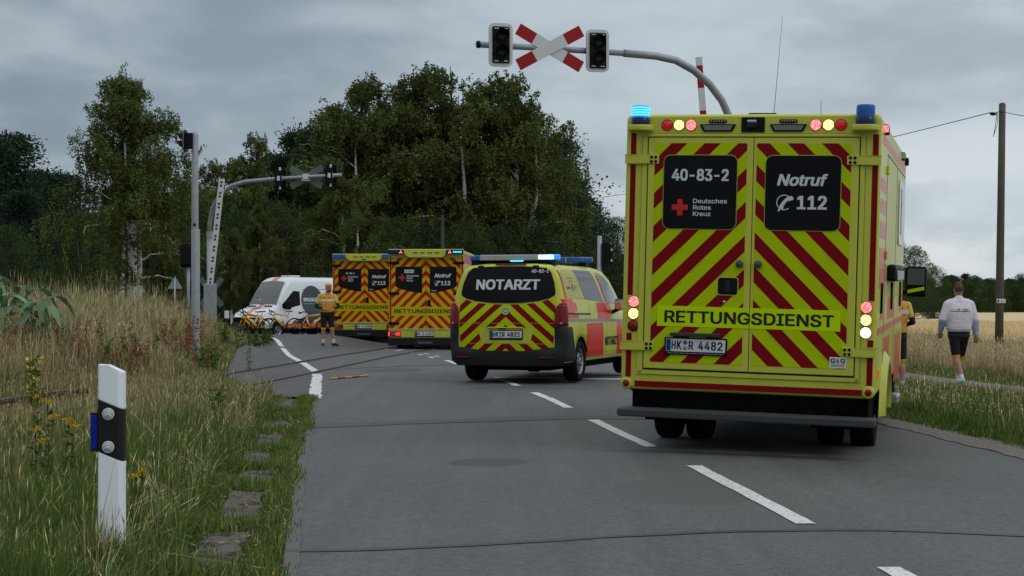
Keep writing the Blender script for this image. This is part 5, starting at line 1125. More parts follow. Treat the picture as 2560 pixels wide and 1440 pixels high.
    for a, b in ((-.449, -.128), (.158, .479)):
        w = B(MB().prism([(a, 2.796), (b, 2.796), (b - .035, 2.731), (a + .035, 2.731)], 1, -.0145, -.032), 'work_light', M_BLACK, o, .006)
        B(MB().prism([(a + .028, 2.786), (b - .028, 2.786), (b - .05, 2.744), (a + .05, 2.744)], 1, -.0322, -.034), 'work_light_lens', mat('grey_lens', (.15, .165, .17), .15, var=.35, scale=26), w)
        c = (a + b) / 2 + .0; s_ = B(MB().prism(rrect(c - .077, c + .077, 2.806, 2.836, .013), 1, -.0145, -.026), 'small_flasher', M_BLACK, o); mb = MB()
        for k in range(6): mb.ball((c - .058 + k * .0232, -.026, 2.821), (.009, .005, .009), 8)
        B(mb, 'diodes', mat('clear_diode', (.20, .21, .21), .2), s_)
    c = B(MB().prism(rrect(-.084, .117, 2.726, 2.855, .008), 1, -.0145, -.024), 'camera_housing', M_BLACK, o); B(MB().box(-.035, .055, -.06, -.0242, 2.76, 2.83), 'rear_camera', M_INK, c, .01); B(MB().box(-.03, .05, -.066, -.04, 2.806, 2.829), 'camera_visor', M_STEEL, c, .006)
    for x, lit in ((-.967, True), (.967, False)):
        lg = MB(); pts = [(x - .115, .02), (x - .115, -.05)] + [(x - .115 * math.cos(R(a)), -.05 - .085 * math.sin(R(a))) for a in range(15, 180, 15)] + [(x + .115, -.05), (x + .115, .02)]
        lg.prism(pts, 2, 2.735, 2.787); L_ = B(lg, 'beacon_bracket', M_YEL, o, .012)
        bc = B(MB().lathe([(.081, 2.788), (.081, 2.848), (.078, 2.850)], (x, -.045, 0), 2, 28), 'beacon', M_BLENSD, o)
        if not lit:
            mb = MB().lathe([(.077, 2.8505), (.079, 2.9), (.078, 2.945), (.070, 2.955), (.001, 2.957)], (x, -.045, 0), 2, 28)
            B(mb, 'beacon_lens', M_BLENS, bc)
        else:
            B(MB().lathe([(.079, 2.8505), (.079, 2.945), (.070, 2.955), (.001, 2.957)], (x, -.045, 0), 2, 28), 'beacon_lens', M_BLUE_ON, bc); mb = MB()
            for k in range(4): mb.lathe([(.0795, 2.864 + k * .021), (.0815, 2.868 + k * .021), (.0815, 2.876 + k * .021), (.0795, 2.880 + k * .021)], (x, -.045, 0), 2, 28)
            B(mb, 'flash_rings', M_BLUE_HOT, bc)
    # underside and step
    B(MB().box(-1.0, 1.05, .06, 4.6, .24, .460).box(-.75, .8, .02, .1, .30, .461).prism([(-1.02, .455), (1.06, .455), (.9, .33), (-.78, .33)], 1, .035, .30), 'underbody', M_UNDER, o)
    B(MB().prism([(-1.055, -.33), (-1.02, -.36), (1.10, -.36), (1.133, -.33), (1.133, -.10), (-1.055, -.10)], 2, .252, .318), 'rear_step', mat('grey_step', (.040, .046, .048), .6, var=.25, scale=30, bmp=.3), o, .012)
    B(MB().box(-.6, -.5, -.12, .3, .27, .34).box(.5, .6, -.12, .3, .27, .34), 'step_bracket', M_UNDER, o)
    B(MB().box(-.95, .98, 1.0, 1.9, .20, .42).box(-.35, .35, 1.3, 4.4, .10, .3).box(-.98, -.5, .55, .60, .15, .42).box(.52, .98, .55, .60, .15, .42).tube([(-.6, .2, .20), (-.6, 2.0, .22)], .05, 10).box(-1.0, 1.0, 2.4, 4.4, .10, .3), 'running_gear', M_UNDER, o)
    for x in (-.90, -.60, .63, .93):
        wheel(o, x, 1.42, .345, .215, 1 if x > 0 else -1, M_RIM)
    # right flank: film, doors, windows
    M_RED_SKYLIT = mat('skylit_red_film', (.56, .055, .05), .3, var=.06); fl = MB(); X = W + .0015  # film red paled in its colour for the sky's light on this flank
    def slab(y0, y1, z0, z1, t=.0015): fl.box(W + .0003, W + .0003 + t, y0, y1, z0, z1)
    for a, b in ((2.25, 2.36), (2.06, 2.18), (1.84, 1.99), (1.60, 1.76)): slab(.16, 1.05, a, b)
    slab(.12, 4.85, 1.0, 1.06); slab(1.25, 2.2, .62, .94); slab(3.3, 4.5, .40, .90); slab(.55, .95, 1.12, 1.26); slab(1.75, 2.85, 1.10, 1.31); slab(4.2, 4.85, 1.12, 1.30); slab(.2, 1.2, 1.40, 1.58); slab(.3, 4.8, 2.66, 2.74)
    B(fl, 'flank_film', M_RED_SKYLIT, o)
    B(MB().box(W, W + .003, 1.10, 1.112, .5, 2.62).box(W, W + .003, 2.95, 2.962, .5, 2.62).box(W, W + .003, 1.10, 2.96, 2.61, 2.622).box(W, W + .003, 3.1, 4.8, 2.61, 2.622), 'locker_seams', mat('seam_shadow', (.16, .17, .02), .6), o)
    wn = B(MB().prism(rrect(3.35, 4.5, 1.84, 2.52, .08), 0, W + .001, W + .012), 'side_window', mat('pale_film_glass', (.36, .42, .42), .15), o); B(MB().box(W + .0121, W + .016, 3.75, 4.0, 1.95, 2.44), 'window_gap', M_GLASS, wn)
    hb = B(MB().box(W, W + .085, 1.45, 2.9, 1.46, 1.62), 'side_console', M_BLACK, o, .03); B(MB().box(W + .086, W + .10, 1.55, 2.85, 1.47, 1.56), 'console_rail', M_STEEL, hb, .008)
    for y, z in ((1.02, 2.47), (1.02, 1.70)): B(MB().box(W, W + .022, y - .05, y + .05, z - .04, z + .04), 'side_hinge', M_LIME if z > 2 else mat('orange_film', (.6, .3, .02), .4), o, .006)
    for y in (.55, 2.3, 4.1): B(MB().box(W, W + .02, y - .03, y + .03, 1.18, 1.45), 'locker_handle', M_BLACK, o, .008)
    for y, m in ((.55, M_RED_LED), (3.9, M_STEEL), (4.75, M_BLACK)): B(MB().box(W - .01, W + .035, y - .11, y + .11, 2.755, 2.835), 'side_flasher', M_BLACK, o, .012); B(MB().box(W + .0, W + .036, y - .118, y - .1105, 2.765, 2.825), 'flasher_lens', m, o)
    B(MB().box(W, W + .015, .30, .42, .62, .70), 'side_marker', mat('amber_lens', (.7, .2, .01), .25, emit=(1, .3, .02), estr=.15), o, .004)
    ar = MB(); v = []; m_ = 22
    for k in range(m_ + 1):
        a = math.pi * k / m_
        for rr, xx in ((.44, W - .01), (.44, W + .055), (.50, W + .05), (.57, W - .005)): v.append((xx, 1.42 + rr * math.cos(a) * 1.05, .345 - Z0 + rr * math.sin(a)))
    B(ar.add(v, [(4 * k + j, 4 * k + j + 1, 4 * k + j + 5, 4 * k + j + 4) for k in range(m_) for j in range(3)], 0, True), 'wheel_arch', M_YEL, o)
    B(MB().prism([(1.42 + .46 * math.cos(R(a)), .345 - Z0 + .44 * math.sin(R(a))) for a in range(0, 181, 10)], 0, W + .0005, W + .004), 'arch_shade', M_UNDER, o)  # nothing is cut here: a flat black half disc paints the arch's inner shade
    B(MB().box(.85, 1.12, 4.2, 4.6, .10, .20), 'side_step', M_STEEL, o, .02)
    # cab ahead of the box
    cs = cab_shell(.99, 2.46, 4.86, 7.15); cs.open_arches(((6.15, .36),), .42); cb = cs.body().build('cab', [livery('cab_livery', YEL, (.5, .05, .04), ((5.2, 5.6, .3, 1.3, .2), (6.1, 6.5, .3, 1.2, .2)))], o); cut_arches(cb, ((6.15, .36),), .99, .42, M_UNDER)
    for sg in (-1, 1):
        wheel(o, sg * .86, 6.15, .345, .225, sg, M_RIM)
        MB().__class__; pm = cs.patch(MB(), [(5.2, 1.55), (5.2, 2.18), (5.75, 2.15), (6.15, 1.62), (6.1, 1.5)], sg).build('cab_window', M_GLASS, o)
        mr = MB().box(sg * 1.10, sg * 1.345, 5.55, 5.66, 1.36, 1.72).build('mirror', M_BLACK, o, .04, 4); MB().box(sg * 1.125, sg * 1.32, 5.54, 5.549, 1.50, 1.69).build('mirror_glass', mat('mirror_glass', (.10, .115, .12), .08), mr)
        MB().tube([(sg * .95, 5.7, 1.40), (sg * 1.15, 5.62, 1.42)], .03, 8).build('mirror_arm', M_BLACK, mr); MB().box(sg * 1.13, sg * 1.32, 5.538, 5.5385, 1.40, 1.44).xf(lambda x, y, z: (x, y, z + (abs(x) - 1.13) * .22)).build('mirror_film', M_LIME, mr)
    MB().prism([(-.80, 2.22), (.80, 2.22), (.86, 1.55), (-.86, 1.55)], 1, 0, .01).xf(lambda x, y, z: (x, 5.62 + (2.22 - z) * 1.02 + y + .03, z)).build('windscreen', M_GLASS, o)
    # roof fittings and aerials
    B(MB().prism([(-.13, 2.887), (.22, 2.887), (.16, 2.93), (-.07, 2.93)], 1, .35, 1.1), 'roof_vent', M_BLACK, o, .02)
    ae = lambda a, b, r_: B(MB().tube([a, Vector(a).lerp(Vector(b), .5), b], [r_ * 1.3, r_, r_ * .6], 6), 'aerial', M_INK, o)
    ae((-.13, 2.5, 2.886), (-.055, 2.5, 4.105), .0026); ae((.355, 2.5, 2.886), (.355, 2.5, 3.26), .0035)
    return o
near_ambulance()

# ================================================================ the two ambulances further back
FY = (0.50, 0.42, 0.004); FR = (0.46, 0.010, 0.006)
def far_ambulance(plate, number, white_label, lit, loc, yaw, label):
    o = thing('ambulance', label, 'ambulance', loc, (0, 0, R(yaw)), 'yellow rescue ambulances')
    W = 1.06; P = rrect(-W, W, .36, 2.82, .05, 4)
    mb = MB().prism(P, 1, .0, 4.6); mb.build('box_body', [livery('flank_livery_far', YEL, (.5, .03, .02), ((.1, 4.5, 2.45, 2.72, 0), (.3, 4.5, 1.1, 1.3, 0), (1.0, 1.6, .4, 1.1, .3), (2.4, 3.0, .4, 1.1, .3)))] if 'flank' not in KIDS else [KIDS['flank']], o, .015)
    KIDS['flank'] = o.children[0].data.materials[0]
    if 'fch' not in KIDS: KIDS['fch'] = chevron_mat('far_chevron', FY, FR, -.01, .281, 1.55, 1.0, .5, (.965, 1.215))
    for x0, x1 in ((-.985, -.013), (-.007, .965)):
        d_ = MB().box(x0, x1, -.03, -.001, .60, 2.60).build('rear_door', KIDS['fch'], o, .006)
    # overhanging roof edge with corner lamps
    pr = [(-W, 2.84), (-W, 2.70), (-.62, 2.70), (-.48, 2.60), (.46, 2.60), (.60, 2.70), (W, 2.70), (W, 2.84)]
    MB().prism(pr, 1, -.20, .0).build('roof_edge', M_YEL, o, .02)
    for sg in (-1, 1):
        on = lit and sg > 0; a, b = (-1.065, -.60) if sg < 0 else (.56, 1.065)
        bl = MB().prism([(a, 2.825), (b - (.0 if sg > 0 else .02), 2.825), (b, 2.695), (a, 2.695)] if sg < 0 else [(a + .02, 2.825), (b, 2.825), (b, 2.695), (a, 2.695)], 1, -.24, -.201).build('corner_beacon', M_BLENSD if on or lit else M_BLENS, o, .015)
        if lit:
            x = (-.70 if sg < 0 else .68); mb = MB()
            for qx, qz in ((0, .025), (-.025, -.018), (.025, -.018)): mb.ball((x + qx, -.243, 2.755 + qz), (.018, .008, .018), 8)
            mb.build('red_flasher', M_RED_LED, bl)
        if on:
            mb = MB()
            for k in range(5): mb.box(.775 + k * .05, .815 + k * .05, -.246, -.241, 2.735, 2.78)
            mb.build('flash', M_BLUE_HOT, bl, .004)
    for x in (-.29, -.09, .12, .32): MB().prism(rrect(x - .07, x + .07, 2.725, 2.755, .012), 1, -.201, -.212).build('small_flasher', mat('olive_lens', (.12, .13, .05), .3), o)
    MB().box(-.08, .05, -.215, -.15, 2.635, 2.665).build('rear_camera', M_WHITE if lit else M_BLACK, o, .01)
    def win(poly, txt):
        w = MB().prism(poly, 1, -.031, -.036).build('window', M_GLASS, o, .004); pl = lambda u, v: (u, -.0375, v); txt(w, pl); return w
    def tl(w, pl):
        mb = MB()
        if white_label: MB().box(-.62, -.35, -.0375, -.0362, 2.17, 2.265).build('white_label', M_PLATE, w); letters(mb, number, -.595, -.375, 2.19, 2.245, lambda u, v: (u, -.039, v)); mb.build('number_lettering', M_INK, w)
        else: letters(mb, number, -.63, -.33, 2.17, 2.235, pl, bold=.03); mb.build('number_lettering', M_WHITE, w)
        mb = MB(); cross_mark(mb, -.685, 2.04, .18, -.0365); mb.build('red_cross', M_CROSS, w)
        mb = MB()
        for k, (t, x1) in enumerate((('Deutsches', -.215), ('Rotes', -.38), ('Kreuz', -.38))): letters(mb, t, -.555, x1, 2.068 - k * .068, 2.115 - k * .068, pl, bold=.03)
        mb.build('lettering', M_WHITE, w)
    def tr(w, pl):
        mb = MB(); letters(mb, 'Notruf', .235, .71, 2.04, 2.155, pl, bold=.035, shear=.22); letters(mb, '112', .415, .685, 1.825, 1.945, pl, bold=.035); phone_mark(mb, .24, 1.80, .165, pl); letters(mb, 'fahrtec', .14, .29, 1.655, 1.69, pl, bold=.02, shear=.15); mb.build('lettering', M_WHITE, w)
    win([(-.86, 2.35), (-.115, 2.35), (-.12, 1.60), (-.40, 1.64), (-.65, 1.70), (-.83, 1.765), (-.875, 1.80), (-.875, 2.31)], tl)
    win([(.10, 2.35), (.82, 2.35), (.855, 2.31), (.855, 1.80), (.81, 1.765), (.62, 1.70), (.38, 1.64), (.10, 1.60)], tr)
    mb = MB(); letters(mb, 'RETTUNGSDIENST', -.91, .89, 1.035, 1.15, lambda u, v: (u, -.0325, v), bold=.028); mb.build('rescue_lettering', M_INK, o)
    MB().box(-.0125, -.0075, -.034, -.031, .6, 2.6).build('door_seam', M_INK, o)
    for z in (2.455, 1.595, .75):
        for sg in (-1, 1): MB().box(sg * 1.075, sg * .765, -.055, -.0305, z - .038, z + .038).build('hinge', M_BLACK, o, .01)
    MB().box(.04, .125, -.055, -.031, 1.25, 1.42).build('door_handle', M_BLACK, o, .01)
    for x in (-.11, .10): MB().lathe([(.001, -.08), (.03, -.075), (.034, -.05), (.025, -.031)], (x, 0, .69), 1, 14).build('door_knob', mat('knob_grey', (.06, .063, .066), .3), o)
    for sg in (-1, 1): MB().box(sg * 1.045, sg * .995, -.004, -.0005, .62, 2.66).build('red_strip', mat('bright_red_film', FR, .4), o)
    MB().box(-W - .01, W + .01, -.05, -.0005, .565, .60).build('sill', mat('pale_sill', (.42, .42, .22), .5), o, .006)
    MB().box(-W, W, -.035, -.0005, .345, .56).build('lower_panel', M_YEL, o, .01)
    for sg in (-1, 1):
        t = MB().box(sg * 1.08, sg * .715, -.055, -.036, .375, .525).build('tail_lamp', mat('tail_red', (.30, .008, .015), .2), o, .01); MB().box(sg * .985, sg * .885, -.058, -.0555, .425, .485).build('reverse_lamp', mat('grey_lens', (.15, .165, .17), .15, var=.35, scale=26), t)
        if lit:
            MB().box(sg * .865, sg * .74, -.058, -.0555, .41, .49).box(sg * 1.075, sg * 1.035, -.058, -.0555, .39, .51).build('brake_light', mat('brake_on', (.6, .02, .02), .2, emit=(1, .03, .03), estr=1.6), t)
    number_plate(o, -.045, .455, -.036, ('HKR', plate), fine=False)
    bp = MB().box(-W - .01, W + .01, -.16, .02, .12, .34).build('bumper', mat('dark_bumper', (.009, .010, .011), .55, spec=.2), o, .02); mb = MB(); letters(mb, 'fahrtec', -.225, .20, .18, .255, lambda u, v: (u, -.1615, v), bold=.02, shear=.12); mb.build('lettering', mat('grey_lettering', (.16, .165, .17), .5), bp)
    MB().box(-.27, -.24, -.1625, -.161, .18, .25).build('red_mark', M_REDF, bp)
    MB().box(-1.0, 1.0, .1, 4.5, .18, .36).build('underbody', M_UNDER, o)
    for x in (-.86, -.60, .60, .86): wheel(o, x, 1.25, .34, .2, 1 if x > 0 else -1, M_RIM)
    cs = cab_shell(.98, 2.4, 4.55, 6.8); cs.open_arches(((5.85, .36),), .42); cb = cs.body().build('cab', M_YEL, o); cut_arches(cb, ((5.85, .36),), .98, .42, M_UNDER)
    for sg in (-1, 1):
        wheel(o, sg * .86, 5.85, .34, .22, sg, M_RIM); mr = MB().box(sg * 1.08, sg * 1.3, 5.2, 5.32, 1.35, 1.72).build('mirror', M_BLACK, o, .03)
        cs.patch(MB(), [(4.9, 1.5), (4.9, 2.1), (5.45, 2.08), (5.85, 1.58), (5.8, 1.46)], sg).build('cab_window', M_GLASS, o)
    return o
far_ambulance('4183', '41-83-1', True, True, (-2.418, 45.76, gz(-2.4, 47) - .0), -2.5, 'middle yellow ambulance with lit blue corner lamp, brake lights and white number label')
far_ambulance('4380', '40-83-1', False, False, (-4.837, 53.29, gz(-4.8, 54)), -1.0, 'farthest yellow ambulance with unlit lamps partly hidden by the middle one')

# ================================================================ doctor's van
def doctor_van():
    o = thing('emergency_van', 'yellow and red emergency doctor van with lit blue roof bar and dark rear window', 'van', (-.10, 25.6, gz(-.1, 26.4)), (0, 0, R(-18)))
    W = .965; prof = [(9, 0.0), (.10, 0.0), (.03, .02), (.012, .12), (0, .30), (0, .50), (.018, .575), (.05, .66), (.105, .82), (.15, .905), (.21, .955), (.32, .985), (.55, .997), (9, 1.0)]
    rear = lambda x, z: .045 * (x / .9) ** 2 + .17 * max(0.0, (z - .98) / .92) ** 1.35 + .01 * max(0, .6 - z)
    ys = [0, .3, 2.6, 3.05, 3.35, 3.75, 4.05, 4.2, 4.5, 4.85, 5.05]; zt = [1.895, 1.91, 1.91, 1.885, 1.80, 1.55, 1.32, 1.20, 1.10, .99, .86]
    sh = Shell(W, prof, ys, .30, zt, [W, W, W, W, W, W, W, W - .01, W - .04, W - .12, W - .25], [1, 1, 1, 1, 1, .9, .75, .6, .5, .45, .4], rear)
    S = R(0); RED = (.62, .014, .014)
    liv = livery('doctor_livery', YEL, RED, ((.10, .62, 1.10, 1.34, -.0), (.10, .78, 1.14, 1.28, 0), (.12, .85, 1.03, 1.09, 0), (1.42, 2.50, .38, .94, .12), (2.15, 3.05, .98, 1.28, .14), (3.40, 3.9, .38, .95, .12), (.85, 1.62, 1.875, 1.98, 0), (3.3, 3.62, 1.30, 1.75, .55)))
    sh.open_arches(((1.02, .33), (4.22, .33)), .40); body = sh.body().build('body', [liv], o); cut_arches(body, ((1.02, .33), (4.22, .33)), W, .39, M_UNDER)
    D = lambda x, y, z: sh.deform(x, y, z)
    F = lambda y: (lambda u, v: D(u, y, v))
    def grid(poly, y, t=.0, n=18):
        """a rear film cut fine enough to follow the door"""
        bm = bmesh.new(); bm.faces.new([bm.verts.new((p[0], p[1], 0)) for p in poly]); x0, x1 = min(p[0] for p in poly), max(p[0] for p in poly); z0, z1 = min(p[1] for p in poly), max(p[1] for p in poly)
        for k in range(1, n):
            bmesh.ops.bisect_plane(bm, geom=bm.verts[:] + bm.edges[:] + bm.faces[:], plane_co=(x0 + (x1 - x0) * k / n, 0, 0), plane_no=(1, 0, 0)); bmesh.ops.bisect_plane(bm, geom=bm.verts[:] + bm.edges[:] + bm.faces[:], plane_co=(0, z0 + (z1 - z0) * k / n, 0), plane_no=(0, 1, 0))
        bm.verts.index_update(); mb = MB().add([D(q.co.x, y, q.co.y) for q in bm.verts], [tuple(q.index for q in f.verts) for f in bm.faces], 0, True); bm.free(); return mb
    CH = chevron_mat('doctor_chevron', LIME, CRED, .0, .246, 1.055 + .0, .86, .5)
    tg = grid([(-.785, 1.36), (-.55, 1.285), (-.3, 1.255), (0, 1.25), (.3, 1.255), (.55, 1.285), (.80, 1.37), (.80, 1.1), (.785, .70), (.765, .60), (.70, .52), (-.70, .52), (-.755, .60), (-.775, .70), (-.79, 1.1)], -.006).build('tailgate_film', CH, o)
    rc = grid([(-.47, .885), (.47, .885), (.40, .64), (-.40, .64)], -.0085).build('plate_recess', M_YEL, o)
    MB().box(-.30, .30, -.04, -.009, .875, .895).xf(D).build('tailgate_handle', M_YEL, rc, .008); MB().box(-.12, .02, -.045, -.02, .862, .874).xf(D).build('handle_grip', M_BLACK, rc, .004)
    for z in (.955, .63): grid([(-.785, z), (.79, z), (.79, z + .005), (-.785, z + .005)], -.0078).build('tailgate_seam', M_YEL, tg)
    gl = grid([(-.60, 1.835), (-.35, 1.855), (.35, 1.855), (.62, 1.83), (.70, 1.77), (.765, 1.60), (.795, 1.45), (.785, 1.40), (.70, 1.35), (.5, 1.305), (.25, 1.28), (0, 1.275), (-.25, 1.28), (-.5, 1.305), (-.69, 1.35), (-.77, 1.40), (-.775, 1.45), (-.745, 1.60), (-.68, 1.77)], -.012).build('rear_window', M_GLASS, o)
    mb = MB(); letters(mb, 'NOTARZT', -.525, .535, 1.485, 1.650, F(-.015), bold=.035); letters(mb, '40-82-1', .385, .665, 1.752, 1.808, F(-.015), bold=.03); mb.build('lettering', M_WHITE, gl)
    br = MB().prism(rrect(-.225, .285, 1.877, 1.905, .012), 1, -.014, .03).xf(D).build('high_brake_lamp', M_RLENS, o)
    for x in (-.47, .45): MB().prism(rrect(x - .045, x + .045, 1.838, 1.872, .01), 1, -.03, .03).xf(D).build('window_hinge', M_BLACK, o)
    em = MB().lathe([(.060, -.010), (.060, -.024), (.050, -.024), (.050, -.012)], (0.0, 0, 1.145), 1, 28)
    for k in range(3):
        a = R(90 + 120 * k); c, s_ = math.cos(a), math.sin(a); em.add([(c * .053, -.022, 1.145 + s_ * .053), (-s_ * .012, -.022, 1.145 + c * .012), (s_ * .012, -.022, 1.145 - c * .012), (0, -.028, 1.145)], [(0, 1, 3), (0, 3, 2)])
    em.xf(D).build('star_emblem', M_STEEL, tg)
    MB().lathe([(.001, -.0095), (.058, -.0095)], (0.0, 0, 1.145), 1, 28).xf(D).build('emblem_disc', mat('emblem_disc', (.42, .44, .16), .4), tg)
    number_plate(o, .01, .78, -.010, ('HKR', '4821'), place=D)
    # tail lamps wrap the corner
    for sg in (-1, 1):
        mb = MB(); v = []; ny = 7; zs = [.905, .96, 1.05, 1.15, 1.215, 1.27]
        for i, z in enumerate(zs):
            t0 = .80 if z < 1.2 else .80 + (z - 1.2) * 1.2; w0 = sh.xs(.2, z)
            row = [(sg * t0, -.012, z), (sg * (t0 + .06), -.012, z), (sg * (w0 - .075), .002, z), (sg * (w0 - .028), .03, z), (sg * (w0 + .006), .085, z), (sg * (w0 + .008), .13, z)]
            v += [D(*q) for q in row]
        mb.add(v, [(i * 6 + j, i * 6 + j + 1, i * 6 + j + 7, i * 6 + j + 6) for i in range(5) for j in range(5)], 0, True); t = mb.build('tail_lamp', M_RLENS, o)
        st = t.modifiers.new('thick', 'SOLIDIFY'); st.thickness = .012; st.offset = 1
        MB().box(sg * .815, sg * .92, -.016, -.0125, .945, .975).xf(D).build('reverse_lamp', M_STEEL, t)
    # dark bumper round the back
    mb = MB(); v = []; zs = [.285, .36, .45, .52, .58, .75, .885, .90]; n = 0
    for z in zs:
        e = .02 if .36 <= z <= .885 else .0; inner = z > .53
        w0 = sh.xs(.3, z) + e; yy_ = -.045 - e if z < .56 else -.03
        row = []
        for y in (.66 if z < .5 else .60 - (z - .5) * .55, .40 if z < .5 else .3, .14): row.append((w0, y, z))
        row += [(w0 - .015, .06, z), (w0 - .06, .0 + yy_ * .4, z), (w0 - .14 if z < .62 else .815, yy_ if z < .62 else -.012, z)]
        if z < .525: row += [(.6, yy_ - .02, z), (.3, yy_ - .03, z), (0, yy_ - .035, z)]
        else: row += [(.80, -.010, z), (.80, -.009, z), (.80, -.008, z)]
        full = [D(*q) for q in row] + [D(-q[0], q[1], q[2]) for q in row[::-1][1:]]; v += full; n = len(full)
    fs = [(i * n + j, i * n + j + 1, (i + 1) * n + j + 1, (i + 1) * n + j) for i in range(len(zs) - 1) for j in range(n - 1) if not (i >= 3 and 7 <= j < n - 8)]
    bp = mb.add(v, fs, 0, True).build('rear_bumper', mat('grey_bumper', (.014, .016, .018), .6, bmp=.1, spec=.2), o)
    for sg in (-1, 1): MB().box(sg * .80, sg * .58, -.118, -.05, .405, .43).xf(D).build('bumper_reflector', M_RLENS, bp, .004)
    MB().box(-.62, .62, .35, 4.8, .20, .36).box(-.85, .85, 1.6, 3.6, .22, .34).tube([(.35, .1, .27), (.35, 1.2, .26)], .035, 8).box(-.3, .25, .14, .34, .24, .36).build('underbody', M_UNDER, o)
    # sides
    for sg in (1, -1):
        if sg > 0:
            p = sh.patch(MB(), [(.22, 1.36), (.16, 1.6), (.17, 1.74), (.26, 1.80), (1.0, 1.815), (1.32, 1.34)], sg, .005).build('film_window', mat('film_yellow', (.40, .36, .045), .25), o)
            pl = lambda u, v: sh.side(u, v, 1, .008); mb = MB(); letters(mb, 'RETTUNGSDIENST', .46, .82, 1.665, 1.685, pl, bold=0); letters(mb, 'Heidekreis', .58, .80, 1.615, 1.64, pl, bold=0); letters(mb, 'Deutsches', .93, 1.08, 1.545, 1.560, pl, bold=0); letters(mb, 'Rotes', .93, 1.0, 1.515, 1.530, pl, bold=0); letters(mb, 'Kreuz', .93, 1.0, 1.485, 1.50, pl, bold=0); mb.build('lettering', mat('grey_ink', (.12, .12, .12), .6), p)
            mb = MB(); letters(mb, 'Heide', .36, .60, 1.50, 1.54, pl, bold=.01, shear=.2); mb.build('red_lettering', M_REDF, p); MB().add([sh.side(a, b, 1, .008) for a, b in ((.70, 1.47), (.77, 1.47), (.77, 1.585), (.70, 1.585))], [(0, 1, 2, 3)]).build('crest', mat('crest_blue', (.08, .13, .28), .5), p)
            mb = MB()
            for a, b, c, d_ in ((.86, .885, 1.49, 1.555), (.84, .905, 1.51, 1.535)): mb.add([sh.side(q, w, 1, .0085) for q, w in ((a, c), (b, c), (b, d_), (a, d_))], [(0, 1, 2, 3)])
            mb.build('red_cross', M_CROSS, p)
            sh.patch(MB(), [(1.06, 1.815), (2.12, 1.815), (2.52, 1.29), (1.37, 1.335)], sg, .005).build('side_window', mat('side_glass', (.02, .023, .026), .05, spec=.9), o)
            sh.patch(MB(), [(2.40, 1.79), (2.62, 1.79), (3.0, 1.68), (3.6, 1.32), (3.55, 1.25), (2.70, 1.28)], sg, .005).build('front_window', mat('front_glass', (.05, .06, .062), .05, spec=.9), o)
            sh.patch(MB(), [(.13, .985), (.13, 1.028), (3.95, .985), (3.95, .94)], sg, .004).build('grey_stripe', mat('grey_stripe', (.25, .28, .29), .4), o)
            mb = MB(); letters(mb, 'NOTARZT', 2.52, 3.42, .545, .70, lambda u, v: sh.side(u + v * .0, v, 1, .006), bold=.025); mb.build('side_lettering', M_INK, o)
        else:
            sh.patch(MB(), [(.22, 1.36), (.16, 1.6), (.17, 1.74), (.26, 1.80), (2.12, 1.815), (2.45, 1.30)], sg, .005).build('side_window', M_GLASS, o); sh.patch(MB(), [(2.40, 1.79), (2.62, 1.79), (3.0, 1.68), (3.6, 1.32), (3.55, 1.25), (2.70, 1.28)], sg, .005).build('front_window', M_GLASS, o)
        sh.patch(MB(), [(.18, 1.095), (.18, 1.12), (1.55, 1.105), (1.55, 1.08)], sg, .004).build('door_rail', M_INK, o)
        sh.patch(MB(), [(.13, 1.34), (.20, 1.34), (.15, 1.6), (.10, 1.80), (.05, 1.80), (.085, 1.6)], sg, .0045).build('corner_film', mat('red_film', RED, .35), o)
        for y in (1.52, 2.62): sh.patch(MB(), [(y, .42), (y + .01, .42), (y + .01, 1.28), (y, 1.28)], sg, .0035).build('door_seam', mat('seam_shadow', (.16, .17, .02), .6), o)
        mr = MB().box(sg * 1.03, sg * 1.235, 2.86, 2.98, 1.15, 1.35).build('mirror', M_BLACK, o, .05, 4); MB().prism(rrect(min(sg * 1.05, sg * 1.22), max(sg * 1.05, sg * 1.22), 1.165, 1.335, .04), 1, 2.850, 2.8595).build('mirror_glass', mat('sky_mirror', (.66, .70, .72), .06, metal=1.0), mr); MB().tube([(sg * .93, 3.02, 1.10), (sg * 1.09, 2.94, 1.17)], .035, 8).build('mirror_arm', M_BLACK, mr)
        wheel(o, sg * .835, 1.02, .335, .225, sg, M_RIM); wheel(o, sg * .835, 4.22, .335, .225, sg, M_RIM)
    MB().prism([(-.70, 1.80), (.70, 1.80), (.82, 1.26), (-.82, 1.26)], 1, 0, .01).xf(lambda x, y, z: (x, 3.36 + (1.80 - z) * 1.33 + y - .005, z + .02)).build('windscreen', M_GLASS, o)
    # roof bars
    lb = MB().prism([(-.75, .42), (-.60, .30), (.60, .30), (.75, .42), (.75, .52), (.60, .62), (-.60, .62), (-.75, .52)], 2, 1.955, 2.04).build('rear_light_bar', M_BLENS, o, .02)
    MB().prism([(-.54, .30), (.46, .30), (.46, .62), (-.54, .62)], 2, 1.957, 2.046).xf(lambda x, y, z: (x, y + (-.005 if y < .5 else .005), z)).build('bar_cover', mat('clear_bar', (.36, .39, .40), .3, var=.15, scale=16), lb, .015)
    MB().box(.455, .70, .286, .299, 1.975, 2.034).build('flash', mat('white_flash', (.6, .8, 1), .2, emit=(.62, .90, 1.0), estr=5.0), lb, .01); MB().prism([(.45, .295), (.61, .295), (.755, .42), (.755, .52), (.61, .625), (.45, .625)], 2, 1.958, 2.05).build('lit_end', M_BLUE_ON, lb, .02); MB().box(.02, .24, .16, .18, 1.93, 1.955).build('roof_flasher', M_BLUE_HOT, lb, .006)
    MB().box(-.7, -.55, .36, .56, 1.88, 1.955).box(.55, .7, .36, .56, 1.88, 1.955).box(-.55, .55, .42, .5, 1.91, 1.957).build('bar_foot', M_BLACK, lb)
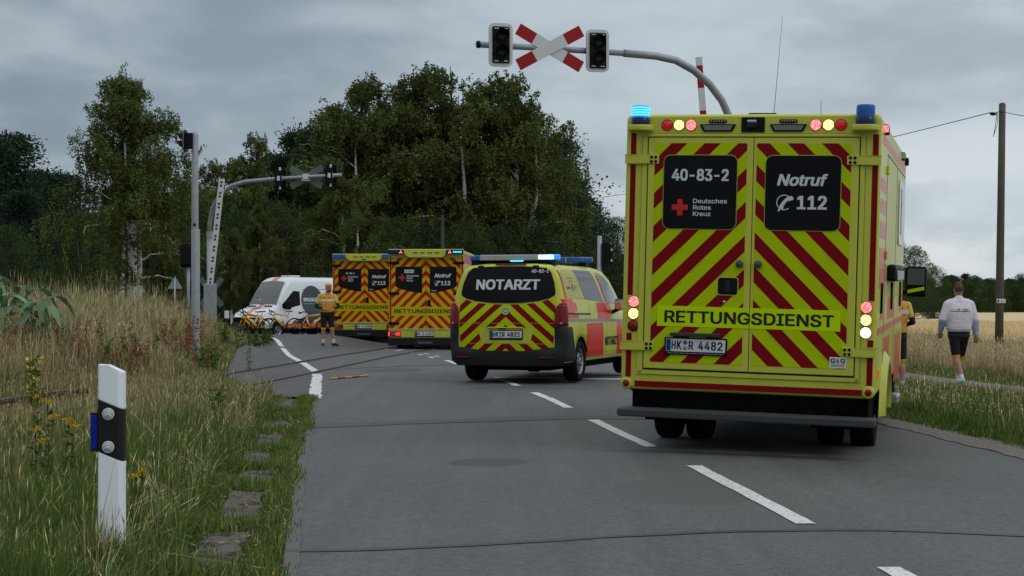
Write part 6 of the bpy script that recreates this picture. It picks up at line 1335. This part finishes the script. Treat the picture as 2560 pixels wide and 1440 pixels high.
    fb = MB().prism([(-.72, 2.55), (-.55, 2.42), (.55, 2.42), (.72, 2.55), (.72, 2.62), (.55, 2.75), (-.55, 2.75), (-.72, 2.62)], 2, 1.965, 2.06).build('front_light_bar', M_BLENS, o, .02); MB().box(-.62, -.5, 2.5, 2.7, 1.90, 1.966).box(.5, .62, 2.5, 2.7, 1.90, 1.966).build('bar_foot', M_BLACK, fb); MB().box(.28, .30, 2.41, 2.76, 1.964, 2.062).build('bar_joint', M_STEEL, fb)
    MB().tube([(.20, 1.2, 1.9), (.12, 1.0, 2.15), (.05, .8, 2.38)], [.006, .004, .003], 5).build('aerial', M_INK, o)
    return o
doctor_van()

# ================================================================ white van beside the bicycles
def white_van():
    Y = 69.0; sc_ = FOC / Y; x0 = (652 - PX0) / sc_
    o = thing('panel_van', 'white high roofed panel van with orange bonnet stripe and dark round side emblem', 'van')
    th = 52; L = 5.95; W = 1.0
    fwd = Vector((-math.cos(R(th)), -math.sin(R(th)), 0)); ang = math.atan2(-fwd.x, fwd.y)
    corner = Vector((x0, Y, 0)); right = Vector((fwd.y, -fwd.x, 0)); org = corner - fwd * (L + .0) + right * W * .98
    org.z = gz(org.x, org.y) - .02; o.location = org; o.rotation_euler = (0, 0, ang)
    H = 2.66; ys = [0, .3, L - 2.15, L - 1.95, L - 1.75, L - 1.42, L - 1.02, L - .82, L - .5, L - .2, L - .03]; zt = [H, H, H, H * .992, H * .955, H * .80, H * .545, H * .50, H * .465, H * .415, H * .36]
    sh = Shell(W, SPRINTER, ys, .30, zt, [W, W, W, W, W, W, W, W, W - .02, W - .08, W - .17], [1, 1, 1, 1, 1, .95, .75, .6, .5, .5, .5])
    m, nt, b = new_mat('white_livery'); c = coords(nt); x, y, z = sep(c); n = noise_t(c, 3, 4); base = mixc(nt, n, (.66, .71, .74), (.72, .77, .80))
    st = ((x + .02).abs() < .17) * ((y > L - 2.05) * (z > .9)); blk = ((x - .0).abs() < .24) * ((y > L - .78) * (y < L - .52)); base = mixc(nt, st, base, (.62, .10, .055)); base = mixc(nt, blk, base, (.05, .055, .06))
    sw = (((z - .72) + ((y - (L - 2.1)) * .42)) < 0.0) * (y < L - 1.6) * (z < 1.15); base = mixc(nt, sw, base, (.012, .018, .035)); base = mixc(nt, ((z < .62) * (y < L - 1.5)), base, (.50, .075, .03)); base = mixc(nt, (z < .43), base, (.02, .02, .02))
    nose = (y > L - .30) * (z < .90); base = mixc(nt, nose, base, (.018, .019, .02))
    setc(b, 'Base Color', base); setc(b, 'Roughness', .3); setc(b, 'Coat Weight', .5); setc(b, 'Coat Roughness', .06)
    sh.open_arches(((1.05, .34), (L - 1.0, .34)), .42); bd = sh.body().build('body', [m], o); cut_arches(bd, ((1.05, .34), (L - 1.0, .34)), W, .41, M_UNDER)
    # windscreen lies on the slope between two stations
    v = []; 
    for t in np.linspace(0.02, .98, 8):
        yv = L - 1.70 + .68 * t; zz = float(np.interp(yv, ys, zt)) + .012; hw = .70 + .16 * t
        for s_ in np.linspace(-1, 1, 9): v.append((s_ * hw, yv + .015, zz - .05 * abs(s_) ** 2.5))
    MB().add(v, [(i * 9 + j, i * 9 + j + 1, i * 9 + j + 10, i * 9 + j + 9) for i in range(7) for j in range(8)], 0, True).build('windscreen', mat('van_glass', (.07, .08, .085), .06, spec=.9), o)
    for sg in (-1, 1):
        sh.patch(MB(), [(L - 2.35, 1.42), (L - 2.35, 2.02), (L - 1.98, 2.04), (L - 1.30, 1.45), (L - 1.30, 1.28), (L - 1.75, 1.30)], sg, .006).build('cab_window', M_GLASS, o); sh.patch(MB(), [(L - 1.80, 1.35), (L - 1.80, 1.92), (L - 1.77, 1.90), (L - 1.77, 1.35)], sg, .009).build('window_bar', M_BLACK, o)
        mr = MB().box(sg * 1.04, sg * 1.27, L - 1.55, L - 1.40, 1.22, 1.60).build('mirror', M_BLACK, o, .05, 3); MB().tube([(sg * .95, L - 1.42, 1.28), (sg * 1.1, L - 1.47, 1.32)], .035, 8).build('mirror_arm', M_BLACK, mr)
        hl = sh.patch(MB(), [(L - .62, .98), (L - .30, .92), (L - .06, .80), (L - .05, .70), (L - .35, .78)], sg, .012, step=.08).build('headlight', mat('headlight', (.42, .42, .41), .15, var=.4, scale=14, emit=(1, .85, .7), estr=.25), o)
        cm = [( L - 3.08 + .66 * math.cos(R(a)), 1.62 + .66 * math.sin(R(a))) for a in range(0, 360, 12)]; em = sh.patch(MB(), cm, sg, .006).build('round_emblem', mat('emblem_grey', (.055, .07, .078), .35), o)
        mb = MB(); pl = lambda u, v_: sh.side(u if sg > 0 else 2 * (L - 3.08) - u, v_, sg, .010); letters(mb, 'SPECIALIZED', L - 3.62, L - 2.54, 1.58, 1.74, pl, bold=.05, shear=.2); letters(mb, 'PROFESSIONAL CYCLING', L - 3.62, L - 2.58, 1.46, 1.50, pl, bold=.02); mb.build('lettering', M_WHITE, em)
        for yv in (L - 1.18, L - 2.5, L - 4.2): sh.patch(MB(), [(yv, .5), (yv + .012, .5), (yv + .012, 2.0), (yv, 2.0)], sg, .0035).build('door_seam', mat('van_seam', (.12, .13, .14), .6), o)
        sh.patch(MB(), [(.2, 2.10), (L - 2.5, 2.10), (L - 2.5, 2.118), (.2, 2.118)], sg, .0035).build('roof_seam', mat('van_seam', (.12, .13, .14), .6), o)
        sh.patch(MB(), rrect(L - 2.42, L - 2.20, 1.05, 1.12, .03), sg, .012).build('door_handle', M_BLACK, o)
        wheel(o, sg * .87, 1.05, .345, .225, sg, M_RIM); wheel(o, sg * .87, L - 1.0, .345, .225, sg, M_RIM)
    # nose: grille, star, bumper, bonnet vents
    MB().prism(rrect(-.62, .62, .66, .90, .05), 1, L + .085, L + .12).build('grille', M_BLACK, o, .01); em = MB().lathe([(.085, L + .121), (.085, L + .13), (.073, L + .13), (.073, L + .121)], (0, 0, .78), 1, 24)
    for k in range(3): a = R(90 + 120 * k); em.tube([(0, L + .126, .78), (.075 * math.cos(a), L + .126, .78 + .075 * math.sin(a))], [.012, .005], 5)
    em.build('star_emblem', M_STEEL, o)
    MB().box(-.86, .86, L - .1, L + .15, .26, .62).build('front_bumper', mat('dark_bumper', (.009, .010, .011), .55, spec=.2), o, .06, 3)
    for x in (-.5, .5): MB().box(x - .24, x + .24, L - .93, L - .84, 0, .01).xf(lambda x, y, z: (x, y, z + float(np.interp(y, ys, zt)) + .004)).build('bonnet_vent', M_BLACK, o)
    MB().box(-.3, .3, L - 3.0, L - 2.4, H - .01, H + .07).build('roof_hatch', M_WHITE, o, .02); MB().box(-.85, .85, .05, L - .3, .2, .34).build('underbody', M_UNDER, o)
    MB().add([(-.1, L - 1.09, 1.47), (.35, L - 1.12, 1.50), (.30, L - 1.2, 1.56), (-.05, L - 1.16, 1.50)], [(0, 1, 2, 3)]).xf(lambda x, y, z: (x, y + .06, float(np.interp(y + .06, ys, zt)) + .02 + (z - 1.47) * .2)).build('dashboard_paper', M_WHITE, o)
    return o
white_van()
# ================================================================ bicycles
M_BIKE = mat('bike_yellow', (0.78, 0.38, 0.006), 0.3, coat=0.5, var=0.04); M_BOTTLE = mat('white_bottle', (.6, .62, .63), .4)
def bicycle():
    o = thing('bicycle', '', 'bicycle', (0, 0, 0), (0, 0, 0), 'yellow racing bicycles parked in front of the white van')
    r = .338; fw, rw = (-.50, r), (.49, r); bb = (.10, .275); st = (.24, .80); ht, hb = (-.34, .86), (-.375, .72); T = lambda p, x=0: (p[0], x, p[1])
    MB().tube([T(ht), T(hb)], .024, 8).tube([T(hb), T(bb)], .044, 8).tube([T((ht[0] + .01, ht[1] - .02)), T((.22, .76))], .032, 8).tube([T(bb), T(st)], .030, 8).tube([T(bb), T(rw, .05)], .017, 6).tube([T(bb), T(rw, -.05)], .017, 6).tube([T((.21, .71)), T(rw, .05)], .015, 6).tube([T((.21, .71)), T(rw, -.05)], .015, 6).build('frame', M_BIKE, o)
    MB().tube([T(hb), T((hb[0] - .01, .66), .05), T(fw, .055)], .019, 6).tube([T(hb), T((hb[0] - .01, .66), -.05), T(fw, -.055)], .019, 6).build('fork', M_BIKE, o)
    for c in (fw, rw):
        w = MB().lathe([(r - .022, -.012), (r, 0), (r - .022, .012), (r - .03, 0), (r - .022, -.012)], (c[0], 0, c[1]), 1, 32).build('wheel', M_RUBBER, o); mb = MB().lathe([(r - .05, -.01), (r - .022, -.011), (r - .022, .011), (r - .05, .01), (r - .05, -.01)], (c[0], 0, c[1]), 1, 32).tube([(c[0], -.05, c[1]), (c[0], .05, c[1])], .022, 8)
        for k in range(14):
            a = 2 * math.pi * k / 14; mb.tube([(c[0], .02 * (-1) ** k, c[1]), (c[0] + (r - .04) * math.cos(a), 0, c[1] + (r - .04) * math.sin(a))], .002, 4, cap=False)
        mb.build('rim', M_BLACK, w)
        MB().lathe([(.065, .052), (.082, .052), (.082, .056), (.065, .056), (.065, .052)], (c[0], 0, c[1]), 1, 20).build('brake_disc', M_STEEL, w)
    MB().tube([T(st), T((.27, .93))], .014, 8).build('seat_post', M_BLACK, o)
    MB().prism([(.13, -.02), (.22, -.035), (.34, -.075), (.40, -.065), (.41, 0), (.40, .065), (.34, .075), (.22, .035), (.13, .02)], 2, .93, .965).build('saddle', M_BLACK, o, .012)
    q = (-.41, .93); MB().tube([T(ht), T((ht[0] - .02, .92)), T(q)], .016, 8).tube([(q[0], -.20, q[1]), (q[0], .20, q[1])], .015, 8).tube([(q[0], .20, q[1]), (q[0] - .08, .21, q[1] + .01), (q[0] - .12, .21, q[1] - .05), (q[0] - .09, .21, q[1] - .12), (q[0] - .0, .21, q[1] - .14)], .015, 8).tube([(q[0], -.20, q[1]), (q[0] - .08, -.21, q[1] + .01), (q[0] - .12, -.21, q[1] - .05), (q[0] - .09, -.21, q[1] - .12), (q[0] - .0, -.21, q[1] - .14)], .015, 8).ball((q[0] - .11, .21, q[1] + .05), (.025, .02, .05), 8).ball((q[0] - .11, -.21, q[1] + .05), (.025, .02, .05), 8).build('handlebar', M_BLACK, o)
    MB().lathe([(.06, -.06), (.095, -.06), (.095, -.055), (.06, -.055), (.06, -.06)], (bb[0], 0, bb[1]), 1, 24).tube([(bb[0], -.07, bb[1]), (bb[0] + .12, -.07, bb[1] - .12)], .012, 6).tube([(bb[0], .07, bb[1]), (bb[0] - .12, .07, bb[1] + .12)], .012, 6).box(bb[0] + .08, bb[0] + .17, -.13, -.07, bb[1] - .135, bb[1] - .115).build('crank', M_BLACK, o)
    for a in (((-.02, .47), (.0, .0)), ):
        MB().tube([(.165, 0, .45), (.20, 0, .60), (.205, 0, .62), (.21, 0, .655)], [.036, .036, .02, .016], 10).build('bottle', M_BOTTLE, o)
    MB().tube([(-.04, 0, .50), (-.16, 0, .60), (-.175, 0, .612), (-.20, 0, .635)], [.036, .036, .02, .016], 10).build('bottle', M_BOTTLE, o)
    return o
bk = bicycle(); first = True
for px, y, rot, lean, flip, lb in ((639, 66.0, 0.06, 7, False, 'leftmost yellow bicycle in front, seen side on with handlebar left'), (627, 67.0, -0.12, 8, False, 'yellow bicycle half hidden behind the leftmost one'), (706, 66.2, -0.04, 6, False, 'middle yellow bicycle with bottle, under the white van door'), (780, 67.0, 0.10, 5, True, 'yellow bicycle pointing right beside the waiting cyclist with two white bottles')):
    c = bk if first else copy_tree(bk); first = False; x = (px - PX0) / FOC * y; c.location = (x, y, gz(x, y) + .012); c.rotation_euler = (R(-lean), 0, rot + (math.pi if flip else 0)); c['label'] = lb
    if flip: c.rotation_euler = (R(lean), 0, rot + math.pi)

# ================================================================ people
def capsule(mb, a, b, ra, rb, n=12, squash=None):
    a, b = Vector(a), Vector(b); d_ = b - a; L = max(1e-4, d_.length); u = d_ / L; w = u.orthogonal().normalized(); t = u.cross(w); prof = []
    for k in range(5): th = math.pi / 2 * k / 4; prof.append((ra * math.sin(th), -ra * math.cos(th)))
    for k in range(5): th = math.pi / 2 * k / 4; prof.append((rb * math.cos(th), L + rb * math.sin(th)))
    v = [a + u * h + (w * math.cos(2 * math.pi * j / n) + t * math.sin(2 * math.pi * j / n)) * max(r_, 1e-4) for r_, h in prof for j in range(n)]
    m = len(prof); f = [(i * n + j, i * n + (j + 1) % n, (i + 1) * n + (j + 1) % n, (i + 1) * n + j) for i in range(m - 1) for j in range(n)] + [tuple(range(n - 1, -1, -1)), tuple(range((m - 1) * n, m * n))]
    return mb.add(v, f)
def fuse(mb, name, mt, parent, voxel=.008, smooth=5, paint=None):
    """one continuous skin over overlapping volumes"""
    t = mb.build('tmp', mt, None, merge=False); md = t.modifiers.new('r', 'REMESH'); md.mode = 'VOXEL'; md.voxel_size = voxel; sm = t.modifiers.new('s', 'SMOOTH'); sm.iterations = smooth; sm.factor = .5
    dg = bpy.context.evaluated_depsgraph_get(); dg.update(); me = bpy.data.meshes.new_from_object(t.evaluated_get(dg)); old = t.data; bpy.data.objects.remove(t); bpy.data.meshes.remove(old); me.name = name
    me.polygons.foreach_set('use_smooth', np.ones(len(me.polygons), bool)); o = bpy.data.objects.new(name, me); COL.objects.link(o); o.parent = parent
    if not me.materials: me.materials.append(mt)
    return o
SKIN = (.36, .20, .145)
M_SKIN = mat('skin', SKIN, .55, var=.08, scale=14); M_HAIR = mat('brown_hair', (.085, .045, .025), .7, var=.35, scale=60); M_SHORT = mat('black_lycra', (.010, .010, .011), .6); M_SOCK = mat('white_sock', (.62, .62, .64), .7); M_TRIM = mat('yellow_trim', (.55, .32, .01), .5)
M_JER = mat('yellow_jersey', (.56, .28, .012), .6, var=.12, scale=9, bmp=.25); M_JERL = mat('light_yellow_jersey', (.58, .42, .07), .6, var=.1); M_BEARD = mat('ginger_hair', (.20, .075, .025), .8, var=.3, scale=60)
def two_tone(name, low, high, rules):
    m, nt, b = new_mat(name); c = coords(nt); x, y, z = sep(c); n = noise_t(c, 7, 5, .65, .4); base = mixc(nt, n, low, high)
    for fn, col in rules: base = mixc(nt, fn(x, y, z), base, col)
    setc(b, 'Base Color', base); setc(b, 'Roughness', .6); bump(nt, b, noise_t(mapped(c, (1, 1, 2.4)), 6, 4, .6, .6), .7, .03); return m
def hand(mb, w, d_, side, curl=.5, palm=None):
    """palm, four unequal fingers and a thumb leaving the side of the palm"""
    d_ = Vector(d_).normalized(); pn = Vector(palm or (0, -1, 0)); pn = (pn - d_ * pn.dot(d_)).normalized(); s_ = d_.cross(pn) * side; w = Vector(w)
    capsule(mb, w, w + d_ * .03, .026, .03); capsule(mb, w + d_ * .03 - s_ * .018, w + d_ * .085 - s_ * .026, .020, .017); capsule(mb, w + d_ * .03 + s_ * .018, w + d_ * .085 + s_ * .026, .020, .017)
    for k, ln in enumerate((.068, .078, .072, .055)):
        p = w + d_ * .088 + s_ * (.030 - .020 * k); q = p + (d_ * math.cos(curl * .7) + pn * math.sin(curl * .7)) * ln * .55; e = q + (d_ * math.cos(curl * 1.8) + pn * math.sin(curl * 1.8)) * ln * .5; capsule(mb, p, q, .0095, .009); capsule(mb, q, e, .009, .0078)
    p = w + d_ * .028 + s_ * .03; q = p + (d_ * .6 + s_ * .75 + pn * .2).normalized() * .045; capsule(mb, p, q, .0125, .0105); capsule(mb, q, q + (d_ * .9 + s_ * .1 + pn * .35).normalized() * .034, .0105, .0085)
def head_shape(mb, c, f, r=1.0):
    """c: centre, f: facing"""
    f = Vector(f).normalized(); s_ = Vector((f.y, -f.x, 0)).normalized(); up_ = s_.cross(f); c = Vector(c); E = lambda a, b, h: c + f * a + s_ * b + up_ * h
    st = len(mb.v); mb.ball((0, 0, 0), (.098, .076, .118), 18).xf(lambda x, y, z: E(x, y, z + .012), st)
    capsule(mb, E(.045, 0, -.075), E(.06, 0, -.082), .042, .030); capsule(mb, E(.02, .03, -.06), E(.02, -.03, -.06), .045, .045); capsule(mb, E(.097, 0, .015), E(.112, 0, -.022), .010, .014); capsule(mb, E(.085, .025, -.005), E(.085, -.025, -.005), .02, .02)
    for q in (-1, 1):
        st = len(mb.v); mb.ball((0, 0, 0), (.014, .010, .030), 10).xf(lambda x, y, z: E(x - .008, q * .080 + y, z - .008), st)
    return E
def torso(mb, hip, chest, neck, sx, k=0.0, belly=0.0, face=(0, 1, 0)):
    hip, chest, neck, sx = Vector(hip), Vector(chest), Vector(neck), Vector(sx).normalized(); f = Vector(face)
    for i in range(11):
        t = i / 10; m = hip.lerp(chest, t) + f * belly * math.sin(math.pi * t) * .6; rr = .106 + k + belly * math.sin(math.pi * t) + .004 * t; hw = .085 - .014 * math.sin(math.pi * min(1, t * 1.4)) + .020 * t * t; capsule(mb, m - sx * hw, m + sx * hw, rr, rr)
    for i in range(6):
        t = i / 5 * .6; u = chest.lerp(neck, t); rr = .110 + k - .068 * t; hw = .105 + .04 * t; capsule(mb, u - sx * hw, u + sx * hw, rr, rr)
    capsule(mb, chest, neck, .10 + k, .055 + k); u = chest.lerp(neck, .78)
    for q in (-1, 1): capsule(mb, u, chest.lerp(neck, .52) + sx * q * .17, .066 + k, .062 + k)
def figure(name_label, loc, J, cl, group=None):
    o = thing('person', name_label, 'person', loc, (0, 0, 0), group); f = Vector(J['face']); sx = Vector(J.get('sx', (1, 0, 0)))
    b = MB(); torso(b, J['hip'], J['chest'], J['neck'], sx, 0, cl.get('belly', 0), f); capsule(b, J['neck'], Vector(J['head']) - Vector((0, 0, .05)), .056, .052); E = head_shape(b, J['head'], J.get('look', f))
    for s_, q in (('l', -1), ('r', 1)):
        capsule(b, J['sh' + s_], J['el' + s_], .050, .042); capsule(b, J['el' + s_], J['wr' + s_], .041, .027); wd = Vector(J['wr' + s_]) - Vector(J['el' + s_]); hand(b, J['wr' + s_], J.get('hd' + s_, wd), q, J.get('curl', .5), J.get('palm', None))
        capsule(b, J['hp' + s_], J['kn' + s_], .088, .058); k, a = Vector(J['kn' + s_]), Vector(J['an' + s_]); m = k.lerp(a, .3) - f * .018; capsule(b, k, m, .054, .060); capsule(b, m, a, .058, .036); tf = Vector(J.get('tf' + s_, f)).normalized(); capsule(b, a + Vector((0, 0, -.04)), a + tf * .13 + Vector((0, 0, -.065)) + Vector((0, 0, tf.z * .0)), .038, .030)
    fuse(b, 'body', M_SKIN, o)
    j = MB(); torso(j, Vector(J['hip']) + Vector((0, 0, cl.get('hem', .03))), J['chest'], J['neck'], sx, .012 + cl.get('loose', 0), cl.get('belly', 0), f)
    for s_ in 'lr':
        a, e, w = (Vector(J[k + s_]) for k in ('sh', 'el', 'wr')); x = cl.get('loose', 0)
        if cl['sleeve'] == 'long': capsule(j, a, e, .064 + x, .056 + x); capsule(j, e, e.lerp(w, .88), .056 + x, .040 + x * .5)
        else: capsule(j, a, a.lerp(e, .62), .066, .058)
    j_ = fuse(j, cl['top_name'], cl['top'], o)
    cr = MB(); capsule(cr, Vector(J['neck']) - Vector((0, 0, .03)), Vector(J['neck']) + Vector((0, 0, .025)), .066, .060); fuse(cr, 'collar', cl.get('collar', cl['top']), j_)
    if cl['sleeve'] == 'arm_warmer':
        for s_ in 'lr':
            w_ = MB(); a, e, w = (Vector(J[k + s_]) for k in ('sh', 'el', 'wr')); capsule(w_, a.lerp(e, .55), e, .050, .046); capsule(w_, e, e.lerp(w, .78), .045, .034); fuse(w_, 'arm_warmer', M_SHORT, o)
    elif cl['sleeve'] == 'long':
        for s_ in 'lr': w_ = MB(); e, w = Vector(J['el' + s_]), Vector(J['wr' + s_]); capsule(w_, e.lerp(w, .86), e.lerp(w, .97), .036, .033); fuse(w_, 'cuff', M_SHORT, o)
    sh = MB(); hip = Vector(J['hip']); capsule(sh, hip - sx * .085 + Vector((0, 0, .03)), hip + sx * .085 + Vector((0, 0, .03)), .114, .114); capsule(sh, hip - sx * .08 - Vector((0, 0, .05)), hip + sx * .08 - Vector((0, 0, .05)), .112, .112)
    for s_ in 'lr': a, k = Vector(J['hp' + s_]), Vector(J['kn' + s_]); capsule(sh, a, a.lerp(k, .84), .106, .080)
    s1 = fuse(sh, 'shorts', M_SHORT, o)
    for s_ in 'lr': tr = MB(); a, k = Vector(J['hp' + s_]), Vector(J['kn' + s_]); capsule(tr, a.lerp(k, .94), a.lerp(k, .97), .074, .073); fuse(tr, 'leg_trim', cl.get('trim', M_TRIM), s1)
    if cl.get('waist'): tr = MB(); capsule(tr, hip - sx * .085 + Vector((0, 0, .055)), hip + sx * .085 + Vector((0, 0, .055)), .1155, .1155); fuse(tr, 'waist_band', M_TRIM, s1).scale = (1.0, 1.0, 1.0)
    for s_ in 'lr':
        k, a = Vector(J['kn' + s_]), Vector(J['an' + s_]); tf = Vector(J.get('tf' + s_, f)).normalized()
        if cl.get('sock', .6) < 1: so = MB(); capsule(so, k.lerp(a, cl['sock']), a, .046, .043); capsule(so, a, a + Vector((0, 0, -.03)), .042, .04); fuse(so, 'sock', M_SOCK, o)
        sb = MB(); hl = a - tf * .035 + Vector((0, 0, -.045)); capsule(sb, hl, a + tf * .06 + Vector((0, 0, -.05)), .046, .048); capsule(sb, a + tf * .06 + Vector((0, 0, -.055)), a + tf * .155 + Vector((0, 0, -.072)), .046, .030); fuse(sb, 'shoe', cl['shoe'], o)
    c = Vector(J['head']); lk = Vector(J.get('look', f)).normalized(); hr = MB(); st = 0
    if cl['hair'] is not None:
        hr.ball((0, 0, 0), (.103, .086, .105), 18).xf(lambda x, y, z: E(x - .022, y, z + .035 + .012 * max(0, -x) * 8), 0); hr.ball((0, 0, 0), (.06, .06, .03), 12); hr.xf(lambda *p: p, 0) if False else None
        keep = MB(); keep.ball((0, 0, 0), (.103, .084, .104), 18).xf(lambda x, y, z: E(x - .024, y, max(z, -.055 if x < 0 else .035) + .036), 0); keep2 = len(keep.v); keep.ball((0, 0, 0), (.085, .07, .035), 12).xf(lambda x, y, z: E(x - .0, y, z + .125), keep2); fuse(keep, 'hair', cl['hair'], o, .007, 2)
    if cl.get('beard'):
        bd = MB(); capsule(bd, E(.055, .03, -.07), E(.055, -.03, -.07), .042, .042); capsule(bd, E(.075, 0, -.085), E(.072, 0, -.11), .034, .028); fuse(bd, 'beard', M_BEARD, o, .007, 3)
    if cl.get('eyes', True):
        ey = MB()
        for q in (-1, 1): ey.ball(E(.086, q * .031, .018), .0085, 8)
        ey.build('eyes', mat('dark_eye', (.02, .015, .012), .2), o)
    if cl.get('cap'):
        cp = MB(); cp.ball((0, 0, 0), (.106, .088, .085), 18).xf(lambda x, y, z: E(x - .006, y, max(z, 0.0) + .055), 0); k = len(cp.v); cp.ball((0, 0, 0), (.045, .06, .010), 12).xf(lambda x, y, z: E(x + .105, y, z + .062 + .02), k); fuse(cp, 'cap', cl['cap'], o, .007, 2)
    return o, j_
# walking away on the path, left foot planted, right foot pushing off behind
wx, wy = (2397 - PX0) / FOC * 28.7, 28.7
jk = two_tone('translucent_jacket', (.60, .54, .59), (.74, .68, .73), ((lambda x, y, z: (x.abs() > .235) * (z < 1.16), (.36, .40, .58)), (lambda x, y, z: (z > 1.295) * (z < 1.315) * (x.abs() < .17), (.16, .19, .26)), (lambda x, y, z: (z > 1.40) * (x.abs() > .20), (.62, .60, .66))))
J = dict(face=(0, 1, 0), hip=(0, 0, .93), chest=(.01, .02, 1.32), neck=(.01, .03, 1.51), head=(.01, .06, 1.675), shl=(-.185, .02, 1.42), shr=(.205, .02, 1.42), ell=(-.285, -.01, 1.16), wrl=(-.295, .12, .945), elr=(.285, .0, 1.13), wrr=(.315, .03, .87), hpl=(-.085, 0, .90), hpr=(.085, 0, .90), knl=(-.055, -.02, .50), anl=(.0, -.20, .13), knr=(.075, .17, .49), anr=(.055, .26, .11), tfl=(-.22, 1, -.1), tfr=(.1, 1, .05), hdl=(.05, .25, -1), hdr=(0, .12, -1), curl=.75, palm=(0, 1, 0))
cl = dict(top=jk, top_name='jacket', sleeve='long', loose=.022, hem=.10, belly=.022, trim=M_TRIM, waist=True, sock=.62, shoe=mat('pale_shoe', (.50, .54, .55), .4, var=.2, scale=30), hair=M_HAIR, eyes=True)
p1, jj = figure('person in thin white jacket and black shorts walking away along the gravel path', (wx, wy, gz(wx, wy) + .015), J, cl, 'cyclists on foot')
mb = MB(); pl = lambda u, v: (u, -.142 - .0 * u, v); mb.box(-.055, -.02, -.1425, -.1405, 1.325, 1.355)
for k in range(4): mb.box(.045 + k * .022, .060 + k * .022, -.1425, -.1405, 1.322, 1.35)
mb.build('back_print', mat('teal_print', (.17, .27, .32), .6), jj)
# waiting by the far ambulances, arms folded low in front, looking to the right
x2, y2 = (818 - PX0) / FOC * 46.2, 46.2
js = two_tone('cycling_jersey', (.52, .25, .012), (.60, .31, .02), ((lambda x, y, z: (z > 1.27) * (z < 1.335), (.58, .52, .38)), (lambda x, y, z: (z > 1.262) * (z < 1.27), (.02, .02, .02)), (lambda x, y, z: (x.abs() > .215), (.58, .44, .08)), (lambda x, y, z: ((x + .075).abs() < .04) * (z > 1.36) * (z < 1.395), (.03, .03, .02)), (lambda x, y, z: ((x - .075).abs() < .04) * (z > 1.36) * (z < 1.395), (.45, .04, .02)), (lambda x, y, z: ((x + .01).abs() < .004), (.12, .05, .01))))
J = dict(face=(.25, -1, 0), look=(.78, -.62, -.05), sx=(.97, .22, 0), hip=(0, 0, .94), chest=(0, 0, 1.30), neck=(.0, .0, 1.50), head=(.035, -.02, 1.655), shl=(-.205, -.03, 1.42), shr=(.205, .05, 1.42), ell=(-.315, -.06, 1.13), wrl=(-.06, -.25, 1.055), elr=(.32, .02, 1.14), wrr=(.20, -.22, 1.03), hdl=(1, -.12, -.10), hdr=(-.75, -.4, -.05), curl=.9, palm=(0, 0, -1), hpl=(-.09, -.01, .90), hpr=(.09, .02, .90), knl=(-.105, -.03, .49), anl=(-.12, .0, .10), knr=(.135, -.01, .49), anr=(.185, .01, .10), tfl=(.12, -1, 0), tfr=(.85, -.5, 0))
cl = dict(top=js, top_name='jersey', sleeve='arm_warmer', hem=.06, belly=.012, sock=.80, shoe=mat('dark_shoe', (.022, .028, .032), .4), hair=None, beard=True, cap=M_TRIM)
figure('bearded person in yellow cycling jersey and black shorts waiting beside the far left ambulance', (x2, y2, gz(x2, y2) + .005), J, cl, 'cyclists on foot')
# half hidden ahead of the near ambulance
x3, y3 = (2238 - PX0) / FOC * 27.0, 27.0
J = dict(face=(0, 1, 0), hip=(0, 0, .94), chest=(0, 0, 1.30), neck=(0, 0, 1.50), head=(0, .02, 1.655), shl=(-.205, 0, 1.42), shr=(.205, 0, 1.42), ell=(-.28, .02, 1.12), wrl=(-.10, .2, 1.02), elr=(.29, -.02, 1.14), wrr=(.14, .2, 1.06), hpl=(-.09, 0, .90), hpr=(.09, 0, .90), knl=(-.10, .02, .49), anl=(-.11, 0, .10), knr=(.11, .02, .49), anr=(.12, 0, .10), curl=.8)
cl = dict(top=js, top_name='jersey', sleeve='arm_warmer', hem=.06, sock=.7, shoe=mat('dark_shoe', (.022, .028, .032), .4), hair=M_HAIR)
figure('person in yellow jersey with dark sleeves half hidden in front of the near ambulance', (x3, y3, gz(x3, y3) + .005), J, cl, 'cyclists on foot')
